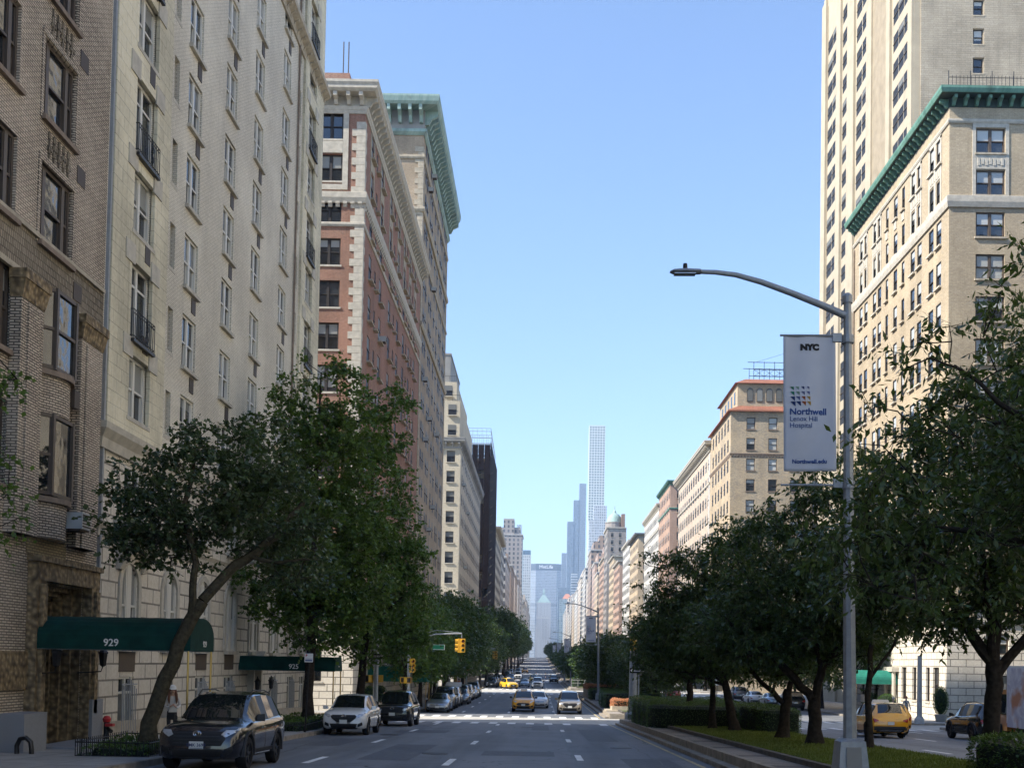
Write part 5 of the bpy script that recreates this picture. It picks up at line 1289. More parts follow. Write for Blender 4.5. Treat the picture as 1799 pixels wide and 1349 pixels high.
cherry('short cherry tree with thick split trunk just left of the forked one', 8.55, 39.0, [(0,0,0,.21), (.1,0,1.1,.18), (.2,0,1.7,.15)],
    [[(.1,0,1.2,.11), (-.8,.1,2.0,.08), (-1.6,.2,3.0,.05)], [(.2,0,1.6,.11), (.7,.1,2.8,.08), (1.0,.2,4.0,.04)]],
    [(-.2,.2,4.0,2.7,2.6,1.5), (-1.8,.2,3.8,1.8,2.0,1.3), (.8,.2,5.0,1.6,1.8,1.3), (-.6,.2,6.4,1.8,1.9,1.4), (-.4,-.2,3.0,3.0,2.6,.9)], 460, 23, shell=.35)
cherry('cherry tree with trunk leaning left in front of the long hedge', 7.9, 46.2, [(.25,0,0,.22), (.0,0,1.2,.18), (-.25,0,2.2,.15)],
    [[(-.25,0,2.0,.11), (-1.3,.1,3.2,.08), (-2.4,.2,4.4,.04)], [(-.2,0,2.1,.11), (.7,.1,3.4,.08), (1.4,.2,4.6,.04)], [(-.2,0,2.2,.09), (-.2,.2,4.0,.06), (-.2,.2,5.6,.04)], [(-.2,0,1.9,.07), (-1.8,0,2.4,.05), (-3.2,.1,2.6,.03)]],
    [(-.4,.2,4.4,3.2,2.8,1.9), (-2.4,.2,4.1,2.0,2.1,1.5), (.6,.2,6.2,2.0,2.0,1.5), (-1.4,.2,6.4,1.3,1.4,1.2), (-3.0,.1,5.4,1.0,1.1,.9), (-2.8,.1,3.0,1.6,1.8,1.1), (0,.1,2.9,3.4,2.6,.9), (0,.2,7.0,1.8,2,1.4), (-2.2,.2,6.4,1.4,1.5,1.6), (.4,.2,8.0,1.2,1.3,1.0)], 680, 24, shell=.35,
    extra=np.array([(-3.9,.1,6.0), (-4.2,.1,5.2), (-3.7,.1,7.0), (-2.2,.1,7.6), (-.3,.1,8.0), (.9,.1,8.1), (-4.3,.1,4.4)]))
cherry('slim cherry trunk close behind the left-leaning cherry tree', 7.6, 48.6, [(0,0,0,.17), (.0,0,1.2,.14), (-.1,0,2.4,.12)], [[(-.1,0,2.2,.09), (.5,.1,3.6,.06), (.9,.2,4.6,.03)]],
    [(.3,.4,4.4,2.6,2.4,1.6), (-1.2,.4,4.2,1.8,2,1.4), (0,.4,3.0,2.8,2.4,.8)], 260, 25)
cherry('slender young cherry tree between the lamp post and the yellow taxis', 9.6, 32.3, [(0,0,0,.11), (-.05,0,1.6,.09), (.05,0,3.0,.07)], [[(0,0,2.0,.05), (.7,0,3.0,.04), (1.0,0,3.8,.02)]],
    [(.2,.2,4.2,1.8,1.8,1.2), (.4,.2,5.6,1.2,1.3,.9)], 120, 26)
cherry('cherry tree standing beyond the hedge near the median end', 7.6, 56.0, [(0,0,0,.2), (0,0,1.3,.17), (0,0,2.3,.15)], [[(0,0,2.0,.1), (-1.2,0,3.4,.06), (-1.8,0,4.6,.03)], [(0,0,2.0,.1), (1.2,0,3.4,.06), (1.6,0,4.8,.03)]],
    [(-.2,.2,4.4,2.9,2.8,1.8), (-1.6,.2,4.2,1.8,2,1.3), (.6,.2,6.0,1.6,1.6,1.2)], 260, 27, leaf=.17)
# shared trees for the distance
def proto_tree(seed, h, rad, ncl, leaf, lmat, low=.32):
    rs = np.random.RandomState(seed); hc = h*(1+low)/2; rz = h*(1-low)/2
    blobs = [(0, 0, hc, rad, rad, rz)] + [(rs.uniform(-.5, .5)*rad, rs.uniform(-.5, .5)*rad, hc+rs.uniform(-.5, .7)*rz, rad*.6, rad*.6, rz*.45) for _ in range(5)]
    t = make_tree('street_tree', 'x', (0, 0, 0), [(0,0,0,.16+h*.008), (rs.uniform(-.2, .2), 0, h*.3, .15), (0, 0, h*.8, .05)], [[(0,0,h*.28,.09), (rad*.4, .3, h*.5, .05)], [(0,0,h*.3,.09), (-rad*.4, -.3, h*.55, .05)]],
        blobs, ncl, 5, 7, rad*.30, leaf, .8, lmat, 'bark', seed, shell=.45)
    return t
PR = [proto_tree(31, 10.5, 3.6, 330, .26, 'leaf_g', .2), proto_tree(32, 12.5, 4.3, 360, .30, 'leaf_f', .18), proto_tree(33, 17, 5.2, 330, .42, 'leaf_f'), proto_tree(34, 7.8, 4.0, 340, .27, 'leaf_c', .17), proto_tree(35, 7.0, 3.4, 130, .42, 'leaf_f', .2)]
def plant(k, x, y, label, group, s=1.0, rot=0, dz=.15):
    t = copy_tree(PR[k]); t.location = (x, y, E(y)+dz); t.rotation_euler = (0, 0, rot); t.scale = (s, s, s); t['label'] = label; t['category'] = 'tree'; t['group'] = group
    return t
rr = random.Random(9)
gl = 'street trees on the left pavement'
ordn = ['first', 'second', 'third', 'fourth', 'fifth', 'sixth', 'seventh', 'eighth', 'ninth', 'tenth', 'eleventh', 'twelfth', 'thirteenth', 'fourteenth', 'fifteenth', 'sixteenth']
for i, y in enumerate((86, 93, 101, 109, 118, 127, 137, 146)):
    plant(0 if i < 3 else 1, -10.4+rr.uniform(-.3, .5), y, ordn[i]+' street tree after the near crossing in the left row before the teal cornice house', gl, rr.uniform(.85, 1.02), rr.uniform(0, 6))
for i, y in enumerate((184, 194, 204, 214, 224, 234, 264, 274, 285, 297, 310)):
    plant(1 if i < 3 else 2, -9.6+(.8 if i > 2 else 0)+rr.uniform(-.3, .5), y, ordn[i]+' tree of the left row beyond the second crossing', gl, rr.uniform(.85, 1.05), rr.uniform(0, 6))
for i, y in enumerate((344, 358, 372, 388, 424, 440, 456, 472, 506, 524, 545, 590, 620)):
    plant(2, -9.0+rr.uniform(-.4, .6), y, ordn[i]+' tree of the far left row past the black scaffolding', gl, rr.uniform(.75, 1.0), rr.uniform(0, 6))
gm_ = 'cherry trees on the median'
for i, y in enumerate((92, 99, 106, 113, 121, 129, 137, 145)):
    plant(3, (9.8 if y < 115 else 8.4)+rr.uniform(-.1, .3), y, ordn[i]+' median tree after the flower bed of the near crossing', gm_, .72 if y < 110 else (.8 if y < 115 else rr.uniform(.88, 1.0)), rr.uniform(0, 6), .44)
for i, y in enumerate((186, 196, 206, 217, 228, 238, 268, 280, 292, 306, 348, 362, 378, 394, 428, 446)):
    plant(4, 8.0+rr.uniform(-.8, .8), y, ordn[i]+' median tree beyond the second crossing', gm_, rr.uniform(.9, 1.15), rr.uniform(0, 6), .44)
for i, y in enumerate((470, 510, 540, 590, 630, 680, 740, 790)):
    plant(4, 8.0, y, ordn[i]+' median tree at the far end of the avenue', gm_, rr.uniform(1.2, 1.5), rr.uniform(0, 6), .44)
gr_ = 'street trees on the right pavement'
for i, y in enumerate((97, 107, 118, 129, 182, 194, 206, 220, 234, 262, 276, 292)):
    plant(1 if i < 4 else 4, 27.2, y, ordn[i]+' pavement tree on the far right side beyond the green cornice corner', gr_, rr.uniform(.7, .85) if i < 4 else 1.2, rr.uniform(0, 6))
for i, (x, y) in enumerate(((-19, 66.9), (-42, 78.5), (-27, 66.9), (42, 68), (50, 68))): plant(0, x, y, ['tree on the left side street seen past the canopy poles', 'second tree deeper in the left side street', 'tree on the near pavement of the left side street', 'tree on the right side street behind the dark car', 'tree deep in the right side street'][i], 'trees on the side streets', .8, i)
for p_ in PR:
    for c in list(p_.children): bpy.data.objects.remove(c)
    bpy.data.objects.remove(p_)
# ------------------------------------------------------------------ hedges, flowers, planters
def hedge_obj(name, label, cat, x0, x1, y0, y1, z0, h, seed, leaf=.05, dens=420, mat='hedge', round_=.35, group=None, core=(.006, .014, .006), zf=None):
    rs = np.random.RandomState(seed); t = thing(name, label, cat, ((x0+x1)/2, (y0+y1)/2, z0), group)
    hx, hy = (x1-x0)/2, (y1-y0)/2; 
    def shape(u, v, w):  # u,v in [-1,1] around superellipse
        return u, v, w
    n = int(dens * (4*(hx+hy)*h + 4*hx*hy)); r = round_
    # sample on rounded box: pick face by area
    A = np.array([4*hx*hy, 2*(hx)*h*2, 2*hy*h*2]); f = rs.choice(3, n, p=A/A.sum()); P = np.zeros((n, 3)); N = np.zeros((n, 3))
    a, b = rs.uniform(-1, 1, n), rs.uniform(0, 1, n); c = rs.uniform(-1, 1, n); sg = rs.choice([-1, 1], n)
    k = f == 0; P[k] = np.c_[a[k]*hx, c[k]*hy, np.full(k.sum(), h)]; N[k] = (0, 0, 1)
    k = f == 1; P[k] = np.c_[a[k]*hx, sg[k]*hy, b[k]*h]; N[k] = np.c_[np.zeros(k.sum()), sg[k], np.zeros(k.sum())]
    k = f == 2; P[k] = np.c_[sg[k]*hx, c[k]*hy, b[k]*h]; N[k] = np.c_[sg[k], np.zeros(k.sum()), np.zeros(k.sum())]
    q = P.copy(); inner = np.c_[np.clip(P[:,0], -hx+r, hx-r), np.clip(P[:,1], -hy+r, hy-r), np.minimum(P[:,2], h-r*.7)]
    d = q-inner; L = np.linalg.norm(d, axis=1)[:, None]+1e-6; q = inner + d/L*np.minimum(L, r)
    wob = .05*np.sin(q[:,0]*3.1+seed)+.05*np.sin(q[:,1]*2.3+seed*2); q += (d/L)*(wob[:, None] + rs.normal(0, .025, (n, 1)))
    V = leaf_quads(q, d/L*.8 + rs.normal(0, .6, (n, 3)), leaf, rs, .6, .2, 0)
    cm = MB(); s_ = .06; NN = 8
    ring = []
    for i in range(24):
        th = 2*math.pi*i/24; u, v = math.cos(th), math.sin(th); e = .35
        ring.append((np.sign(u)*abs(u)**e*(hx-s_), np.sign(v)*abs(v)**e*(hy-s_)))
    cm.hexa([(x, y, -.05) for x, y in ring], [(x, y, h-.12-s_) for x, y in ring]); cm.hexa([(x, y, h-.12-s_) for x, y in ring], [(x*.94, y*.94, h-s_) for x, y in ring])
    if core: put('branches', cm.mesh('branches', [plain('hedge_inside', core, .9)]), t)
    put('foliage', np_mesh('foliage', V, 4, [M[mat]]), t)
    return t
e = E(60)+.34
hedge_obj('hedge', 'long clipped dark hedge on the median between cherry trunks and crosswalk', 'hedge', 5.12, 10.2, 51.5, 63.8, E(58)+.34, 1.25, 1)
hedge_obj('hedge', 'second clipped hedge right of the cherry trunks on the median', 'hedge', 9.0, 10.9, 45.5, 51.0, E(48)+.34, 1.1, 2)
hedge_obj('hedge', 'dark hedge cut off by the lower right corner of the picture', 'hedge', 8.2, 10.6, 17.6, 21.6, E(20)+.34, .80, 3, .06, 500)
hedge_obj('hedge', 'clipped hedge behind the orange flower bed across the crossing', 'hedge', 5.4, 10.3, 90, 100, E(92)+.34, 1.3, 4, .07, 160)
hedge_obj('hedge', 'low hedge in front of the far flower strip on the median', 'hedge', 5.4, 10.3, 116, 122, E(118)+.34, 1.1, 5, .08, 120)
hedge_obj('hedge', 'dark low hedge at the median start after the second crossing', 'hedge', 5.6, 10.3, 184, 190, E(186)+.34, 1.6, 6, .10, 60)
for (x0, x1, y0, y1, lb, s_) in ((5.7, 8.9, 84.6, 87.2, 'orange flower bed in a stone box at the median end past the near crossing', 7), (5.4, 10.4, 123, 133, 'long strip of orange flowers farther along the median', 8)):
    z = E(y0)+.34; t = hedge_obj('flower_bed', lb, 'flower bed', x0, x1, y0, y1, z+.35 if y0 < 100 else z+.9, .5 if y0 < 100 else .45, s_, .10, 420, 'flower', .2, 'orange flower beds on the median', (.02, .05, .01))
    bx_ = MB(); zz = -.75 if y0 < 100 else -.9; bx_.box(-(x1-x0)/2-.12, (x1-x0)/2+.12, -(y1-y0)/2-.12, (y1-y0)/2+.12, zz, .05)
    if y0 < 100: bx_.box(-(x1-x0)/2-.6, (x1-x0)/2+.4, -(y1-y0)/2-.7, (y1-y0)/2+.3, zz-.02, zz+.5)
    put('planter_box', bx_.mesh('planter_box', [M['tanstone']]), t)
def round_bush(label, x, y, z, r, h, seed):
    rs = np.random.RandomState(seed); t = thing('round_bush', label, 'bush', (x, y, z), 'clipped bushes by the doors'); n = 2600
    d = rs.normal(0, 1, (n, 3)); d /= np.linalg.norm(d, axis=1)[:, None]; P = d*np.array([r, r, h/2])*(1+rs.normal(0, .04, (n, 1))) + np.array([0, 0, h/2])
    put('foliage', np_mesh('foliage', leaf_quads(P, d+rs.normal(0, .6, (n, 3)), .08, rs, .6, .2, 0), 4, [M['hedge']]), t)
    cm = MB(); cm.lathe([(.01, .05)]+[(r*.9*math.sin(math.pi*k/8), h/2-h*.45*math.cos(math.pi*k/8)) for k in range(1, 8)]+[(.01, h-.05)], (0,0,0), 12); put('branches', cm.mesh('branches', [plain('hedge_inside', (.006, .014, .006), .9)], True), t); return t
# fenced tree pits on the left pavement
def pit(label, x0, x1, y0, y1, h, seed, group='planted tree pits'):
    y = (y0+y1)/2; z = min(E(y0), E(y1))+.15; t = thing('tree_pit', label, 'planter', ((x0+x1)/2, y, z), group)
    t2 = hedge_obj('plants', 'x', 'x', x0+.12, x1-.12, y0+.12, y1-.12, z, h, seed, .08, 260, 'hedge', .15)
    for c in list(t2.children):
        c.parent = t; c.location = (0, 0, 0); c.name = 'shrub' if c.name.startswith('fol') else 'shrub_stems'
    bpy.data.objects.remove(t2)
    m = MB(); hx, hy = (x1-x0)/2, (y1-y0)/2
    def run(ax, a, b, fixed):
        n = max(3, int((b-a)/.13))
        for i in range(n+1):
            u = a+(b-a)*i/n; p = (u, fixed) if ax else (fixed, u)
            m.tube([(p[0], p[1], 0), (p[0], p[1], .50)], .011, 4)
        for zz in (.1, .43): m.tube([(a, fixed, zz), (b, fixed, zz)] if ax else [(fixed, a, zz), (fixed, b, zz)], .015, 4)
    run(1, -hx, hx, -hy); run(1, -hx, hx, hy); run(0, -hy, hy, -hx); run(0, -hy, hy, hx)
    put('fence', m.mesh('fence', [M['iron']]), t)
    sl_ = MB(); sl_.quad((-hx, -hy, .02), (hx, -hy, .02), (hx, hy, .02), (-hx, hy, .02)); put('soil', sl_.mesh('soil', [plain('dark_soil', (.03, .024, .018), .95, .1, 0, .4, 12)]), t)
    return t
pit('fenced tree pit round the foot of the leaning tree', -11.3, -9.5, 27.2, 30.6, .30, 41)
pit('leafy fenced tree pit at the foot of the tall ginkgo', -11.3, -9.5, 45.0, 51.5, .55, 42)
pit('leafy tree pit partly hidden by the white parked car', -11.3, -9.5, 57.5, 63.8, .5, 43)
for i, (x, y, r) in enumerate(((-12.9, 84.5, .62), (-12.6, 87.6, .62), (28.4, 90.8, .7), (28.4, 95.2, .7), (29.0, 80.2, .5))):
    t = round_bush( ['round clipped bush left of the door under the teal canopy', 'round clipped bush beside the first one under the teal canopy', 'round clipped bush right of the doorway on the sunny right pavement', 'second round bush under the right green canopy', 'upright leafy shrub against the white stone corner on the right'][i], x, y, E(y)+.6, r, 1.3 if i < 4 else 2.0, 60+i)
    pt = MB(); pt.lathe([(.0, -.5), (.34, -.5), (.45, .05), (.4, .08), (.0, .08)], (0, 0, 0), 12); put('pot', pt.mesh('pot', [M['bulk']], True), t)
# ------------------------------------------------------------------ air
hz = MB(); hz.box(-900, 900, -60, 4200, -10.2, 470)
m, t, p = nt('haze_air'); t.nodes.remove(p); pvn = t.nodes.new('ShaderNodeVolumePrincipled'); pvn.inputs['Density'].default_value = .00021; pvn.inputs['Color'].default_value = (.55, .74, 1, 1); pvn.inputs['Anisotropy'].default_value = .1
t.links.new(pvn.outputs[0], t.nodes['Material Output'].inputs['Volume'])
tag(put('haze', hz.mesh('haze', [m])), 'thin blue summer haze over the avenue', None, kind='stuff')
# ------------------------------------------------------------------ vehicles: length runs along +y, front end at y = 0 facing -y
M['carglass'] = plain('car_glass', (.010, .012, .013), .03, .9); 
M['chrome'] = plain('chrome_trim', (.55, .56, .58), .15, .6, 1); M['lamp'] = plain('headlamp_lens', (.50, .52, .54), .08, .9, .4); M['tail'] = plain('tail_lamp', (.30, .012, .010), .15, .8)
M['clad'] = plain('grey_plastic_cladding', (.028, .028, .030), .6); M['plate'] = plain('number_plate', (.62, .62, .58), .4); M['rim'] = plain('alloy_rim', (.35, .36, .38), .25, .5, .9); M['rimd'] = plain('dark_alloy_rim', (.05, .05, .055), .3, .5, .7)
M['navy'] = plain('number_ink', (.02, .03, .10), .5); M['under'] = plain('underbody', (.008, .008, .008), .9)
SHAPES = {  # stations: y fraction, bottom, shoulder, top, half width, top half width
 'suv': dict(L=4.6, st=[(0,.42,.60,.72,.66,.55),(.012,.30,.72,.84,.80,.70),(.045,.25,.86,.95,.88,.74),(.11,.24,.93,1.02,.915,.76),(.18,.24,.96,1.08,.925,.76),(.25,.24,1.0,1.12,.93,.72),(.30,.24,1.02,1.28,.93,.68),(.36,.24,1.03,1.48,.93,.64),(.42,.24,1.04,1.62,.93,.61),(.50,.24,1.05,1.68,.93,.60),(.62,.24,1.06,1.695,.93,.60),(.74,.24,1.09,1.69,.93,.60),(.87,.24,1.11,1.655,.92,.59),(.925,.26,1.11,1.59,.91,.58),(.97,.30,1.09,1.20,.90,.64),(.985,.36,.98,1.02,.87,.66),(1,.46,.80,.86,.78,.62)], cab=(5, 13), ws=(5, 8), rw=(12, 14), pil=(9, 11), wb=(.195, .79), wr=.36, half=.93),
 'sedan': dict(L=4.75, st=[(0,.38,.50,.58,.62,.50),(.012,.26,.58,.68,.78,.68),(.045,.20,.70,.78,.87,.74),(.12,.18,.80,.88,.90,.74),(.20,.18,.85,.95,.91,.72),(.28,.18,.89,1.0,.915,.68),(.33,.18,.90,1.14,.915,.63),(.39,.18,.91,1.32,.915,.58),(.45,.18,.92,1.41,.915,.56),(.54,.18,.93,1.45,.915,.55),(.64,.18,.94,1.43,.915,.54),(.73,.18,.95,1.34,.91,.54),(.80,.20,.96,1.17,.90,.56),(.86,.22,.96,1.06,.89,.62),(.95,.26,.94,1.03,.87,.66),(.985,.34,.84,.93,.84,.64),(1,.42,.70,.76,.76,.60)], cab=(5, 12), ws=(5, 8), rw=(11, 13), pil=(9, 10), wb=(.20, .80), wr=.33, half=.915),
 'bigsuv': dict(L=4.95, st=[(0,.46,.80,.95,.76,.66),(.012,.32,.92,1.05,.88,.78),(.035,.28,1.02,1.12,.95,.82),(.10,.27,1.06,1.16,.975,.82),(.17,.27,1.08,1.20,.98,.81),(.24,.27,1.10,1.24,.98,.78),(.29,.27,1.11,1.44,.98,.74),(.34,.27,1.12,1.66,.98,.70),(.385,.27,1.13,1.80,.98,.68),(.50,.27,1.14,1.87,.98,.67),(.64,.27,1.15,1.88,.98,.67),(.78,.27,1.16,1.87,.98,.66),(.90,.27,1.16,1.84,.97,.65),(.95,.28,1.16,1.76,.96,.65),(.975,.30,1.14,1.30,.95,.74),(.99,.36,1.02,1.08,.92,.72),(1,.46,.86,.92,.84,.66)], cab=(5, 13), ws=(5, 8), rw=(12, 14), pil=(9, 11), wb=(.19, .78), wr=.40, half=.98)}
def loft(sh):
    """rings of 2*11 points; returns dict of face lists by role"""
    rings = []
    for (f, zb, zs, zt, w, wt) in sh['st']:
        y = f*sh['L']; zm = zb + (zs-zb)*.5
        half = [(0, zb), (w*.80, zb), (w*.955, zb+.07), (w*1.0, zm-.02), (w*.995, zs-.14), (w*.965, zs-.03), (w*.925, zs+.012), (wt+.02+(w*.9-wt)*.10, max(zs+.03, zt-.075)), (wt*.93, zt-.018), (wt*.55, zt+.004), (0, zt+.012)]
        rings.append([(x, y, z) for x, z in half])
    return rings
def build_car(kind, paint, name='parked_car', rim='rim', clad=False, taxi=False, face='plain', plate=None, rear=False, roofrail=False, mirror_dark=False, scale=1.0):
    sh = SHAPES[kind]; rings = loft(sh); NR = 11
    V = []; 
    for r in rings:
        for s_ in (1, -1):
            for (x, y, z) in r: V.append((x*s_, y, z))
    def idx(i, side, k): return i*2*NR + side*NR + k
    roles = {'body': [], 'ws': [], 'sw': [], 'rw': []}
    c0, c1 = sh['cab']; 
    for i in range(len(rings)-1):
        for side in (0, 1):
            for k in range(NR-1):
                f = (idx(i, side, k), idx(i+1, side, k), idx(i+1, side, k+1), idx(i, side, k+1)); f = f if side == 0 else f[::-1]
                role = 'body'
                if k == 6 and c0 <= i < c1 and i not in sh['pil'] and not (i == c0): role = 'sw'
                if k == 6 and i in sh['pil']: role = 'pil'
                if k in (8, 9) and sh['ws'][0] <= i < sh['ws'][1]: role = 'ws'
                if k in (8, 9) and sh['rw'][0] <= i < sh['rw'][1]: role = 'rw'
                roles.setdefault(role, []).append(f)
    for i in (0, len(rings)-1):
        for k in range(NR-1): roles['body'].append((idx(i,0,k), idx(i,0,k+1), idx(i,1,k+1), idx(i,1,k)))
    t = thing(name, 'x', 'car'); L = sh['L']
    def mesh_of(nm, fs, mats, smooth=True, parent=t, mi=None):
        used = sorted({v for f in fs for v in f}); mp = {v: n for n, v in enumerate(used)}
        me = bpy.data.meshes.new(nm); me.from_pydata([V[v] for v in used], [], [tuple(mp[v] for v in f) for f in fs])
        for m in mats: me.materials.append(m)
        if mi: me.polygons.foreach_set('material_index', mi)
        me.polygons.foreach_set('use_smooth', [smooth]*len(fs)); me.update(); return me
    # body solid for the arches: whole closed loft, boolean with wheel cylinders, then glass faces dropped
    fs = []; mi = []
    for r, m_ in (('body', 0), ('ws', 1), ('rw', 1), ('sw', 1), ('pil', 2)):
        for f in roles.get(r, []): fs.append(f); mi.append(m_)
    me = mesh_of('body', fs, [paint, M['carglass'], M['black'], M['under']], True, mi=mi)
    bm = bmesh.new(); bm.from_mesh(me); bmesh.ops.remove_doubles(bm, verts=bm.verts, dist=.0005); bmesh.ops.recalc_face_normals(bm, faces=bm.faces); bm.to_mesh(me); bm.free()
    bo = put('body', me, t)
    cm = MB()
    for f in sh['wb']:
        for sg in (-1, 1):
            x0, x1 = sorted((sg*.55, sg*1.2)); n = 24; r = sh['wr']+.055
            P0 = [(x0, f*L+r*math.cos(2*math.pi*k/n), sh['wr']+.01+r*math.sin(2*math.pi*k/n)) for k in range(n)]; P1 = [(x1, y, z) for _, y, z in P0]; cm.hexa(P0, P1, 0)
    cme = cm.mesh('cut', [M['under']]); co = bpy.data.objects.new('cut', cme); COL.objects.link(co)
    bmm = bmesh.new(); bmm.from_mesh(cme); bmesh.ops.recalc_face_normals(bmm, faces=bmm.faces); bmm.to_mesh(cme); bmm.free()
    md = bo.modifiers.new('b', 'BOOLEAN'); md.object = co; md.operation = 'DIFFERENCE'; md.solver = 'EXACT'
    dg = bpy.context.evaluated_depsgraph_get(); nme = bpy.data.meshes.new_from_object(bo.evaluated_get(dg)); nme.name = 'body'
    bo.modifiers.clear(); bo.data = nme; bpy.data.objects.remove(co); bpy.data.meshes.remove(me)
    try: nme.set_sharp_from_angle(angle=R(50))
    except Exception: pass
    bm = bmesh.new(); bm.from_mesh(nme); bvh = BVHTree.FromBMesh(bm)
    # split glass out as its own part
    gbm = bm.copy(); g_ix = 1
    bmesh.ops.delete(gbm, geom=[f for f in gbm.faces if f.material_index != 1], context='FACES')
    for f in gbm.faces: f.material_index = 0
    bmesh.ops.delete(bm, geom=[f for f in bm.faces if f.material_index == 1], context='FACES'); bm.to_mesh(nme); bm.free()
    # front glass vs side glass vs rear glass by position
    for nm, test in (('windshield', lambda c: c.y < sh['st'][sh['ws'][1]][0]*L and abs(c.x) < .62 and c.z > .9 ), ('rear_window', None), ('side_window', None)):
        pass
    ys0 = sh['st'][sh['ws'][1]][0]*L+.01; ys1 = sh['st'][sh['rw'][0]][0]*L-.01
    def side_face(f): return abs(f.normal.x) > .75
    for nm, fn in (('windshield', lambda f: (not side_face(f)) and f.calc_center_median().y < ys0), ('rear_window', lambda f: (not side_face(f)) and f.calc_center_median().y > ys0), ('side_window', lambda f: side_face(f) and f.calc_center_median().x > 0), ('side_window', lambda f: side_face(f) and f.calc_center_median().x < 0)):
        b2 = gbm.copy(); b2.normal_update(); bmesh.ops.delete(b2, geom=[f for f in b2.faces if not fn(f)], context='FACES')
        if len(b2.faces):
            gme = bpy.data.meshes.new(nm); b2.to_mesh(gme); gme.materials.clear(); gme.materials.append(M['carglass']); put(nm, gme, t)
        b2.free()
    gbm.free()
    def patch(nm, poly, axis, mat, off=.012, nx=10, nz=5, parent=t, mir=False, thick=.03, smooth=True):
        """polygon (u,z) laid on the body: axis 'F' front (u=x), 'B' rear, 'R' right side (u=y), 'L' left side"""
        if mir: poly = [(-u, z) for u, z in poly]
        zs_ = [p[1] for p in poly]; z0, z1 = min(zs_), max(zs_); mb = MB(); rows = []
        for j in range(nz+1):
            z = z0+(z1-z0)*(.02+.96*j/nz); xs_ = []
            for a in range(len(poly)):
                (ua, za), (ub, zb_) = poly[a], poly[(a+1) % len(poly)]
                if (za-z)*(zb_-z) <= 0 and abs(za-zb_) > 1e-6: xs_.append(ua+(ub-ua)*(z-za)/(zb_-za))
            if len(xs_) < 2: return None
            lo, hi = min(xs_), max(xs_); row = []
            for i in range(nx+1):
                u = lo+(hi-lo)*i/nx
                if axis == 'F': o_, d_ = Vector((u, -1, z)), Vector((0, 1, 0))
                elif axis == 'B': o_, d_ = Vector((u, L+1, z)), Vector((0, -1, 0))
                elif axis == 'R': o_, d_ = Vector((2, u, z)), Vector((-1, 0, 0))
                else: o_, d_ = Vector((-2, u, z)), Vector((1, 0, 0))
                h = bvh.ray_cast(o_, d_)
                p = h[0] if h[0] is not None else o_ + d_*1.3
                row.append(p - d_*off)
            rows.append(row)
        base = len(mb.v)
        for row in rows: mb.v += [tuple(p) for p in row]
        W_ = nx+1
        for j in range(nz):
            for i in range(nx): mb.f.append((j*W_+i, j*W_+i+1, (j+1)*W_+i+1, (j+1)*W_+i)); mb.m.append(0)
        dd = {'F': Vector((0, thick, 0)), 'B': Vector((0, -thick, 0)), 'R': Vector((-thick, 0, 0)), 'L': Vector((thick, 0, 0))}[axis]
        edge = [j*W_ for j in range(nz+1)] + [nz*W_+i for i in range(1, W_)] + [j*W_+nx for j in range(nz-1, -1, -1)] + [i for i in range(nx-1, 0, -1)]
        n0 = len(mb.v); mb.v += [tuple(Vector(mb.v[e])+dd) for e in edge]
        for q in range(len(edge)): r_ = (q+1) % len(edge); mb.f.append((edge[q], edge[r_], n0+r_, n0+q)); mb.m.append(0)
        return put(nm, mb.mesh(nm, [mat], smooth), parent)
    hw = sh['half']; zs1 = sh['st'][2][2]; zs0 = sh['st'][0][2]
    big = kind == 'bigsuv'; sed = kind == 'sedan'
    gz = {'suv': (.60, .86), 'sedan': (.50, .66), 'bigsuv': (.72, 1.00)}[kind]; lz = {'suv': (.74, .90), 'sedan': (.60, .72), 'bigsuv': (.80, 1.0)}[kind]
    bz = {'suv': (.30, .50), 'sedan': (.24, .40), 'bigsuv': (.36, .58)}[kind]
    # front
    if face == 'wide': gp = [(-.52, gz[0]-.06), (.52, gz[0]-.06), (.62, gz[0]+.10), (.60, gz[1]), (-.60, gz[1]), (-.62, gz[0]+.10)]
    elif face == 'shield': gp = [(-.26, gz[0]-.08), (.26, gz[0]-.08), (.50, gz[0]+.10), (.55, gz[1]-.03), (.42, gz[1]-.01), (-.42, gz[1]-.01), (-.55, gz[1]-.03), (-.50, gz[0]+.10)]
    elif face == 'oval': gp = [(-.38, gz[0]-.10), (.38, gz[0]-.10), (.55, gz[0]), (.42, gz[0]+.12), (-.42, gz[0]+.12), (-.55, gz[0])]
    elif face == 'slim': gp = [(-.50, gz[1]-.10), (.50, gz[1]-.10), (.55, gz[1]-.02), (-.55, gz[1]-.02)]
    else: gp = [(-.48, gz[0]), (.48, gz[0]), (.52, gz[1]-.04), (-.52, gz[1]-.04)]
    g_ = patch('grille', gp, 'F', M['black'], .012, 14, 6)
    if face in ('wide', 'plain', 'shield', 'slim'):
        zlo, zhi = min(p[1] for p in gp), max(p[1] for p in gp)
        n = 4 if face != 'slim' else 2
        for i in range(n):
            z = zlo+(zhi-zlo)*(i+.7)/(n+.4); ww = .50 if face != 'shield' else .22+.26*(i+1)/n
            patch('grille_bar', [(-ww, z), (ww, z), (ww, z+.018), (-ww, z+.018)], 'F', M['chrome'] if face == 'slim' else M['clad'], .022, 12, 1, parent=t)
    if face == 'shield': patch('grille_trim', [(-.27, gz[0]-.115), (.27, gz[0]-.115), (.30, gz[0]-.085), (-.30, gz[0]-.085)], 'F', M['chrome'], .02, 10, 1)
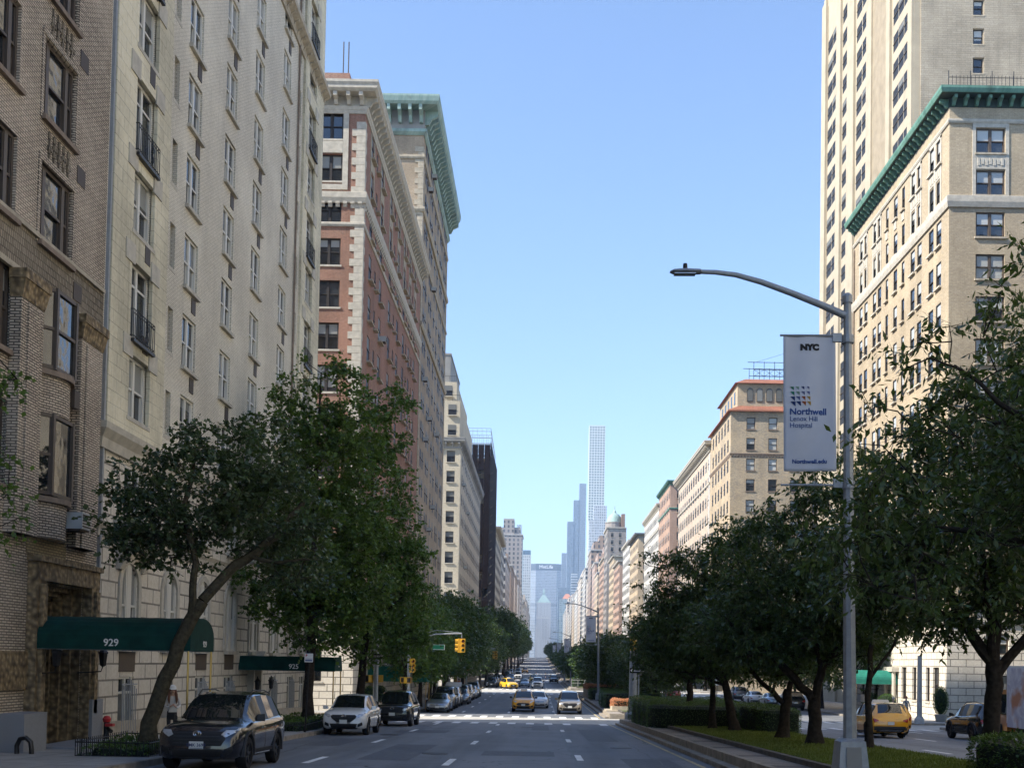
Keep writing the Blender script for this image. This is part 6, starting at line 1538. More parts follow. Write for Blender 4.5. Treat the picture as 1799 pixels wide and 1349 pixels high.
    for sg in (False, True):
        patch('headlight', [(.50, lz[0]+.02), (.62, lz[0]-.01), (.86*hw/.93, lz[1]-.03), (.84*hw/.93, lz[1]+.03), (.60, lz[1]-.02)], 'F', M['lamp'], .014, 8, 4, mir=sg)
        fg = patch('fog_lamp', [(.58, bz[0]+.05), (.80, bz[0]+.08), (.76, bz[1]+.05), (.60, bz[1]-.02)], 'F', M['black'], .010, 6, 3, mir=sg)
    patch('lower_grille', [(-.50, bz[0]), (.50, bz[0]), (.56, bz[1]-.02), (-.56, bz[1]-.02)], 'F', M['black'], .010, 10, 3)
    patch('skid_plate', [(-.52, bz[0]-.045), (.52, bz[0]-.045), (.60, bz[0]+.01), (-.60, bz[0]+.01)], 'F', M['rim'] if clad else M['clad'], .022, 10, 1)
    # emblem: plain ring
    h = bvh.ray_cast(Vector((0, -1, gz[1]-.05)), Vector((0, 1, 0)))
    if h[0] is not None and name not in ('x',):
        em = MB(); yc = h[0].y-.03; zc_ = gz[1]-.06
        em.tube([(.085*math.cos(a*math.pi/8), yc, zc_+.058*math.sin(a*math.pi/8)) for a in range(17)], .009, 5)
        if face == 'shield': em.tube([(-.08, yc, zc_+.02), (-.03, yc-.004, zc_+.02), (0, yc-.008, zc_-.03), (.03, yc-.004, zc_+.02), (.08, yc, zc_+.02)], .009, 5)
        elif clad: em.tube([(.035*math.cos(a*math.pi/6), yc, zc_+.05*math.sin(a*math.pi/6)) for a in range(13)], .007, 5); em.tube([(-.06, yc, zc_+.02), (.06, yc, zc_+.02)], .007, 5)
        put('emblem', em.mesh('emblem', [M['chrome']], True), t)
    # number plates
    for ax, sgn in (('F', 1), ('B', -1)):
        zc_ = (bz[1]+.06 if not sed else bz[1]+.03) if ax == 'F' else (.72 if not sed else .62)
        h = bvh.ray_cast(Vector((0, -1 if ax == 'F' else L+1, zc_)), Vector((0, sgn, 0)))
        yp = h[0].y - sgn*.035; pm = MB(); pm.box(-.155, .155, min(yp, yp-sgn*.008), max(yp, yp-sgn*.008), zc_-.078, zc_+.078)
        po = put('number_plate', pm.mesh('number_plate', [M['plate']]), t)
        if plate and ax == 'F':
            tm = text_mb(plate, .098, .002, .002); q = MB(); q.add(tm, Matrix.Translation((0, yp-.0115, zc_+.0))); q.box(-.14, .14, yp-.011, yp-.009, zc_-.068, zc_-.056)
            put('plate_lettering', q.mesh('plate_lettering', [M['navy']]), po)
    # rear
    for sg in (False, True):
        patch('tail_light', [(.56, lz[0]+.04), (.80*hw/.93, lz[0]+.02), (.84*hw/.93, lz[1]+.05), (.60, lz[1]+.03)], 'B', M['tail'], .014, 7, 3, mir=sg)
    patch('rear_bumper', [(-.78, bz[0]), (.78, bz[0]), (.80, bz[1]+.08), (-.80, bz[1]+.08)], 'B', M['clad'], .014, 12, 3)
    if rear: patch('diffuser', [(-.45, bz[0]-.03), (.45, bz[0]-.03), (.55, bz[0]+.10), (-.55, bz[0]+.10)], 'B', M['rim'], .03, 10, 2)
    # sides: sill cladding, door seams, handles
    y0, y1 = sh['wb'][0]*L+sh['wr']+.07, sh['wb'][1]*L-sh['wr']-.07; zb = sh['st'][6][1]
    for ax in 'LR':
        patch('sill', [(y0, zb+.04), (y1, zb+.04), (y1, zb+(.20 if clad or big else .10)), (y0, zb+(.20 if clad or big else .10))], ax, M['clad'], .012, 12, 2)
        yb = sh['st'][9][0]*L+.06
        for yy in (sh['st'][5][0]*L+.12, yb, min(y1+.05, sh['st'][11][0]*L)):
            patch('door_seam', [(yy, zb+.15), (yy+.012, zb+.15), (yy+.012, sh['st'][9][2]-.03), (yy, sh['st'][9][2]-.03)], ax, M['black'], .003, 1, 6, thick=.01)
        for yy in (yb-.28, sh['st'][11][0]*L-.22): patch('door_handle', [(yy, sh['st'][9][2]-.17), (yy+.18, sh['st'][9][2]-.17), (yy+.18, sh['st'][9][2]-.135), (yy, sh['st'][9][2]-.135)], ax, M['chrome'] if not clad else paint, .03, 4, 1, thick=.03)
        patch('window_trim', [(sh['st'][6][0]*L, sh['st'][9][2]-.02), (sh['st'][12][0]*L, sh['st'][11][2]-.0), (sh['st'][12][0]*L, sh['st'][11][2]+.02), (sh['st'][6][0]*L, sh['st'][9][2]+.0)], ax, M['chrome'] if not clad else M['black'], .008, 10, 1, thick=.01)
    if clad or big:
        for f in sh['wb']:
            for sg in (-1, 1):
                r0, r1 = sh['wr']+.052, sh['wr']+.12; am = MB(); n = 14
                for i in range(n):
                    a, b = -.15+i*(math.pi+.3)/n, -.15+(i+1)*(math.pi+.3)/n; Q = [(r*math.cos(q), r*math.sin(q)) for r, q in ((r0, a), (r1, a), (r1, b), (r0, b))]
                    am.hexa([(sg*(hw-.10), f*L+u, sh['wr']+.01+v) for u, v in Q], [(sg*(hw+.012), f*L+u, sh['wr']+.01+v) for u, v in Q])
                put('wheel_arch', am.mesh('wheel_arch', [M['clad']]), t)
    # mirrors
    for sg in (-1, 1):
        mm = MB(); ym = sh['st'][6][0]*L+.05; zm = sh['st'][8][2]+.06; mm.hexa([(sg*(hw-.04), ym, zm-.04), (sg*(hw+.02), ym-.06, zm-.06), (sg*(hw+.20), ym-.02, zm-.05), (sg*(hw+.17), ym+.10, zm-.05), (sg*(hw-.02), ym+.08, zm-.04)],
            [(sg*(hw-.04), ym, zm+.02), (sg*(hw+.02), ym-.05, zm+.10), (sg*(hw+.19), ym-.01, zm+.11), (sg*(hw+.17), ym+.09, zm+.10), (sg*(hw-.02), ym+.07, zm+.02)])
        put('mirror', mm.mesh('mirror', [M['black'] if (mirror_dark or clad) else paint], True), t)
        if roofrail:
            rl = MB(); zt = sh['st'][10][3]; rl.tube([(sg*.60, sh['st'][8][0]*L+.1, sh['st'][8][3]-.02), (sg*.60, sh['st'][9][0]*L, zt+.03), (sg*.60, sh['st'][11][0]*L, zt+.035), (sg*.58, sh['st'][12][0]*L+.1, sh['st'][12][3]-.01)], .016, 6); put('roof_rail', rl.mesh('roof_rail', [M['chrome' if not clad else 'black']], True), t)
    if taxi:
        tx = MB(); zt = sh['st'][9][3]+.01; yy = sh['st'][9][0]*L+.25; tx.hexa([(-.30, yy-.09, zt), (.30, yy-.09, zt), (.30, yy+.09, zt), (-.30, yy+.09, zt)], [(-.24, yy-.05, zt+.15), (.24, yy-.05, zt+.15), (.24, yy+.05, zt+.15), (-.24, yy+.05, zt+.15)])
        put('roof_light', tx.mesh('roof_light', [M['plate']]), t)
    # wheels
    wr = sh['wr']
    for f in sh['wb']:
        for sg in (-1, 1):
            ty = MB(); ty.lathe([(wr*.66, -.11), (wr*.93, -.115), (wr, -.08), (wr, .08), (wr*.93, .115), (wr*.66, .11)], (0, 0, 0), 28, 0, 'X')
            w = put('wheel', ty.mesh('wheel', [M['rubber']], True), t, (sg*(hw-.125), f*L, wr))
            rm = MB(); rm.lathe([(wr*.67, -.10), (wr*.67, .10), (wr*.60, .095), (wr*.58, .03), (0, .03)], (0, 0, 0), 28, 0, 'X'); rm2 = MB()
            for q in range(5):
                for dq in (-.13, .13):
                    a = 2*math.pi*q/5; a2 = a+dq; rm2.hexa([(.085, .03*math.cos(a+1.57), .03*math.sin(a+1.57)), (.085, .06*math.cos(a), .06*math.sin(a)), (.085, .03*math.cos(a-1.57), .03*math.sin(a-1.57))], [(.097, wr*.64*math.cos(a2+.07), wr*.64*math.sin(a2+.07)), (.103, wr*.65*math.cos(a2), wr*.65*math.sin(a2)), (.097, wr*.64*math.cos(a2-.07), wr*.64*math.sin(a2-.07))])
            rm2.lathe([(.05, .09), (.045, .105), (0, .107)], (0, 0, 0), 10, 0, 'X'); rm.add(rm2, Matrix(), 1)
            if sg < 0: rm.v = [(-x, y, z) for x, y, z in rm.v]
            put('rim', rm.mesh('rim', [M['black'], M[rim]], True), w)
    if scale != 1: t.scale = (scale,)*3
    return t
def setcar(t, x, y, label, cat='car', rot=0, group=None):
    dy = (E(y+4.2)-E(y)); t.location = (x, y, E(y)+.005); t.rotation_euler = (math.atan2(dy, 4.2)*math.cos(rot), -math.atan2(dy, 4.2)*math.sin(rot), rot); t['label'] = label; t['category'] = cat
    if group: t['group'] = group
    return t
SMALL = ('emblem', 'grille_bar', 'door_seam', 'fog_lamp', 'grille_trim', 'door_handle', 'window_trim', 'roof_rail', 'diffuser', 'skid_plate', 'sill', 'rim')
def recolor(src, paint, name, simple=False):
    c = src.copy(); COL.objects.link(c); c.name = name
    for ch in list(src.children):
        if simple and ch.name.split('.')[0] in SMALL: continue
        d = ch.copy(); COL.objects.link(d); d.parent = c
        for i, sl in enumerate(d.material_slots):
            if sl.material and sl.material.name.startswith('paint_'): sl.link = 'OBJECT'; sl.material = paint
        if not simple:
            for g_ in ch.children: e_ = g_.copy(); COL.objects.link(e_); e_.parent = d
        elif ch.name.startswith('wheel'):
            for g_ in ch.children: e_ = g_.copy(); COL.objects.link(e_); e_.parent = d
    return c
PT = {k: paintm('paint_'+k, c, me, r) for k, c, me, r in (('darkblue', (.003, .004, .010), .0, .2), ('white', (.66, .66, .65), 0, .25), ('black', (.006, .006, .007), .2, .18), ('silver', (.34, .36, .38), .7, .3), ('grey', (.12, .13, .14), .6, .28),
     ('champagne', (.36, .31, .24), .6, .3), ('taxi', (.78, .35, .008), 0, .28), ('red', (.35, .03, .03), .2, .3), ('blue', (.05, .09, .18), .4, .3), ('bluegrey', (.22, .28, .33), .6, .3), ('orange', (.60, .22, .03), 0, .35), ('taxiyellow', (.78, .46, .02), 0, .3))}
gp_ = 'cars parked along the left kerb'; gm2 = 'traffic on the left roadway'; gr2 = 'vehicles on the right roadway'
c_suv = build_car('suv', PT['darkblue'], 'parked_car', 'rimd', clad=True, face='wide', plate='EMK·3699', roofrail=True)
setcar(c_suv, -7.55, 24.6, 'black-blue glossy SUV parked nearest the viewer at the lower left', group=gp_); c_suv.scale = (1.02, 1, 1.05)
c_wht = build_car('suv', PT['white'], 'parked_car', 'rimd', face='shield', clad=False)
setcar(c_wht, -8.0, 45.6, 'white crossover parked behind the black one, with shield shaped grille', group=gp_)
c_big = build_car('bigsuv', PT['black'], 'parked_car', 'rim', face='wide', mirror_dark=True)
setcar(c_big, -7.65, 58.0, 'black full size SUV parked right behind the white crossover', group=gp_)
c_sed = build_car('sedan', PT['silver'], 'parked_car', 'rim', face='slim')
setcar(c_sed, -7.75, 84.8, 'silver grey sedan parked first past the crossing on the left', group=gp_)
c = recolor(c_big, PT['champagne'], 'parked_car'); setcar(c, -7.9, 91.5, 'pale beige SUV parked behind the silver sedan', group=gp_)
c = recolor(c_suv, PT['white'], 'parked_car', True); c.scale = (1, 1, 1.02); setcar(c, -7.9, 98.2, 'white SUV with raised tailgate parked behind the beige SUV', group=gp_)
tg = MB(); tg.hexa([(-.75, 4.1, 1.66), (.75, 4.1, 1.66), (.70, 5.2, 2.0), (-.70, 5.2, 2.0)], [(-.75, 4.1, 1.72), (.75, 4.1, 1.72), (.70, 5.2, 2.06), (-.70, 5.2, 2.06)]); put('tailgate', tg.mesh('tailgate', [PT['white']]), c)
for i, (k, pn_, x, y, lb) in enumerate((('sed', 'grey', -7.5, 104.5, 'dark grey sedan parked behind the SUV with open tailgate'), ('suv', 'black', -7.9, 110.5, 'black SUV parked beyond the dark grey sedan'), ('suv', 'white', -7.9, 117, 'white SUV parked in the middle of the left row before the second crossing'), ('sed', 'silver', -7.8, 123.5, 'silver sedan parked just past the white SUV of the middle row'),
        ('suv', 'bluegrey', -7.9, 130, 'blue grey SUV parked near the end of the first long row'), ('suv', 'black', -7.9, 183.5, 'black SUV parked first past the second crossing'), ('suv', 'bluegrey', -7.9, 191, 'blue grey SUV parked second past the second crossing'), ('sed', 'white', -7.9, 198, 'white sedan parked third past the second crossing'),
        ('suv', 'black', -7.9, 206, 'black SUV parked fourth past the second crossing'), ('suv', 'grey', -7.9, 214, 'grey SUV parked fifth past the second crossing'), ('sed', 'silver', -7.9, 224, 'silver sedan parked late in the second row'), ('suv', 'grey', -7.9, 265, 'grey SUV parked at the start of the third row'), ('suv', 'white', -7.9, 274, 'white SUV parked in the third row'), ('sed', 'black', -7.9, 284, 'black sedan parked in the third row'), ('suv', 'silver', -7.9, 296, 'silver SUV parked at the end of the third row'))):
    src = c_sed if k == 'sed' else (c_wht if y < 125 else c_suv); c = recolor(src, PT[pn_], 'parked_car', y > 120); setcar(c, x, y, lb, group=gp_)
c_tax = build_car('suv', PT['taxi'], 'taxi', 'rim', face='oval', taxi=True, rear=True, mirror_dark=True)
setcar(c_tax, -1.25, 89.0, 'orange yellow taxi driving toward the viewer, nearest vehicle in the middle lanes', 'taxi', group=gm2)
c = recolor(c_sed, PT['white'], 'moving_car'); setcar(c, -.05, 97.5, 'white car half hidden behind the nearest taxi', group=gm2)
c = recolor(c_wht, PT['champagne'], 'moving_car'); setcar(c, 2.4, 85.6, 'champagne beige SUV driving toward the viewer in the right lane', group=gm2); c.scale = (1.02, 1, 1.03)
c = recolor(c_tax, PT['taxiyellow'], 'taxi', True); setcar(c, -4.1, 178, 'yellow taxi turning at the second crossing left of the white SUV', 'taxi', .35, group=gm2)
c = recolor(c_big, PT['white'], 'moving_car', True); setcar(c, -.3, 184, 'white full size SUV driving toward the viewer behind the nearest taxi', group=gm2)
for i, (src, pn_, x, y, nm, cat, lb) in enumerate(((c_sed, 'bluegrey', -2.6, 192, 'moving_car', 'car', 'blue grey sedan left of the distant white SUV'), (c_tax, 'taxiyellow', -1.2, 236, 'taxi', 'taxi', 'bright yellow taxi directly behind the distant white SUV'), (c_suv, 'black', 3.1, 232, 'moving_car', 'car', 'dark SUV alone in the right lane far ahead'),
        (c_suv, 'blue', -6.2, 236, 'moving_car', 'car', 'blue SUV beside the parked row near the third crossing'), (c_suv, 'white', -5.0, 262, 'moving_car', 'car', 'white SUV just past the third crossing'), (c_tax, 'taxi', -4.3, 335, 'taxi', 'taxi', 'farthest orange taxi near the fourth crossing'), (c_big, 'white', -5.8, 300, 'moving_car', 'car', 'white van-like SUV in the left lane far ahead'))):
    c = recolor(src, PT[pn_], nm, True); setcar(c, x, y, lb, cat, group=gm2)
# right roadway
c = recolor(c_tax, PT['taxi'], 'taxi'); setcar(c, 16.8, 57.6, 'orange yellow taxi seen from behind on the right roadway, nearest of the two', 'taxi', math.pi, gr2)
tb = MB(); tb.box(-.2, .2, -.35, .35, 1.70, 2.10); put('advert_box', tb.mesh('advert_box', [M['bulk']]), c)
c = recolor(c_tax, PT['taxi'], 'taxi'); setcar(c, 18.75, 63.0, 'second orange yellow taxi just ahead of the first on the right roadway', 'taxi', math.pi, gr2)
c = recolor(c_suv, PT['black'], 'moving_car'); setcar(c, 21.3, 56.0, 'black SUV seen from its left side at the right, partly behind a tree trunk', 'car', math.pi, gr2)
for i, (src, pn_, x, y, ro, lb) in enumerate(((c_sed, 'bluegrey', 23.8, 112, math.pi, 'pale blue car parked far right seen under the cherry trees'), (c_suv, 'black', 23.8, 103, math.pi, 'dark SUV parked far right seen under the cherry trees'), (c_sed, 'white', 23.8, 121, math.pi, 'white sedan parked on the far right kerb beyond the pale blue car'), (c_sed, 'red', 16.5, 136, math.pi, 'red car driving away on the right roadway'),
        (c_suv, 'grey', 23.8, 131, math.pi, 'grey SUV parked last before the side street on the right'), (c_suv, 'black', 13.2, 150, math.pi, 'black SUV driving away on the right roadway'), (c_sed, 'silver', 19, 186, math.pi, 'silver car far off on the right roadway'), (c_suv, 'white', 23.8, 190, math.pi, 'white SUV parked far off on the right kerb'))):
    c = recolor(src, PT[pn_], 'parked_car' if x > 23 else 'moving_car', True); setcar(c, x, y+4.5, lb, 'car', ro, gr2)
# delivery truck with orange cab and a poster on its side
t = thing('delivery_truck', 'orange cab truck with tall pink and white posterboard box entering at the right edge', 'truck', (0,0,0))
def tb_(nm, mb, m, par=t, sm=False): return put(nm, mb.mesh(nm, mat_list(m), sm), par)
cb = MB(); cb.hexa([(0,.2,.55), (1.9,0,.55), (1.9,2.1,.55), (0,1.9,.55)], [(.75,.25,2.35), (1.9,.2,2.35), (1.9,1.9,2.35), (.75,1.85,2.35)]); cb.box(-.1, .25, .15, 1.95, .5, .95); tb_('cab', cb, PT['orange'])
w_m = MB(); w_m.quad((.10,.16,1.25), (1.55,.10,1.25), (1.6,.17,2.15), (.62,.2,2.15)); w_m.v = [(x+.15, y-.03, z) for x, y, z in w_m.v]; tb_('side_window', w_m, M['carglass'])
w_m = MB(); w_m.quad((.06,.3,1.3), (.06,1.8,1.3), (.62,1.75,2.2), (.62,.35,2.2)); w_m.v = [(x+.02, y, z) for x, y, z in w_m.v]; tb_('windshield', w_m, M['carglass'])
bx_ = MB(); bx_.box(2.0, 6.5, -.05, 2.15, .9, 3.4); tb_('box', bx_, M['white'])
def poster_mat():
    m, t_, p = nt('poster_print'); v = pos(t_, False); n = noise(t_, v, 1.1, 5, .6, 1.5); n2 = noise(t_, v, .8, 3)
    c = mixc(t_, ramp(t_, n, .42, .6), (.55, .52, .60), (.80, .78, .80)); c = mixc(t_, ramp(t_, n2, .5, .62), c, (.55, .24, .13)); t_.links.new(c, p.inputs['Base Color']); return m
pp = MB(); pp.box(2.15, 6.4, -.09, -.052, .75, 3.3); tb_('poster', pp, poster_mat())
ch_ = MB(); ch_.box(.2, 6.4, .4, 1.7, .45, .75); tb_('chassis', ch_, M['black'])
for x in (.95, 5.2):
    for y in (.15, 1.95):
        ty = MB(); ty.lathe([(.2, -.13), (.38, -.13), (.42, -.09), (.42, .09), (.38, .13), (.2, .13)], (0,0,0), 24, 0, 'Y'); w = put('wheel', ty.mesh('wheel', [M['rubber']], True), t, (x, y, .42)); rm = MB(); rm.lathe([(0, -.10), (.09, -.12), (.12, -.06), (.23, -.11), (.25, -.08), (.25, .08), (.12, .05), (0, .06)], (0,0,0), 20, 0, 'Y'); put('rim', rm.mesh('rim', [M['rim']], True), w)
mi_ = MB(); mi_.box(.25, .38, -.28, -.12, 1.35, 1.85); mi_.tube([(.4, .15, 1.9), (.32, -.2, 1.86)], .02, 5); tb_('mirror', mi_, M['black'])
hl = MB(); hl.box(-.12, -.09, .3, .6, .7, .9); hl.box(-.12, -.09, 1.5, 1.8, .7, .9); tb_('headlight', hl, M['lamp'])
t.location = (20.5, 50.6, E(48)+.0); t.rotation_euler = (0, 0, R(-90))
# ------------------------------------------------------------------ street lamps with banners
M['banner'] = plain('pale_banner_fabric', (.50, .53, .60), .7, .2, 0, .05, 2)
M['letter_navy'] = plain('navy_print', (.02, .06, .22), .7); M['letter_black'] = plain('black_print', (.01, .01, .012), .7)
M['sign_black'] = plain('black_sign', (.012, .012, .014), .5); M['sign_white'] = plain('white_sign', (.75, .75, .73), .5); M['sign_green'] = plain('green_sign', (.01, .16, .08), .5); M['sign_red'] = plain('red_sign', (.5, .03, .03), .5)
def lamp(lit_label, x, y, full=True, dz=.44):
    t = thing('street_lamp', lit_label, 'street lamp', (0,0,0), 'lamp posts with banners on the median')
    b = MB(); b.hexa([(-.30,-.30,0), (.30,-.30,0), (.30,.30,0), (-.30,.30,0)], [(-.24,-.24,.62), (.24,-.24,.62), (.24,.24,.62), (-.24,.24,.62)]); b.hexa([(-.24,-.24,.62), (.24,-.24,.62), (.24,.24,.62), (-.24,.24,.62)], [(-.15,-.15,.68), (.15,-.15,.68), (.15,.15,.68), (-.15,.15,.68)])
    bo = put('base', b.mesh('base', [M['galv']]), t)
    d = MB(); d.hexa([(-.15,-.302,.10), (.15,-.302,.10), (.14,-.262,.52), (-.14,-.262,.52)], [(-.15,-.314,.10), (.15,-.314,.10), (.14,-.274,.52), (-.14,-.274,.52)]); put('access_door', d.mesh('access_door', [M['bulk']]), bo)
    p = MB(); p.tube([(0,0,.66), (0,0,9.3)], [.135, .075], 8); p.lathe([(.10, 9.22), (.10, 9.36), (.05, 9.42), (0, 9.43)], (0,0,0), 12)
    po = put('pole', p.mesh('pole', [M['galv']]), t)
    for zz in (8.5, 5.62): q = MB(); q.lathe([(.12, zz-.08), (.125, zz-.06), (.125, zz+.06), (.12, zz+.08)], (0,0,0), 12); q.tube([(-.1, 0, zz+.08 if zz > 8 else zz), (-1.33, 0, zz+.08 if zz > 8 else zz)], .022, 6); q.box(-.30, -.12, -.03, .03, zz-.05, zz+.12); put('banner_bracket', q.mesh('banner_bracket', [M['galv']]), t)
    a = MB(); P_ = [(-.05,0,8.98), (-.5,0,9.18), (-1.1,0,9.42), (-1.7,0,9.64), (-2.2,0,9.78), (-2.6,0,9.83), (-2.95,0,9.84)]; a.tube(P_, [.075, .068, .062, .056, .050, .046, .042], 10); put('arm', a.mesh('arm', [M['galv']], True), t)
    h = MB(); prof = [(-2.88, .06, .05), (-2.9, .10, .06), (-3.2, .13, .07), (-3.42, .12, .055), (-3.5, .05, .02)]
    n = 12; base = 0
    for (xx, w, hh) in prof:
        for k in range(n): th = 2*math.pi*k/n; h.v.append((xx, w*math.cos(th), 9.83+hh*(math.sin(th) if math.sin(th) > 0 else .55*math.sin(th))))
    for i in range(len(prof)-1):
        for k in range(n): j = (k+1) % n; h.f.append((i*n+k, i*n+j, (i+1)*n+j, (i+1)*n+k)); h.m.append(0)
    h.f.append(tuple(range(n))); h.m.append(0); h.f.append(tuple((len(prof)-1)*n+k for k in range(n))); h.m.append(0)
    ho = put('lamp_head', h.mesh('lamp_head', [M['galv']], True), t)
    le = MB(); le.box(-3.42, -3.0, -.09, .09, 9.78, 9.795); put('lens', le.mesh('lens', [M['lamp']]), ho)
    pc = MB(); pc.lathe([(.045, 9.88), (.045, 9.96), (.04, 10.0), (0, 10.0)], (-3.2, 0, 0), 10); put('photocell', pc.mesh('photocell', [M['black']]), ho)
    # banner cloth with soft folds
    w, hgt, x1, z1 = 1.03, 2.69, -.24, 8.58; nx, nz = 16, 40; bm_ = MB(); rs = np.random.RandomState(5)
    def wav(u, v): return .022*math.sin(v*7+u*3.0)*math.sin(u*math.pi) + .016*math.sin(u*9+v*2.3)*(1-v)**.7 + .03*math.exp(-((u-.75)**2)*20)*math.sin(v*5)
    for j in range(nz+1):
        for i in range(nx+1):
            u, v = i/nx, j/nz; bm_.v.append((x1-w+w*u, wav(u, v)-.004, z1-hgt*v))
    for j in range(nz):
        for i in range(nx): k = j*(nx+1)+i; bm_.f.append((k, k+nx+1, k+nx+2, k+1)); bm_.m.append(0)
    bme = bm_.mesh('banner', [M['banner']], True); bo2 = put('banner', bme, t); sm_ = bo2.modifiers.new('thick', 'SOLIDIFY'); sm_.thickness = .003; sm_.offset = 1
    def prn(nm, mb, mt):
        q = MB(); q.add(mb, Matrix()); q.v = [(X_, wav((X_-(x1-w))/w, (z1-Z_)/hgt) - .012 - (.004 if Y_ < 0 else 0), Z_) for X_, Y_, Z_ in q.v]; put(nm, q.mesh(nm, [mt]), bo2)
    L0 = x1-w
    def T(txt, size, u, v, mt, bold=0, align='CENTER', sx=1.0):
        m_ = text_mb(txt, size, .002, bold, align); q = MB(); q.add(m_, Matrix.Translation((L0+u, 0, z1-v)) @ Matrix.Diagonal((sx, 1, 1, 1))); prn('lettering', q, mt)
    T('NYC', .155, .52, .24, M['letter_black'], .013, 'CENTER', 1.12); T('Northwell', .178, .115, 1.52, M['letter_navy'], .0045, 'LEFT', .98); T('Lenox Hill', .14, .115, 1.66, M['letter_navy'], 0, 'LEFT', .95); T('Hospital', .14, .115, 1.79, M['letter_navy'], 0, 'LEFT', .95); T('Northwell.edu', .115, .50, 2.50, M['letter_navy'], .0035)
    cols = [['g', 'g2', 'n', 'n2'], ['g', 'g2', 'n2', 'n2'], ['n', 'n2', 'o', 'y'], ['n', 'n', 'o', 'y']]
    PC = {'g': (.03, .25, .15), 'g2': (.25, .42, .34), 'n': (.03, .07, .24), 'n2': (.18, .22, .42), 'o': (.50, .16, .07), 'y': (.60, .40, .10)}
    for key in PC:
        q = MB()
        for r_ in range(4):
            for c_ in range(4):
                if cols[r_][c_] == key:
                    s_ = .045+.008*r_+.004*(3-c_); u0, v0 = .13+c_*.105, 1.02+r_*.098; q.hexa([(L0+u0, -.001, z1-v0), (L0+u0+s_*1.25, -.001, z1-v0), (L0+u0+s_*1.25, -.001, z1-v0-s_*1.25)], [(L0+u0, -.003, z1-v0), (L0+u0+s_*1.25, -.003, z1-v0), (L0+u0+s_*1.25, -.003, z1-v0-s_*1.25)])
        prn('logo_triangles', q, plain('print_'+key, PC[key], .7))
    t.location = (x, y, E(y)+dz-.02); return t
l0 = lamp('tall grey street lamp with curved arm and hospital banner, nearest to the viewer', 6.08, 21.67); l0.rotation_euler = (0, -.014, 0)
for x, y, lb in ((6.08, 114, 'second street lamp and banner, beyond the near crossing'), (6.08, 215, 'third street lamp and banner, past the second crossing'), (6.08, 302, 'fourth street lamp and banner, small in the distance'), (6.08, 402, 'farthest street lamp with a visible banner')):
    c = copy_tree(l0); c.location = (x, y, E(y)+.42); c['label'] = lb
# ------------------------------------------------------------------ traffic signals
def head(par, x, y, z, rot=0, nm='signal_head'):
    h = MB(); h.box(-.17, .17, -.10, .12, -.52, .52); ho = put(nm, h.mesh(nm, [M['yellow']]), par, (x, y, z), rot)
    v = MB()
    for k in (-1, 0, 1):
        n = 12; r0, r1 = .125, .14
        for i in range(n-2):
            a, b = -1.05+i*(4.24)/(n-2), -1.05+(i+1)*4.24/(n-2)
            v.hexa([(r0*math.cos(a), -.10, k*.33+r0*math.sin(a)), (r1*math.cos(a), -.10, k*.33+r1*math.sin(a)), (r1*math.cos(b), -.10, k*.33+r1*math.sin(b)), (r0*math.cos(b), -.10, k*.33+r0*math.sin(b))],
                   [(r0*math.cos(a), -.32, k*.33+r0*math.sin(a)), (r1*math.cos(a), -.32, k*.33+r1*math.sin(a)), (r1*math.cos(b), -.30, k*.33+r1*math.sin(b)), (r0*math.cos(b), -.30, k*.33+r0*math.sin(b))])
    put('visor', v.mesh('visor', [M['yellow']], True), ho)
    for k, nm2, c_ in ((1, 'red_lens', (.10, .01, .01)), (0, 'amber_lens', (.12, .06, .01)), (-1, 'green_lens', (.01, .08, .04))):
        l = MB(); l.lathe([(.12, 0), (.08, -.03), (0, -.04)], (0, -.102, k*.33), 14, 0, 'Y'); put(nm2, l.mesh(nm2, [plain(nm2, c_, .2, .8)], True), ho)
    return ho
def ped(par, x, y, z, rot=0):
    h = MB(); h.box(-.24, .24, -.10, .14, -.22, .22); ho = put('walk_signal', h.mesh('walk_signal', [M['yellow']]), par, (x, y, z), rot); l = MB(); l.box(-.19, .19, -.115, -.101, -.17, .17); put('screen', l.mesh('screen', [M['black']]), ho)
    v = MB(); v.box(-.24, .24, -.26, -.1, .20, .225); v.box(-.24, -.215, -.26, -.1, -.2, .2); v.box(.215, .24, -.26, -.1, -.2, .2); put('visor', v.mesh('visor', [M['yellow']]), ho)
def oneway(par, x, y, z, left=True, w=.92):
    h = MB(); h.box(-w/2, w/2, -.008, .008, -.15, .15); ho = put('one_way_sign', h.mesh('one_way_sign', [M['sign_black']]), par, (x, y, z))
    q = MB(); a = -.012; s_ = -1 if left else 1
    q.hexa([(s_*(w/2-.03), a, 0), (s_*(w/2-.15), a, .11), (s_*(w/2-.15), a, .055), (-s_*(w/2-.04), a, .055), (-s_*(w/2-.04), a, -.055), (s_*(w/2-.15), a, -.055), (s_*(w/2-.15), a, -.11)], [(s_*(w/2-.03), a-.003, 0), (s_*(w/2-.15), a-.003, .11), (s_*(w/2-.15), a-.003, .055), (-s_*(w/2-.04), a-.003, .055), (-s_*(w/2-.04), a-.003, -.055), (s_*(w/2-.15), a-.003, -.055), (s_*(w/2-.15), a-.003, -.11)])
    put('arrow', q.mesh('arrow', [M['sign_white']]), ho); tm = text_mb('ONE WAY', .115, .002, .003); q = MB(); q.add(tm, Matrix.Translation((.06 if left else -.06, -.018, 0))); put('lettering', q.mesh('lettering', [M['sign_black']]), ho)
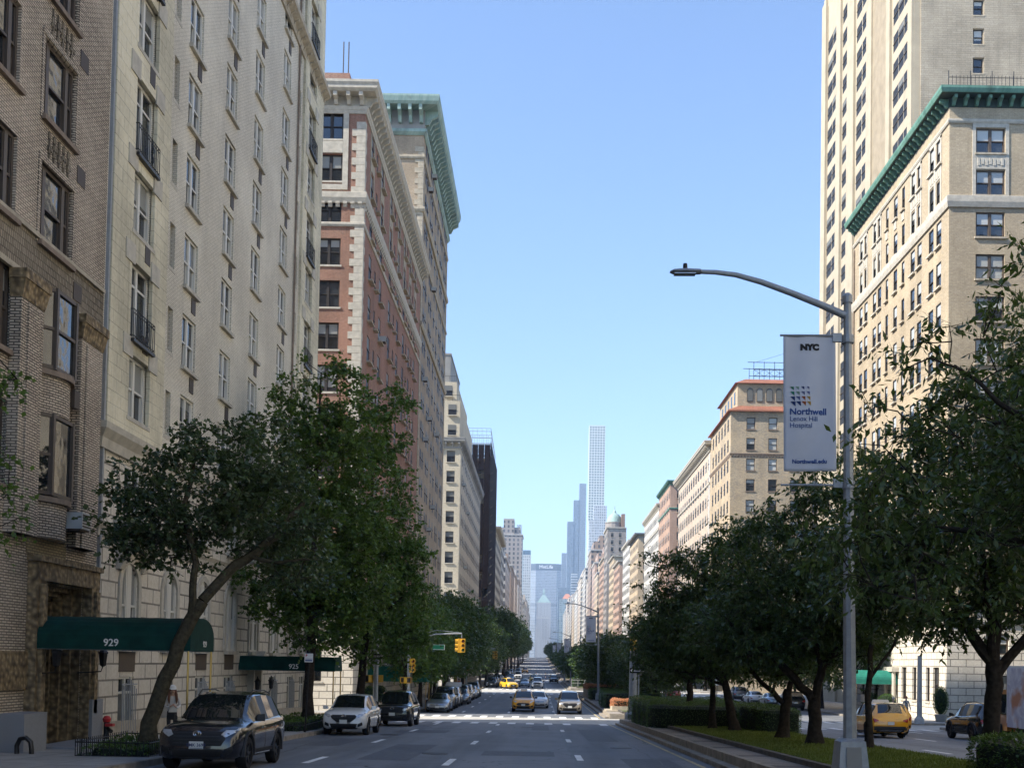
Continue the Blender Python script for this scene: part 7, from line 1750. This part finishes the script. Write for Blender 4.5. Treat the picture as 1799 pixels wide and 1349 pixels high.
def signal_post(label, x, y, heads, h=4.6, r=.10, peds=(), signs=(), arm=None, cap=True, dz=.15, green=None):
    t = thing('traffic_signal', label, 'traffic light', (x, y, E(y)+dz), 'traffic signals at the crossings')
    p = MB(); p.tube([(0,0,0), (0,0,h)], [r*1.2, r], 10); p.lathe([(r*2.2, 0), (r*2.2, .3), (r*1.4, .5)], (0,0,0), 12); put('pole', p.mesh('pole', [M['galv']], True), t)
    for (a, b, c, ro) in heads: head(t, a, b, c, ro)
    for (a, b, c, ro) in peds: ped(t, a, b, c, ro)
    for (a, b, c, lf) in signs: oneway(t, a, b, c, lf)
    if arm:
        m = MB(); m.tube([(0,0,arm[1]-.5), (arm[0]*.5, 0, arm[1]-.08), (arm[0], 0, arm[1])], [.07, .06, .05], 8); m.tube([(0,0,h), (arm[0]*.5, 0, arm[1]+.22), (arm[0], 0, arm[1]+.04)], .018, 5); m.tube([(arm[0], 0, arm[1]), (arm[0], 0, arm[1]-.35)], .03, 5); put('mast_arm', m.mesh('mast_arm', [M['galv']], True), t)
    if green:
        g_ = MB(); g_.box(green[0]-.45, green[0]+.45, -.01, .01, green[1]-.2, green[1]+.2); go = put('street_name_sign', g_.mesh('street_name_sign', [M['sign_green']]), t)
        q = MB(); q.box(green[0]-.44, green[0]+.44, -.014, -.011, green[1]+.17, green[1]+.19); q.box(green[0]-.44, green[0]+.44, -.014, -.011, green[1]-.19, green[1]-.17); q.box(green[0]+.42, green[0]+.44, -.015, -.011, green[1]-.17, green[1]+.17); put('border', q.mesh('border', [M['sign_white']]), go)
    return t
signal_post('grey corner pole with one way sign and walk signals on the near left corner', -9.75, 66.3, [], 5.6, .13, peds=[(-.45, 0, 2.4, R(-30)), (.1, .35, 2.4, R(90))], signs=[(.05, -.16, 3.75, True)])
signal_post('far left corner mast arm signal with yellow heads hanging over the road', -9.75, 83.0, [(.25, -.15, 3.4, R(35)), (4.0, 0, 4.95, R(8)), (3.72, .1, 4.95, R(-80))], 5.4, .11, peds=[(-.35, -.15, 2.3, R(0)), (-.05, -.3, 2.3, R(40))], arm=(3.9, 5.85), green=(2.2, 4.8))
signal_post('thick grey signal post with yellow head and one way sign at the median end', 5.5, 65.2, [(.0, 0, 4.35, R(150)), (.02, .3, 4.35, R(60))], 4.0, .21, signs=[(.25, -.24, 2.85, True)], dz=.44)
signal_post('distant traffic signal on the left at the second crossing', -9.75, 148.8, [(3.9, 0, 5.0, 0), (3.55, 0, 5.0, R(90)), (.2, 0, 3.4, 0)], 5.6, .11, arm=(3.8, 5.85))
signal_post('distant traffic signal on the median of the third crossing', 5.5, 242, [(0, 0, 4.2, 0)], 4.2, .12, dz=.44)
t = signal_post('pale grey pole on the sunny right pavement by the white corner', 25.75, 75.2, [], 4.6, .15); t['category'] = 'pole'; t.name = 'street_pole'; del t['group']
# thin posts
def post(name, label, x, y, h, plate, mt, cat='sign', r=.03, dz=.15, col='sign_black'):
    t = thing(name, label, cat, (x, y, E(y)+dz)); p = MB(); p.tube([(0,0,0), (.12 if r < .045 and x < -9 else 0,0,h)], r, 6); put('post', p.mesh('post', [M[col]]), t)
    for (u0, u1, z0, z1, m_) in plate: q = MB(); q.box(u0, u1, -.045, -.035, z0, z1); put('sign_plate', q.mesh('sign_plate', [M[m_]]), t)
    return t
t = post('parking_sign', 'black sign post with white and red parking sign on the left kerb', -9.35, 44.6, 3.25, [(-.08, .26, 2.80, 3.15, 'sign_white')], 'sign_black', r=.04)
q = MB(); tm = text_mb('P', .14, .002, .004); q.add(tm, Matrix.Translation((.0, -.05, 3.06))); put('lettering', q.mesh('lettering', [M['sign_red']]), t); q = MB(); q.box(-.05, .23, -.052, -.046, 2.84, 2.89); q.box(-.05, .23, -.052, -.046, 2.92, 2.94); put('lettering', q.mesh('lettering', [M['letter_navy']]), t)
post('sign_post', 'thin pale post beside the thick signal post on the median', 5.95, 66.6, 3.3, [(-.02, .18, 2.6, 3.3, 'bulk')], 'bulk', cat='sign post', r=.05, dz=.44, col='galv')
post('sign_post', 'tall thin dark post near the silver sedan on the left kerb', -9.5, 82, 3.4, [(-.02, .02, 3.0, 3.4, 'sign_black')], 'sign_black', cat='sign post', r=.03)
post('parking_sign', 'small white sign on a thin post across the right roadway', 12.0, 75, 3.0, [(-.25, .25, 2.5, 3.0, 'sign_white')], 'sign_white', r=.03, dz=.02)
# ------------------------------------------------------------------ canopies
def canopy(label, y0, y1, x1, zb, zv, zt, mat, poles=True, rounded=True, xw=XL, num=None, num_end=None, small=None, right=False):
    yc, hw = (y0+y1)/2, (y1-y0)/2; t = thing('entrance_canopy', label, 'awning', ((xw+x1)/2, yc, zb), 'green canopies over the house doors'); o = Vector(t['_o'])
    n = 12 if rounded else 4
    arc = [(-hw, zb), (-hw, zv)]
    arc += [(-hw*math.cos(math.pi*i/n), zv+(zt-zv)*math.sin(math.pi*i/n)) for i in range(1, n)] if rounded else [(-hw+.22, zt-.02), (-.0, zt), (hw-.22, zt-.02)]
    arc += [(hw, zv), (hw, zb)]
    m = MB(); segs = 14
    for (a, za), (b, zb_) in zip(arc, arc[1:]):
        for s_ in range(segs):
            xa, xb = xw+(x1-xw)*s_/segs, xw+(x1-xw)*(s_+1)/segs; da = -.012*abs(math.sin(s_*math.pi/2)); db = -.012*abs(math.sin((s_+1)*math.pi/2))
            m.quad((xa, yc+a, za+(da if za > zv else 0)), (xb, yc+a, za+(db if za > zv else 0)), (xb, yc+b, zb_+(db if zb_ > zv else 0)), (xa, yc+b, zb_+(da if zb_ > zv else 0)))
    m.poly([(x1, yc+a, z) for a, z in arc]); co = obj('canvas', m, M[mat], t)
    f = MB()
    for s_ in range(0, segs+1, 3): xa = xw+(x1-xw)*s_/segs; f.tube([(xa, yc+a*.95, z-.05) for a, z in arc], .012, 4)
    for yy in (-hw+.015, hw-.015): f.tube([(xw, yc+yy, zb), (x1, yc+yy, zb)], .015, 4)
    obj('frame', f, M['galv'], t)
    if poles:
        for yy in (-hw+.03, hw-.03):
            p = MB(); xx = x1 - math.copysign(.06, x1-xw); p.tube([(xx, yc+yy, E(yc)+.15), (xx, yc+yy, zb+.1)], .03, 8); p.lathe([(.06, E(yc)+.15), (.05, E(yc)+.28), (.03, E(yc)+.3)], (xx, yc+yy, 0), 8); obj('pole', p, M['brass'], t)
    if num:
        tm = text_mb(num[0], num[3], .003, .004); q = MB(); q.add(tm, Matrix.Translation((num[1], yc-hw-.02, num[2]))); o_ = obj('lettering', q, M['sign_white'], t)
    if num_end:
        tm = text_mb(num_end[0], num_end[2], .003, .003); q = MB(); q.add(tm, Matrix.Translation((x1+.02, yc+num_end[3], num_end[1])) @ Matrix.Rotation(R(90), 4, 'Z')); obj('lettering', q, M['sign_white'], t)
    return t
canopy('long dark green barrel canopy with white 929 over the terracotta doorway', 29.4, 31.5, -9.25, 1.98, 2.36, 2.88, 'green_canvas', num=('929', -11.35, 2.16, .27), num_end=('929', 2.17, .22, .15))
canopy('dark green flat canopy with white 925 reaching to the kerb between the trees', 50.2, 52.1, -9.25, 1.28, 1.45, 1.93, 'green_canvas', rounded=False, num=('925', -11.1, 1.46, .30), num_end=('~', 1.5, .3, 0))
canopy('teal green canopy across the near crossing on the left pavement', 88, 90.6, -8.9, .15, .55, 1.35, 'teal_canvas', rounded=False)
canopy('green canopy with rounded end over the doorway on the sunny right side', 92, 94.4, 26.2, .55, .95, 1.7, 'teal_canvas', xw=XR)
canopy('small distant green canopy under the left trees', 125, 127.4, -9.4, .3, .6, 1.2, 'teal_canvas', rounded=False)
# wall lanterns
def lantern(label, x, y, z):
    t = thing('wall_lantern', label, 'lantern', (x, y, z), 'lanterns beside the canopy doors'); b = MB()
    b.tube([(XL-x, 0, -.55), (-.05, 0, -.5), (0, 0, -.35)], .018, 5); b.lathe([(.03, -.36), (.09, -.32), (.13, .02), (.15, .03), (.15, .06), (.06, .16), (.03, .22), (.035, .26), (0, .30)], (0,0,0), 6); put('body', b.mesh('body', [M['iron']]), t)
    g_ = MB(); g_.lathe([(.082, -.30), (.122, .01)], (0,0,0), 6); g_.v = [(a*1.03, b_*1.03, c_) for a, b_, c_ in g_.v]; put('glass', g_.mesh('glass', [M['blind']]), t)
lantern('black lantern left of the terracotta doorway under the 929 canopy', XL+.75, 29.55, 1.85); lantern('black lantern right of the terracotta doorway under the 929 canopy', XL+.75, 32.7, 1.85)
lantern('black lantern left of the pedimented door under the 925 canopy', XL+.6, 51.3, .7); lantern('black lantern right of the pedimented door under the 925 canopy', XL+.6, 53.9, .7)
# standpipe, hoop, railing
t = thing('standpipe', 'black standpipe with red caps against the limestone base by the doorway', 'standpipe', (XL+.45, 33.9, E(34)+.15)); b = MB(); b.tube([(0,0,0), (0,0,.65)], .09, 8); b.tube([(0,0,.45), (.22,-.2,.35)], .06, 8); put('body', b.mesh('body', [M['iron']], True), t); b = MB(); b.lathe([(.11, .62), (.13, .72), (.08, .80), (0, .82)], (0,0,0), 10); b.box(.02, .25, -.2, 0, .5, .58); put('cap', b.mesh('cap', [M['sign_red']], True), t)
t = thing('bollard_hoop', 'small black curved iron hoop on the pavement at the lower left', 'bollard', (-12.75, 27.6, E(27.6)+.15)); b = MB(); b.tube([(-.16,0,0), (-.17,0,.2), (-.1,0,.36), (.05,0,.40), (.17,0,.3), (.2,0,.1), (.2,0,0)], .06, 8); put('hoop', b.mesh('hoop', [M['iron']], True), t)
t = thing('iron_railing', 'black iron railing at the lower left edge beside the granite block', 'railing', (-13.3, 26.8, E(27)+.15)); b = MB()
for i in range(14): b.tube([(.2, -1.9+i*.16, 0), (.2, -1.9+i*.16, 1.05)], .014, 4)
b.tube([(.2, -1.9, 1.0), (.2, .2, 1.0)], .02, 5); b.tube([(.2, -1.9, .12), (.2, .2, .12)], .02, 5); put('bars', b.mesh('bars', [M['iron']]), t); b = MB(); b.lathe([(0, 1.05), (.04, 1.09), (0, 1.14)], (.2, .2, 0), 8); put('finial', b.mesh('finial', [M['brass']], True), t)
t = thing('litter_bin', 'dark green metal bin beside the corner pole on the left', 'bin', (-10.9, 68.0, E(68)+.15)); b = MB(); b.hexa([(-.28,-.28,0), (.28,-.28,0), (.28,.28,0), (-.28,.28,0)], [(-.33,-.33,1.0), (.33,-.33,1.0), (.33,.33,1.0), (-.33,.33,1.0)]); put('body', b.mesh('body', [M['shadegreen']]), t); b = MB(); b.hexa([(-.36,-.36,1.0), (.36,-.36,1.0), (.36,.36,1.0), (-.36,.36,1.0)], [(-.1,-.1,1.22), (.1,-.1,1.22), (.1,.1,1.22), (-.1,.1,1.22)]); put('lid', b.mesh('lid', [M['bulk']]), t)
t = thing('median_railing', 'low pale railing on the median before the far flower strip', 'railing', (8, 168.5, E(182)+.42)); t.location = (7.5, 183, E(183)+.42); b = MB()
for i in range(5): b.tube([(-2.2+i*1.1, 0, 0), (-2.2+i*1.1, 0, 1.1)], .05, 5)
b.tube([(-2.2, 0, 1.1), (2.2, 0, 1.1)], .05, 5); b.tube([(-2.2, 0, .6), (2.2, 0, .6)], .04, 5); put('rails', b.mesh('rails', [M['bulk']]), t)
# ------------------------------------------------------------------ people
def person(label, x, y, z, rot, top, legs, skin=(.52, .34, .26), hair=(.06, .03, .02), shoes=(.03, .03, .03), h=1.68, pose='walk', cap=None, bag=None, longhair=False, strap=None):
    s = h/1.68; t = thing('person', label, 'person', (x, y, z), rot=rot)
    if pose == 'phone': arms = [[(-.17, .0, 1.38), (-.23, .01, 1.12), (-.12, -.20, 1.08), (-.05, -.26, 1.14)], [(.17, 0, 1.38), (.24, .02, 1.12), (.13, -.19, 1.06), (.05, -.26, 1.13)]]
    else: arms = [[(-.17, 0, 1.38), (-.22, .04, 1.10), (-.23, -.04, .86), (-.23, -.08, .78)], [(.17, 0, 1.38), (.23, -.03, 1.10), (.24, -.14, .88), (.24, -.18, .81)]]
    lg = [[(-.09, 0, .88), (-.10, -.06, .48), (-.10, .04, .09), (-.11, -.12, .04)], [(.09, 0, .88), (.10, -.14, .49), (.10, -.20, .09), (.11, -.36, .05)]] if pose == 'walk' else [[(-.09, 0, .88), (-.10, -.02, .48), (-.10, .02, .09), (-.12, -.14, .04)], [(.09, 0, .88), (.10, -.04, .48), (.11, .0, .09), (.13, -.16, .04)]]
    V = [(0, 0, .93), (0, 0, 1.10), (0, -.01, 1.28), (0, .0, 1.42), (0, -.01, 1.50), (0, -.02, 1.57), (0, -.02, 1.64)]; Rr = [(.135, .10), (.125, .095), (.155, .105), (.085, .06), (.050, .05), (.085, .10), (.075, .09)]; Ed = [(i, i+1) for i in range(6)]
    for a, rad in ((arms, [.058, .045, .036, .026]),):
        for ch in a:
            p = 2
            for q_, r_ in zip(ch, rad): V.append(q_); Rr.append((r_, r_)); Ed.append((p if p != 2 or True else 3, len(V)-1)); p = len(V)-1
            # five fingers rooted in the palm
            hx, hy, hz = ch[-1]; d = (Vector(ch[-1])-Vector(ch[-2])).normalized(); sd_ = Vector((1 if hx < 0 else -1, 0, 0)); hand = p
            for k in range(5):
                o_ = d.cross(sd_).normalized() if d.cross(sd_).length > .1 else Vector((0, 0, 1)); b0 = Vector(ch[-1]) + d*.03 + o_*(k-1.8)*.018 if k < 4 else Vector(ch[-1]) + sd_*.025
                b1 = b0 + d*(.035 if k < 4 else .02) + (sd_*.01 if k < 4 else sd_*.02); b2 = b1 + d*(.02-.004*abs(k-1.5)) + sd_*.012
                V += [tuple(b0), tuple(b1), tuple(b2)]; Rr += [(.011, .011), (.009, .009), (.008, .008)]; n_ = len(V); Ed += [(hand, n_-3), (n_-3, n_-2), (n_-2, n_-1)]
    for ch in lg:
        p = 0
        for q_, r_ in zip(ch, [.088, .058, .042, .040]): V.append(q_); Rr.append((r_, r_)); Ed.append((p, len(V)-1)); p = len(V)-1
    me = bpy.data.meshes.new('body'); me.from_pydata([tuple(c*s for c in v) for v in V], Ed, []); me.update(); o = put('body', me, t)
    md = o.modifiers.new('skin', 'SKIN'); sk = me.skin_vertices[0].data
    for i, r_ in enumerate(Rr): sk[i].radius = (r_[0]*s, r_[1]*s)
    for i in range(len(V)): sk[i].use_root = i == 0
    sb = o.modifiers.new('sub', 'SUBSURF'); sb.levels = 2; sb.render_levels = 2
    nme = bpy.data.meshes.new_from_object(o.evaluated_get(bpy.context.evaluated_depsgraph_get())); nme.name = 'body'; o.modifiers.clear(); o.data = nme
    ms = [plain('skin_tone_%d' % int(skin[0]*100), skin, .5), plain('cloth_%d_%d' % (int(top[0]*100), int(top[2]*100)), top, .8), plain('cloth_%d_%d' % (int(legs[0]*100), int(legs[2]*100)), legs, .8), plain('shoe_%d' % int(shoes[0]*100), shoes, .6)]
    nme.materials.clear(); [nme.materials.append(m_) for m_ in ms]; hand_p = [Vector(ch[-1]) for ch in arms]
    for pl in nme.polygons:
        c = pl.center/s; k = 2 if c.z < .97 else 1
        if c.z > 1.44: k = 0
        if c.z < .10: k = 3
        if min((c-h_).length for h_ in hand_p) < .075 or any((c-h_).dot((h_-Vector(ch[-2])).normalized()) > -.01 and (c-h_).length < .14 for h_, ch in zip(hand_p, arms)): k = 0
        pl.material_index = k; pl.use_smooth = True
    fc = MB()
    for sx_ in (-.03, .03): fc.lathe([(0, .0), (.011, .004), (0, .008)], (sx_*s, -.118*s, 1.615*s), 8, 1, 'Y')
    fc.hexa([(-.012*s, -.115*s, 1.575*s), (.012*s, -.115*s, 1.575*s), (0, -.108*s, 1.61*s)], [(-.008*s, -.132*s, 1.578*s), (.008*s, -.132*s, 1.578*s), (0, -.115*s, 1.612*s)], 0); fc.box(-.022*s, .022*s, -.113*s, -.105*s, 1.547*s, 1.555*s, 2)
    put('face', fc.mesh('face', [ms[0], M['black'], plain('lips', (.35, .10, .09), .5)], True), t)
    hm = plain('hair_%d' % int(hair[0]*100), hair, .6); hb = MB(); hb.lathe([(.098, -.03), (.108, .02), (.10, .07), (.06, .11), (0, .125)], (0, .012, 1.62), 14); 
    hb.v = [(a*s, b_*s, c_*s) for a, b_, c_ in hb.v]
    if longhair:
        for sx_ in (-1, 1): hb.tube([(sx_*.085*s, .0, 1.62*s), (sx_*.11*s, -.06*s, 1.48*s), (sx_*.12*s, -.13*s, 1.32*s), (sx_*.11*s, -.14*s, 1.2*s)], [.035*s, .045*s, .04*s, .015*s], 8)
        hb.tube([(0, .07*s, 1.64*s), (0, .11*s, 1.46*s), (0, .12*s, 1.26*s)], [.08*s, .10*s, .05*s], 8)
    put('hair', hb.mesh('hair', [hm], True), t)
    if cap: c_ = MB(); c_.lathe([(.112, .03), (.118, .06), (.10, .12), (.05, .155), (0, .165)], (0, -.0, 1.62), 16); c_.hexa([(-.09, -.08, 1.655), (.09, -.08, 1.655), (.07, -.20, 1.635), (-.07, -.20, 1.635)], [(-.09, -.08, 1.67), (.09, -.08, 1.67), (.07, -.20, 1.645), (-.07, -.20, 1.645)]); c_.v = [(a*s, b_*s, z_*s) for a, b_, z_ in c_.v]; put('cap', c_.mesh('cap', [cap], True), t)
    if strap: c_ = MB(); c_.tube([(-.16*s, -.06*s, 1.40*s), (0, -.125*s, 1.2*s), (.14*s, -.10*s, 1.0*s)], .014, 5); put('strap', c_.mesh('strap', [M['black']]), t)
    if bag:
        tb2 = thing('handbag', 'pale handbag carried across the front by the woman in the white cap', 'bag', (x, y, z), rot=rot); c_ = MB(); c_.hexa([(-.13, -.24, .93), (.13, -.24, .93), (.13, -.14, .93), (-.13, -.14, .93)], [(-.11, -.23, 1.06), (.11, -.23, 1.06), (.11, -.15, 1.06), (-.11, -.15, 1.06)]); put('bag_body', c_.mesh('bag_body', [bag], True), tb2); c_ = MB(); c_.tube([(-.11, -.17, 1.05), (-.17, -.08, 1.38), (0, .09, 1.44), (.15, -.06, 1.36), (.11, -.17, 1.05)], .009, 5); put('strap', c_.mesh('strap', [bag]), tb2)
    return t
person('woman in white cap and pale jacket standing by the door behind the black car', -11.6, 35.2, E(35.2)+.15, R(25), (.58, .57, .56), (.02, .02, .025), hair=(.12, .05, .03), pose='phone', cap=M['white'], bag=plain('pale_leather', (.50, .50, .48), .5), longhair=True)
person('person in grey jacket with shoulder strap on the sunny right pavement', 26.3, 79.6, E(79.6)+.15, R(10), (.30, .31, .32), (.10, .11, .13), hair=(.25, .08, .03), strap=True, pose='stand', h=1.75)
person('person in dark clothes beside the one in the grey jacket', 25.2, 79.0, E(79)+.15, R(-20), (.03, .03, .04), (.03, .03, .04), hair=(.35, .33, .30), pose='stand')
person('dark dressed pedestrian crossing far ahead in the right lane', 1.4, 258, E(258), R(90), (.03, .03, .04), (.04, .05, .09)); person('pedestrian in blue crossing far ahead near the lane dashes', -.7, 260, E(260), R(-90), (.06, .09, .18), (.05, .05, .06))
person('pedestrian in orange top waiting at the left of the second crossing', -10.8, 149.6, E(150)+.15, 0, (.55, .15, .05), (.05, .05, .06), pose='stand'); person('pedestrian in dark top near the left end of the second crossing', -10.0, 151.5, E(151), R(-90), (.05, .05, .06), (.04, .05, .09))
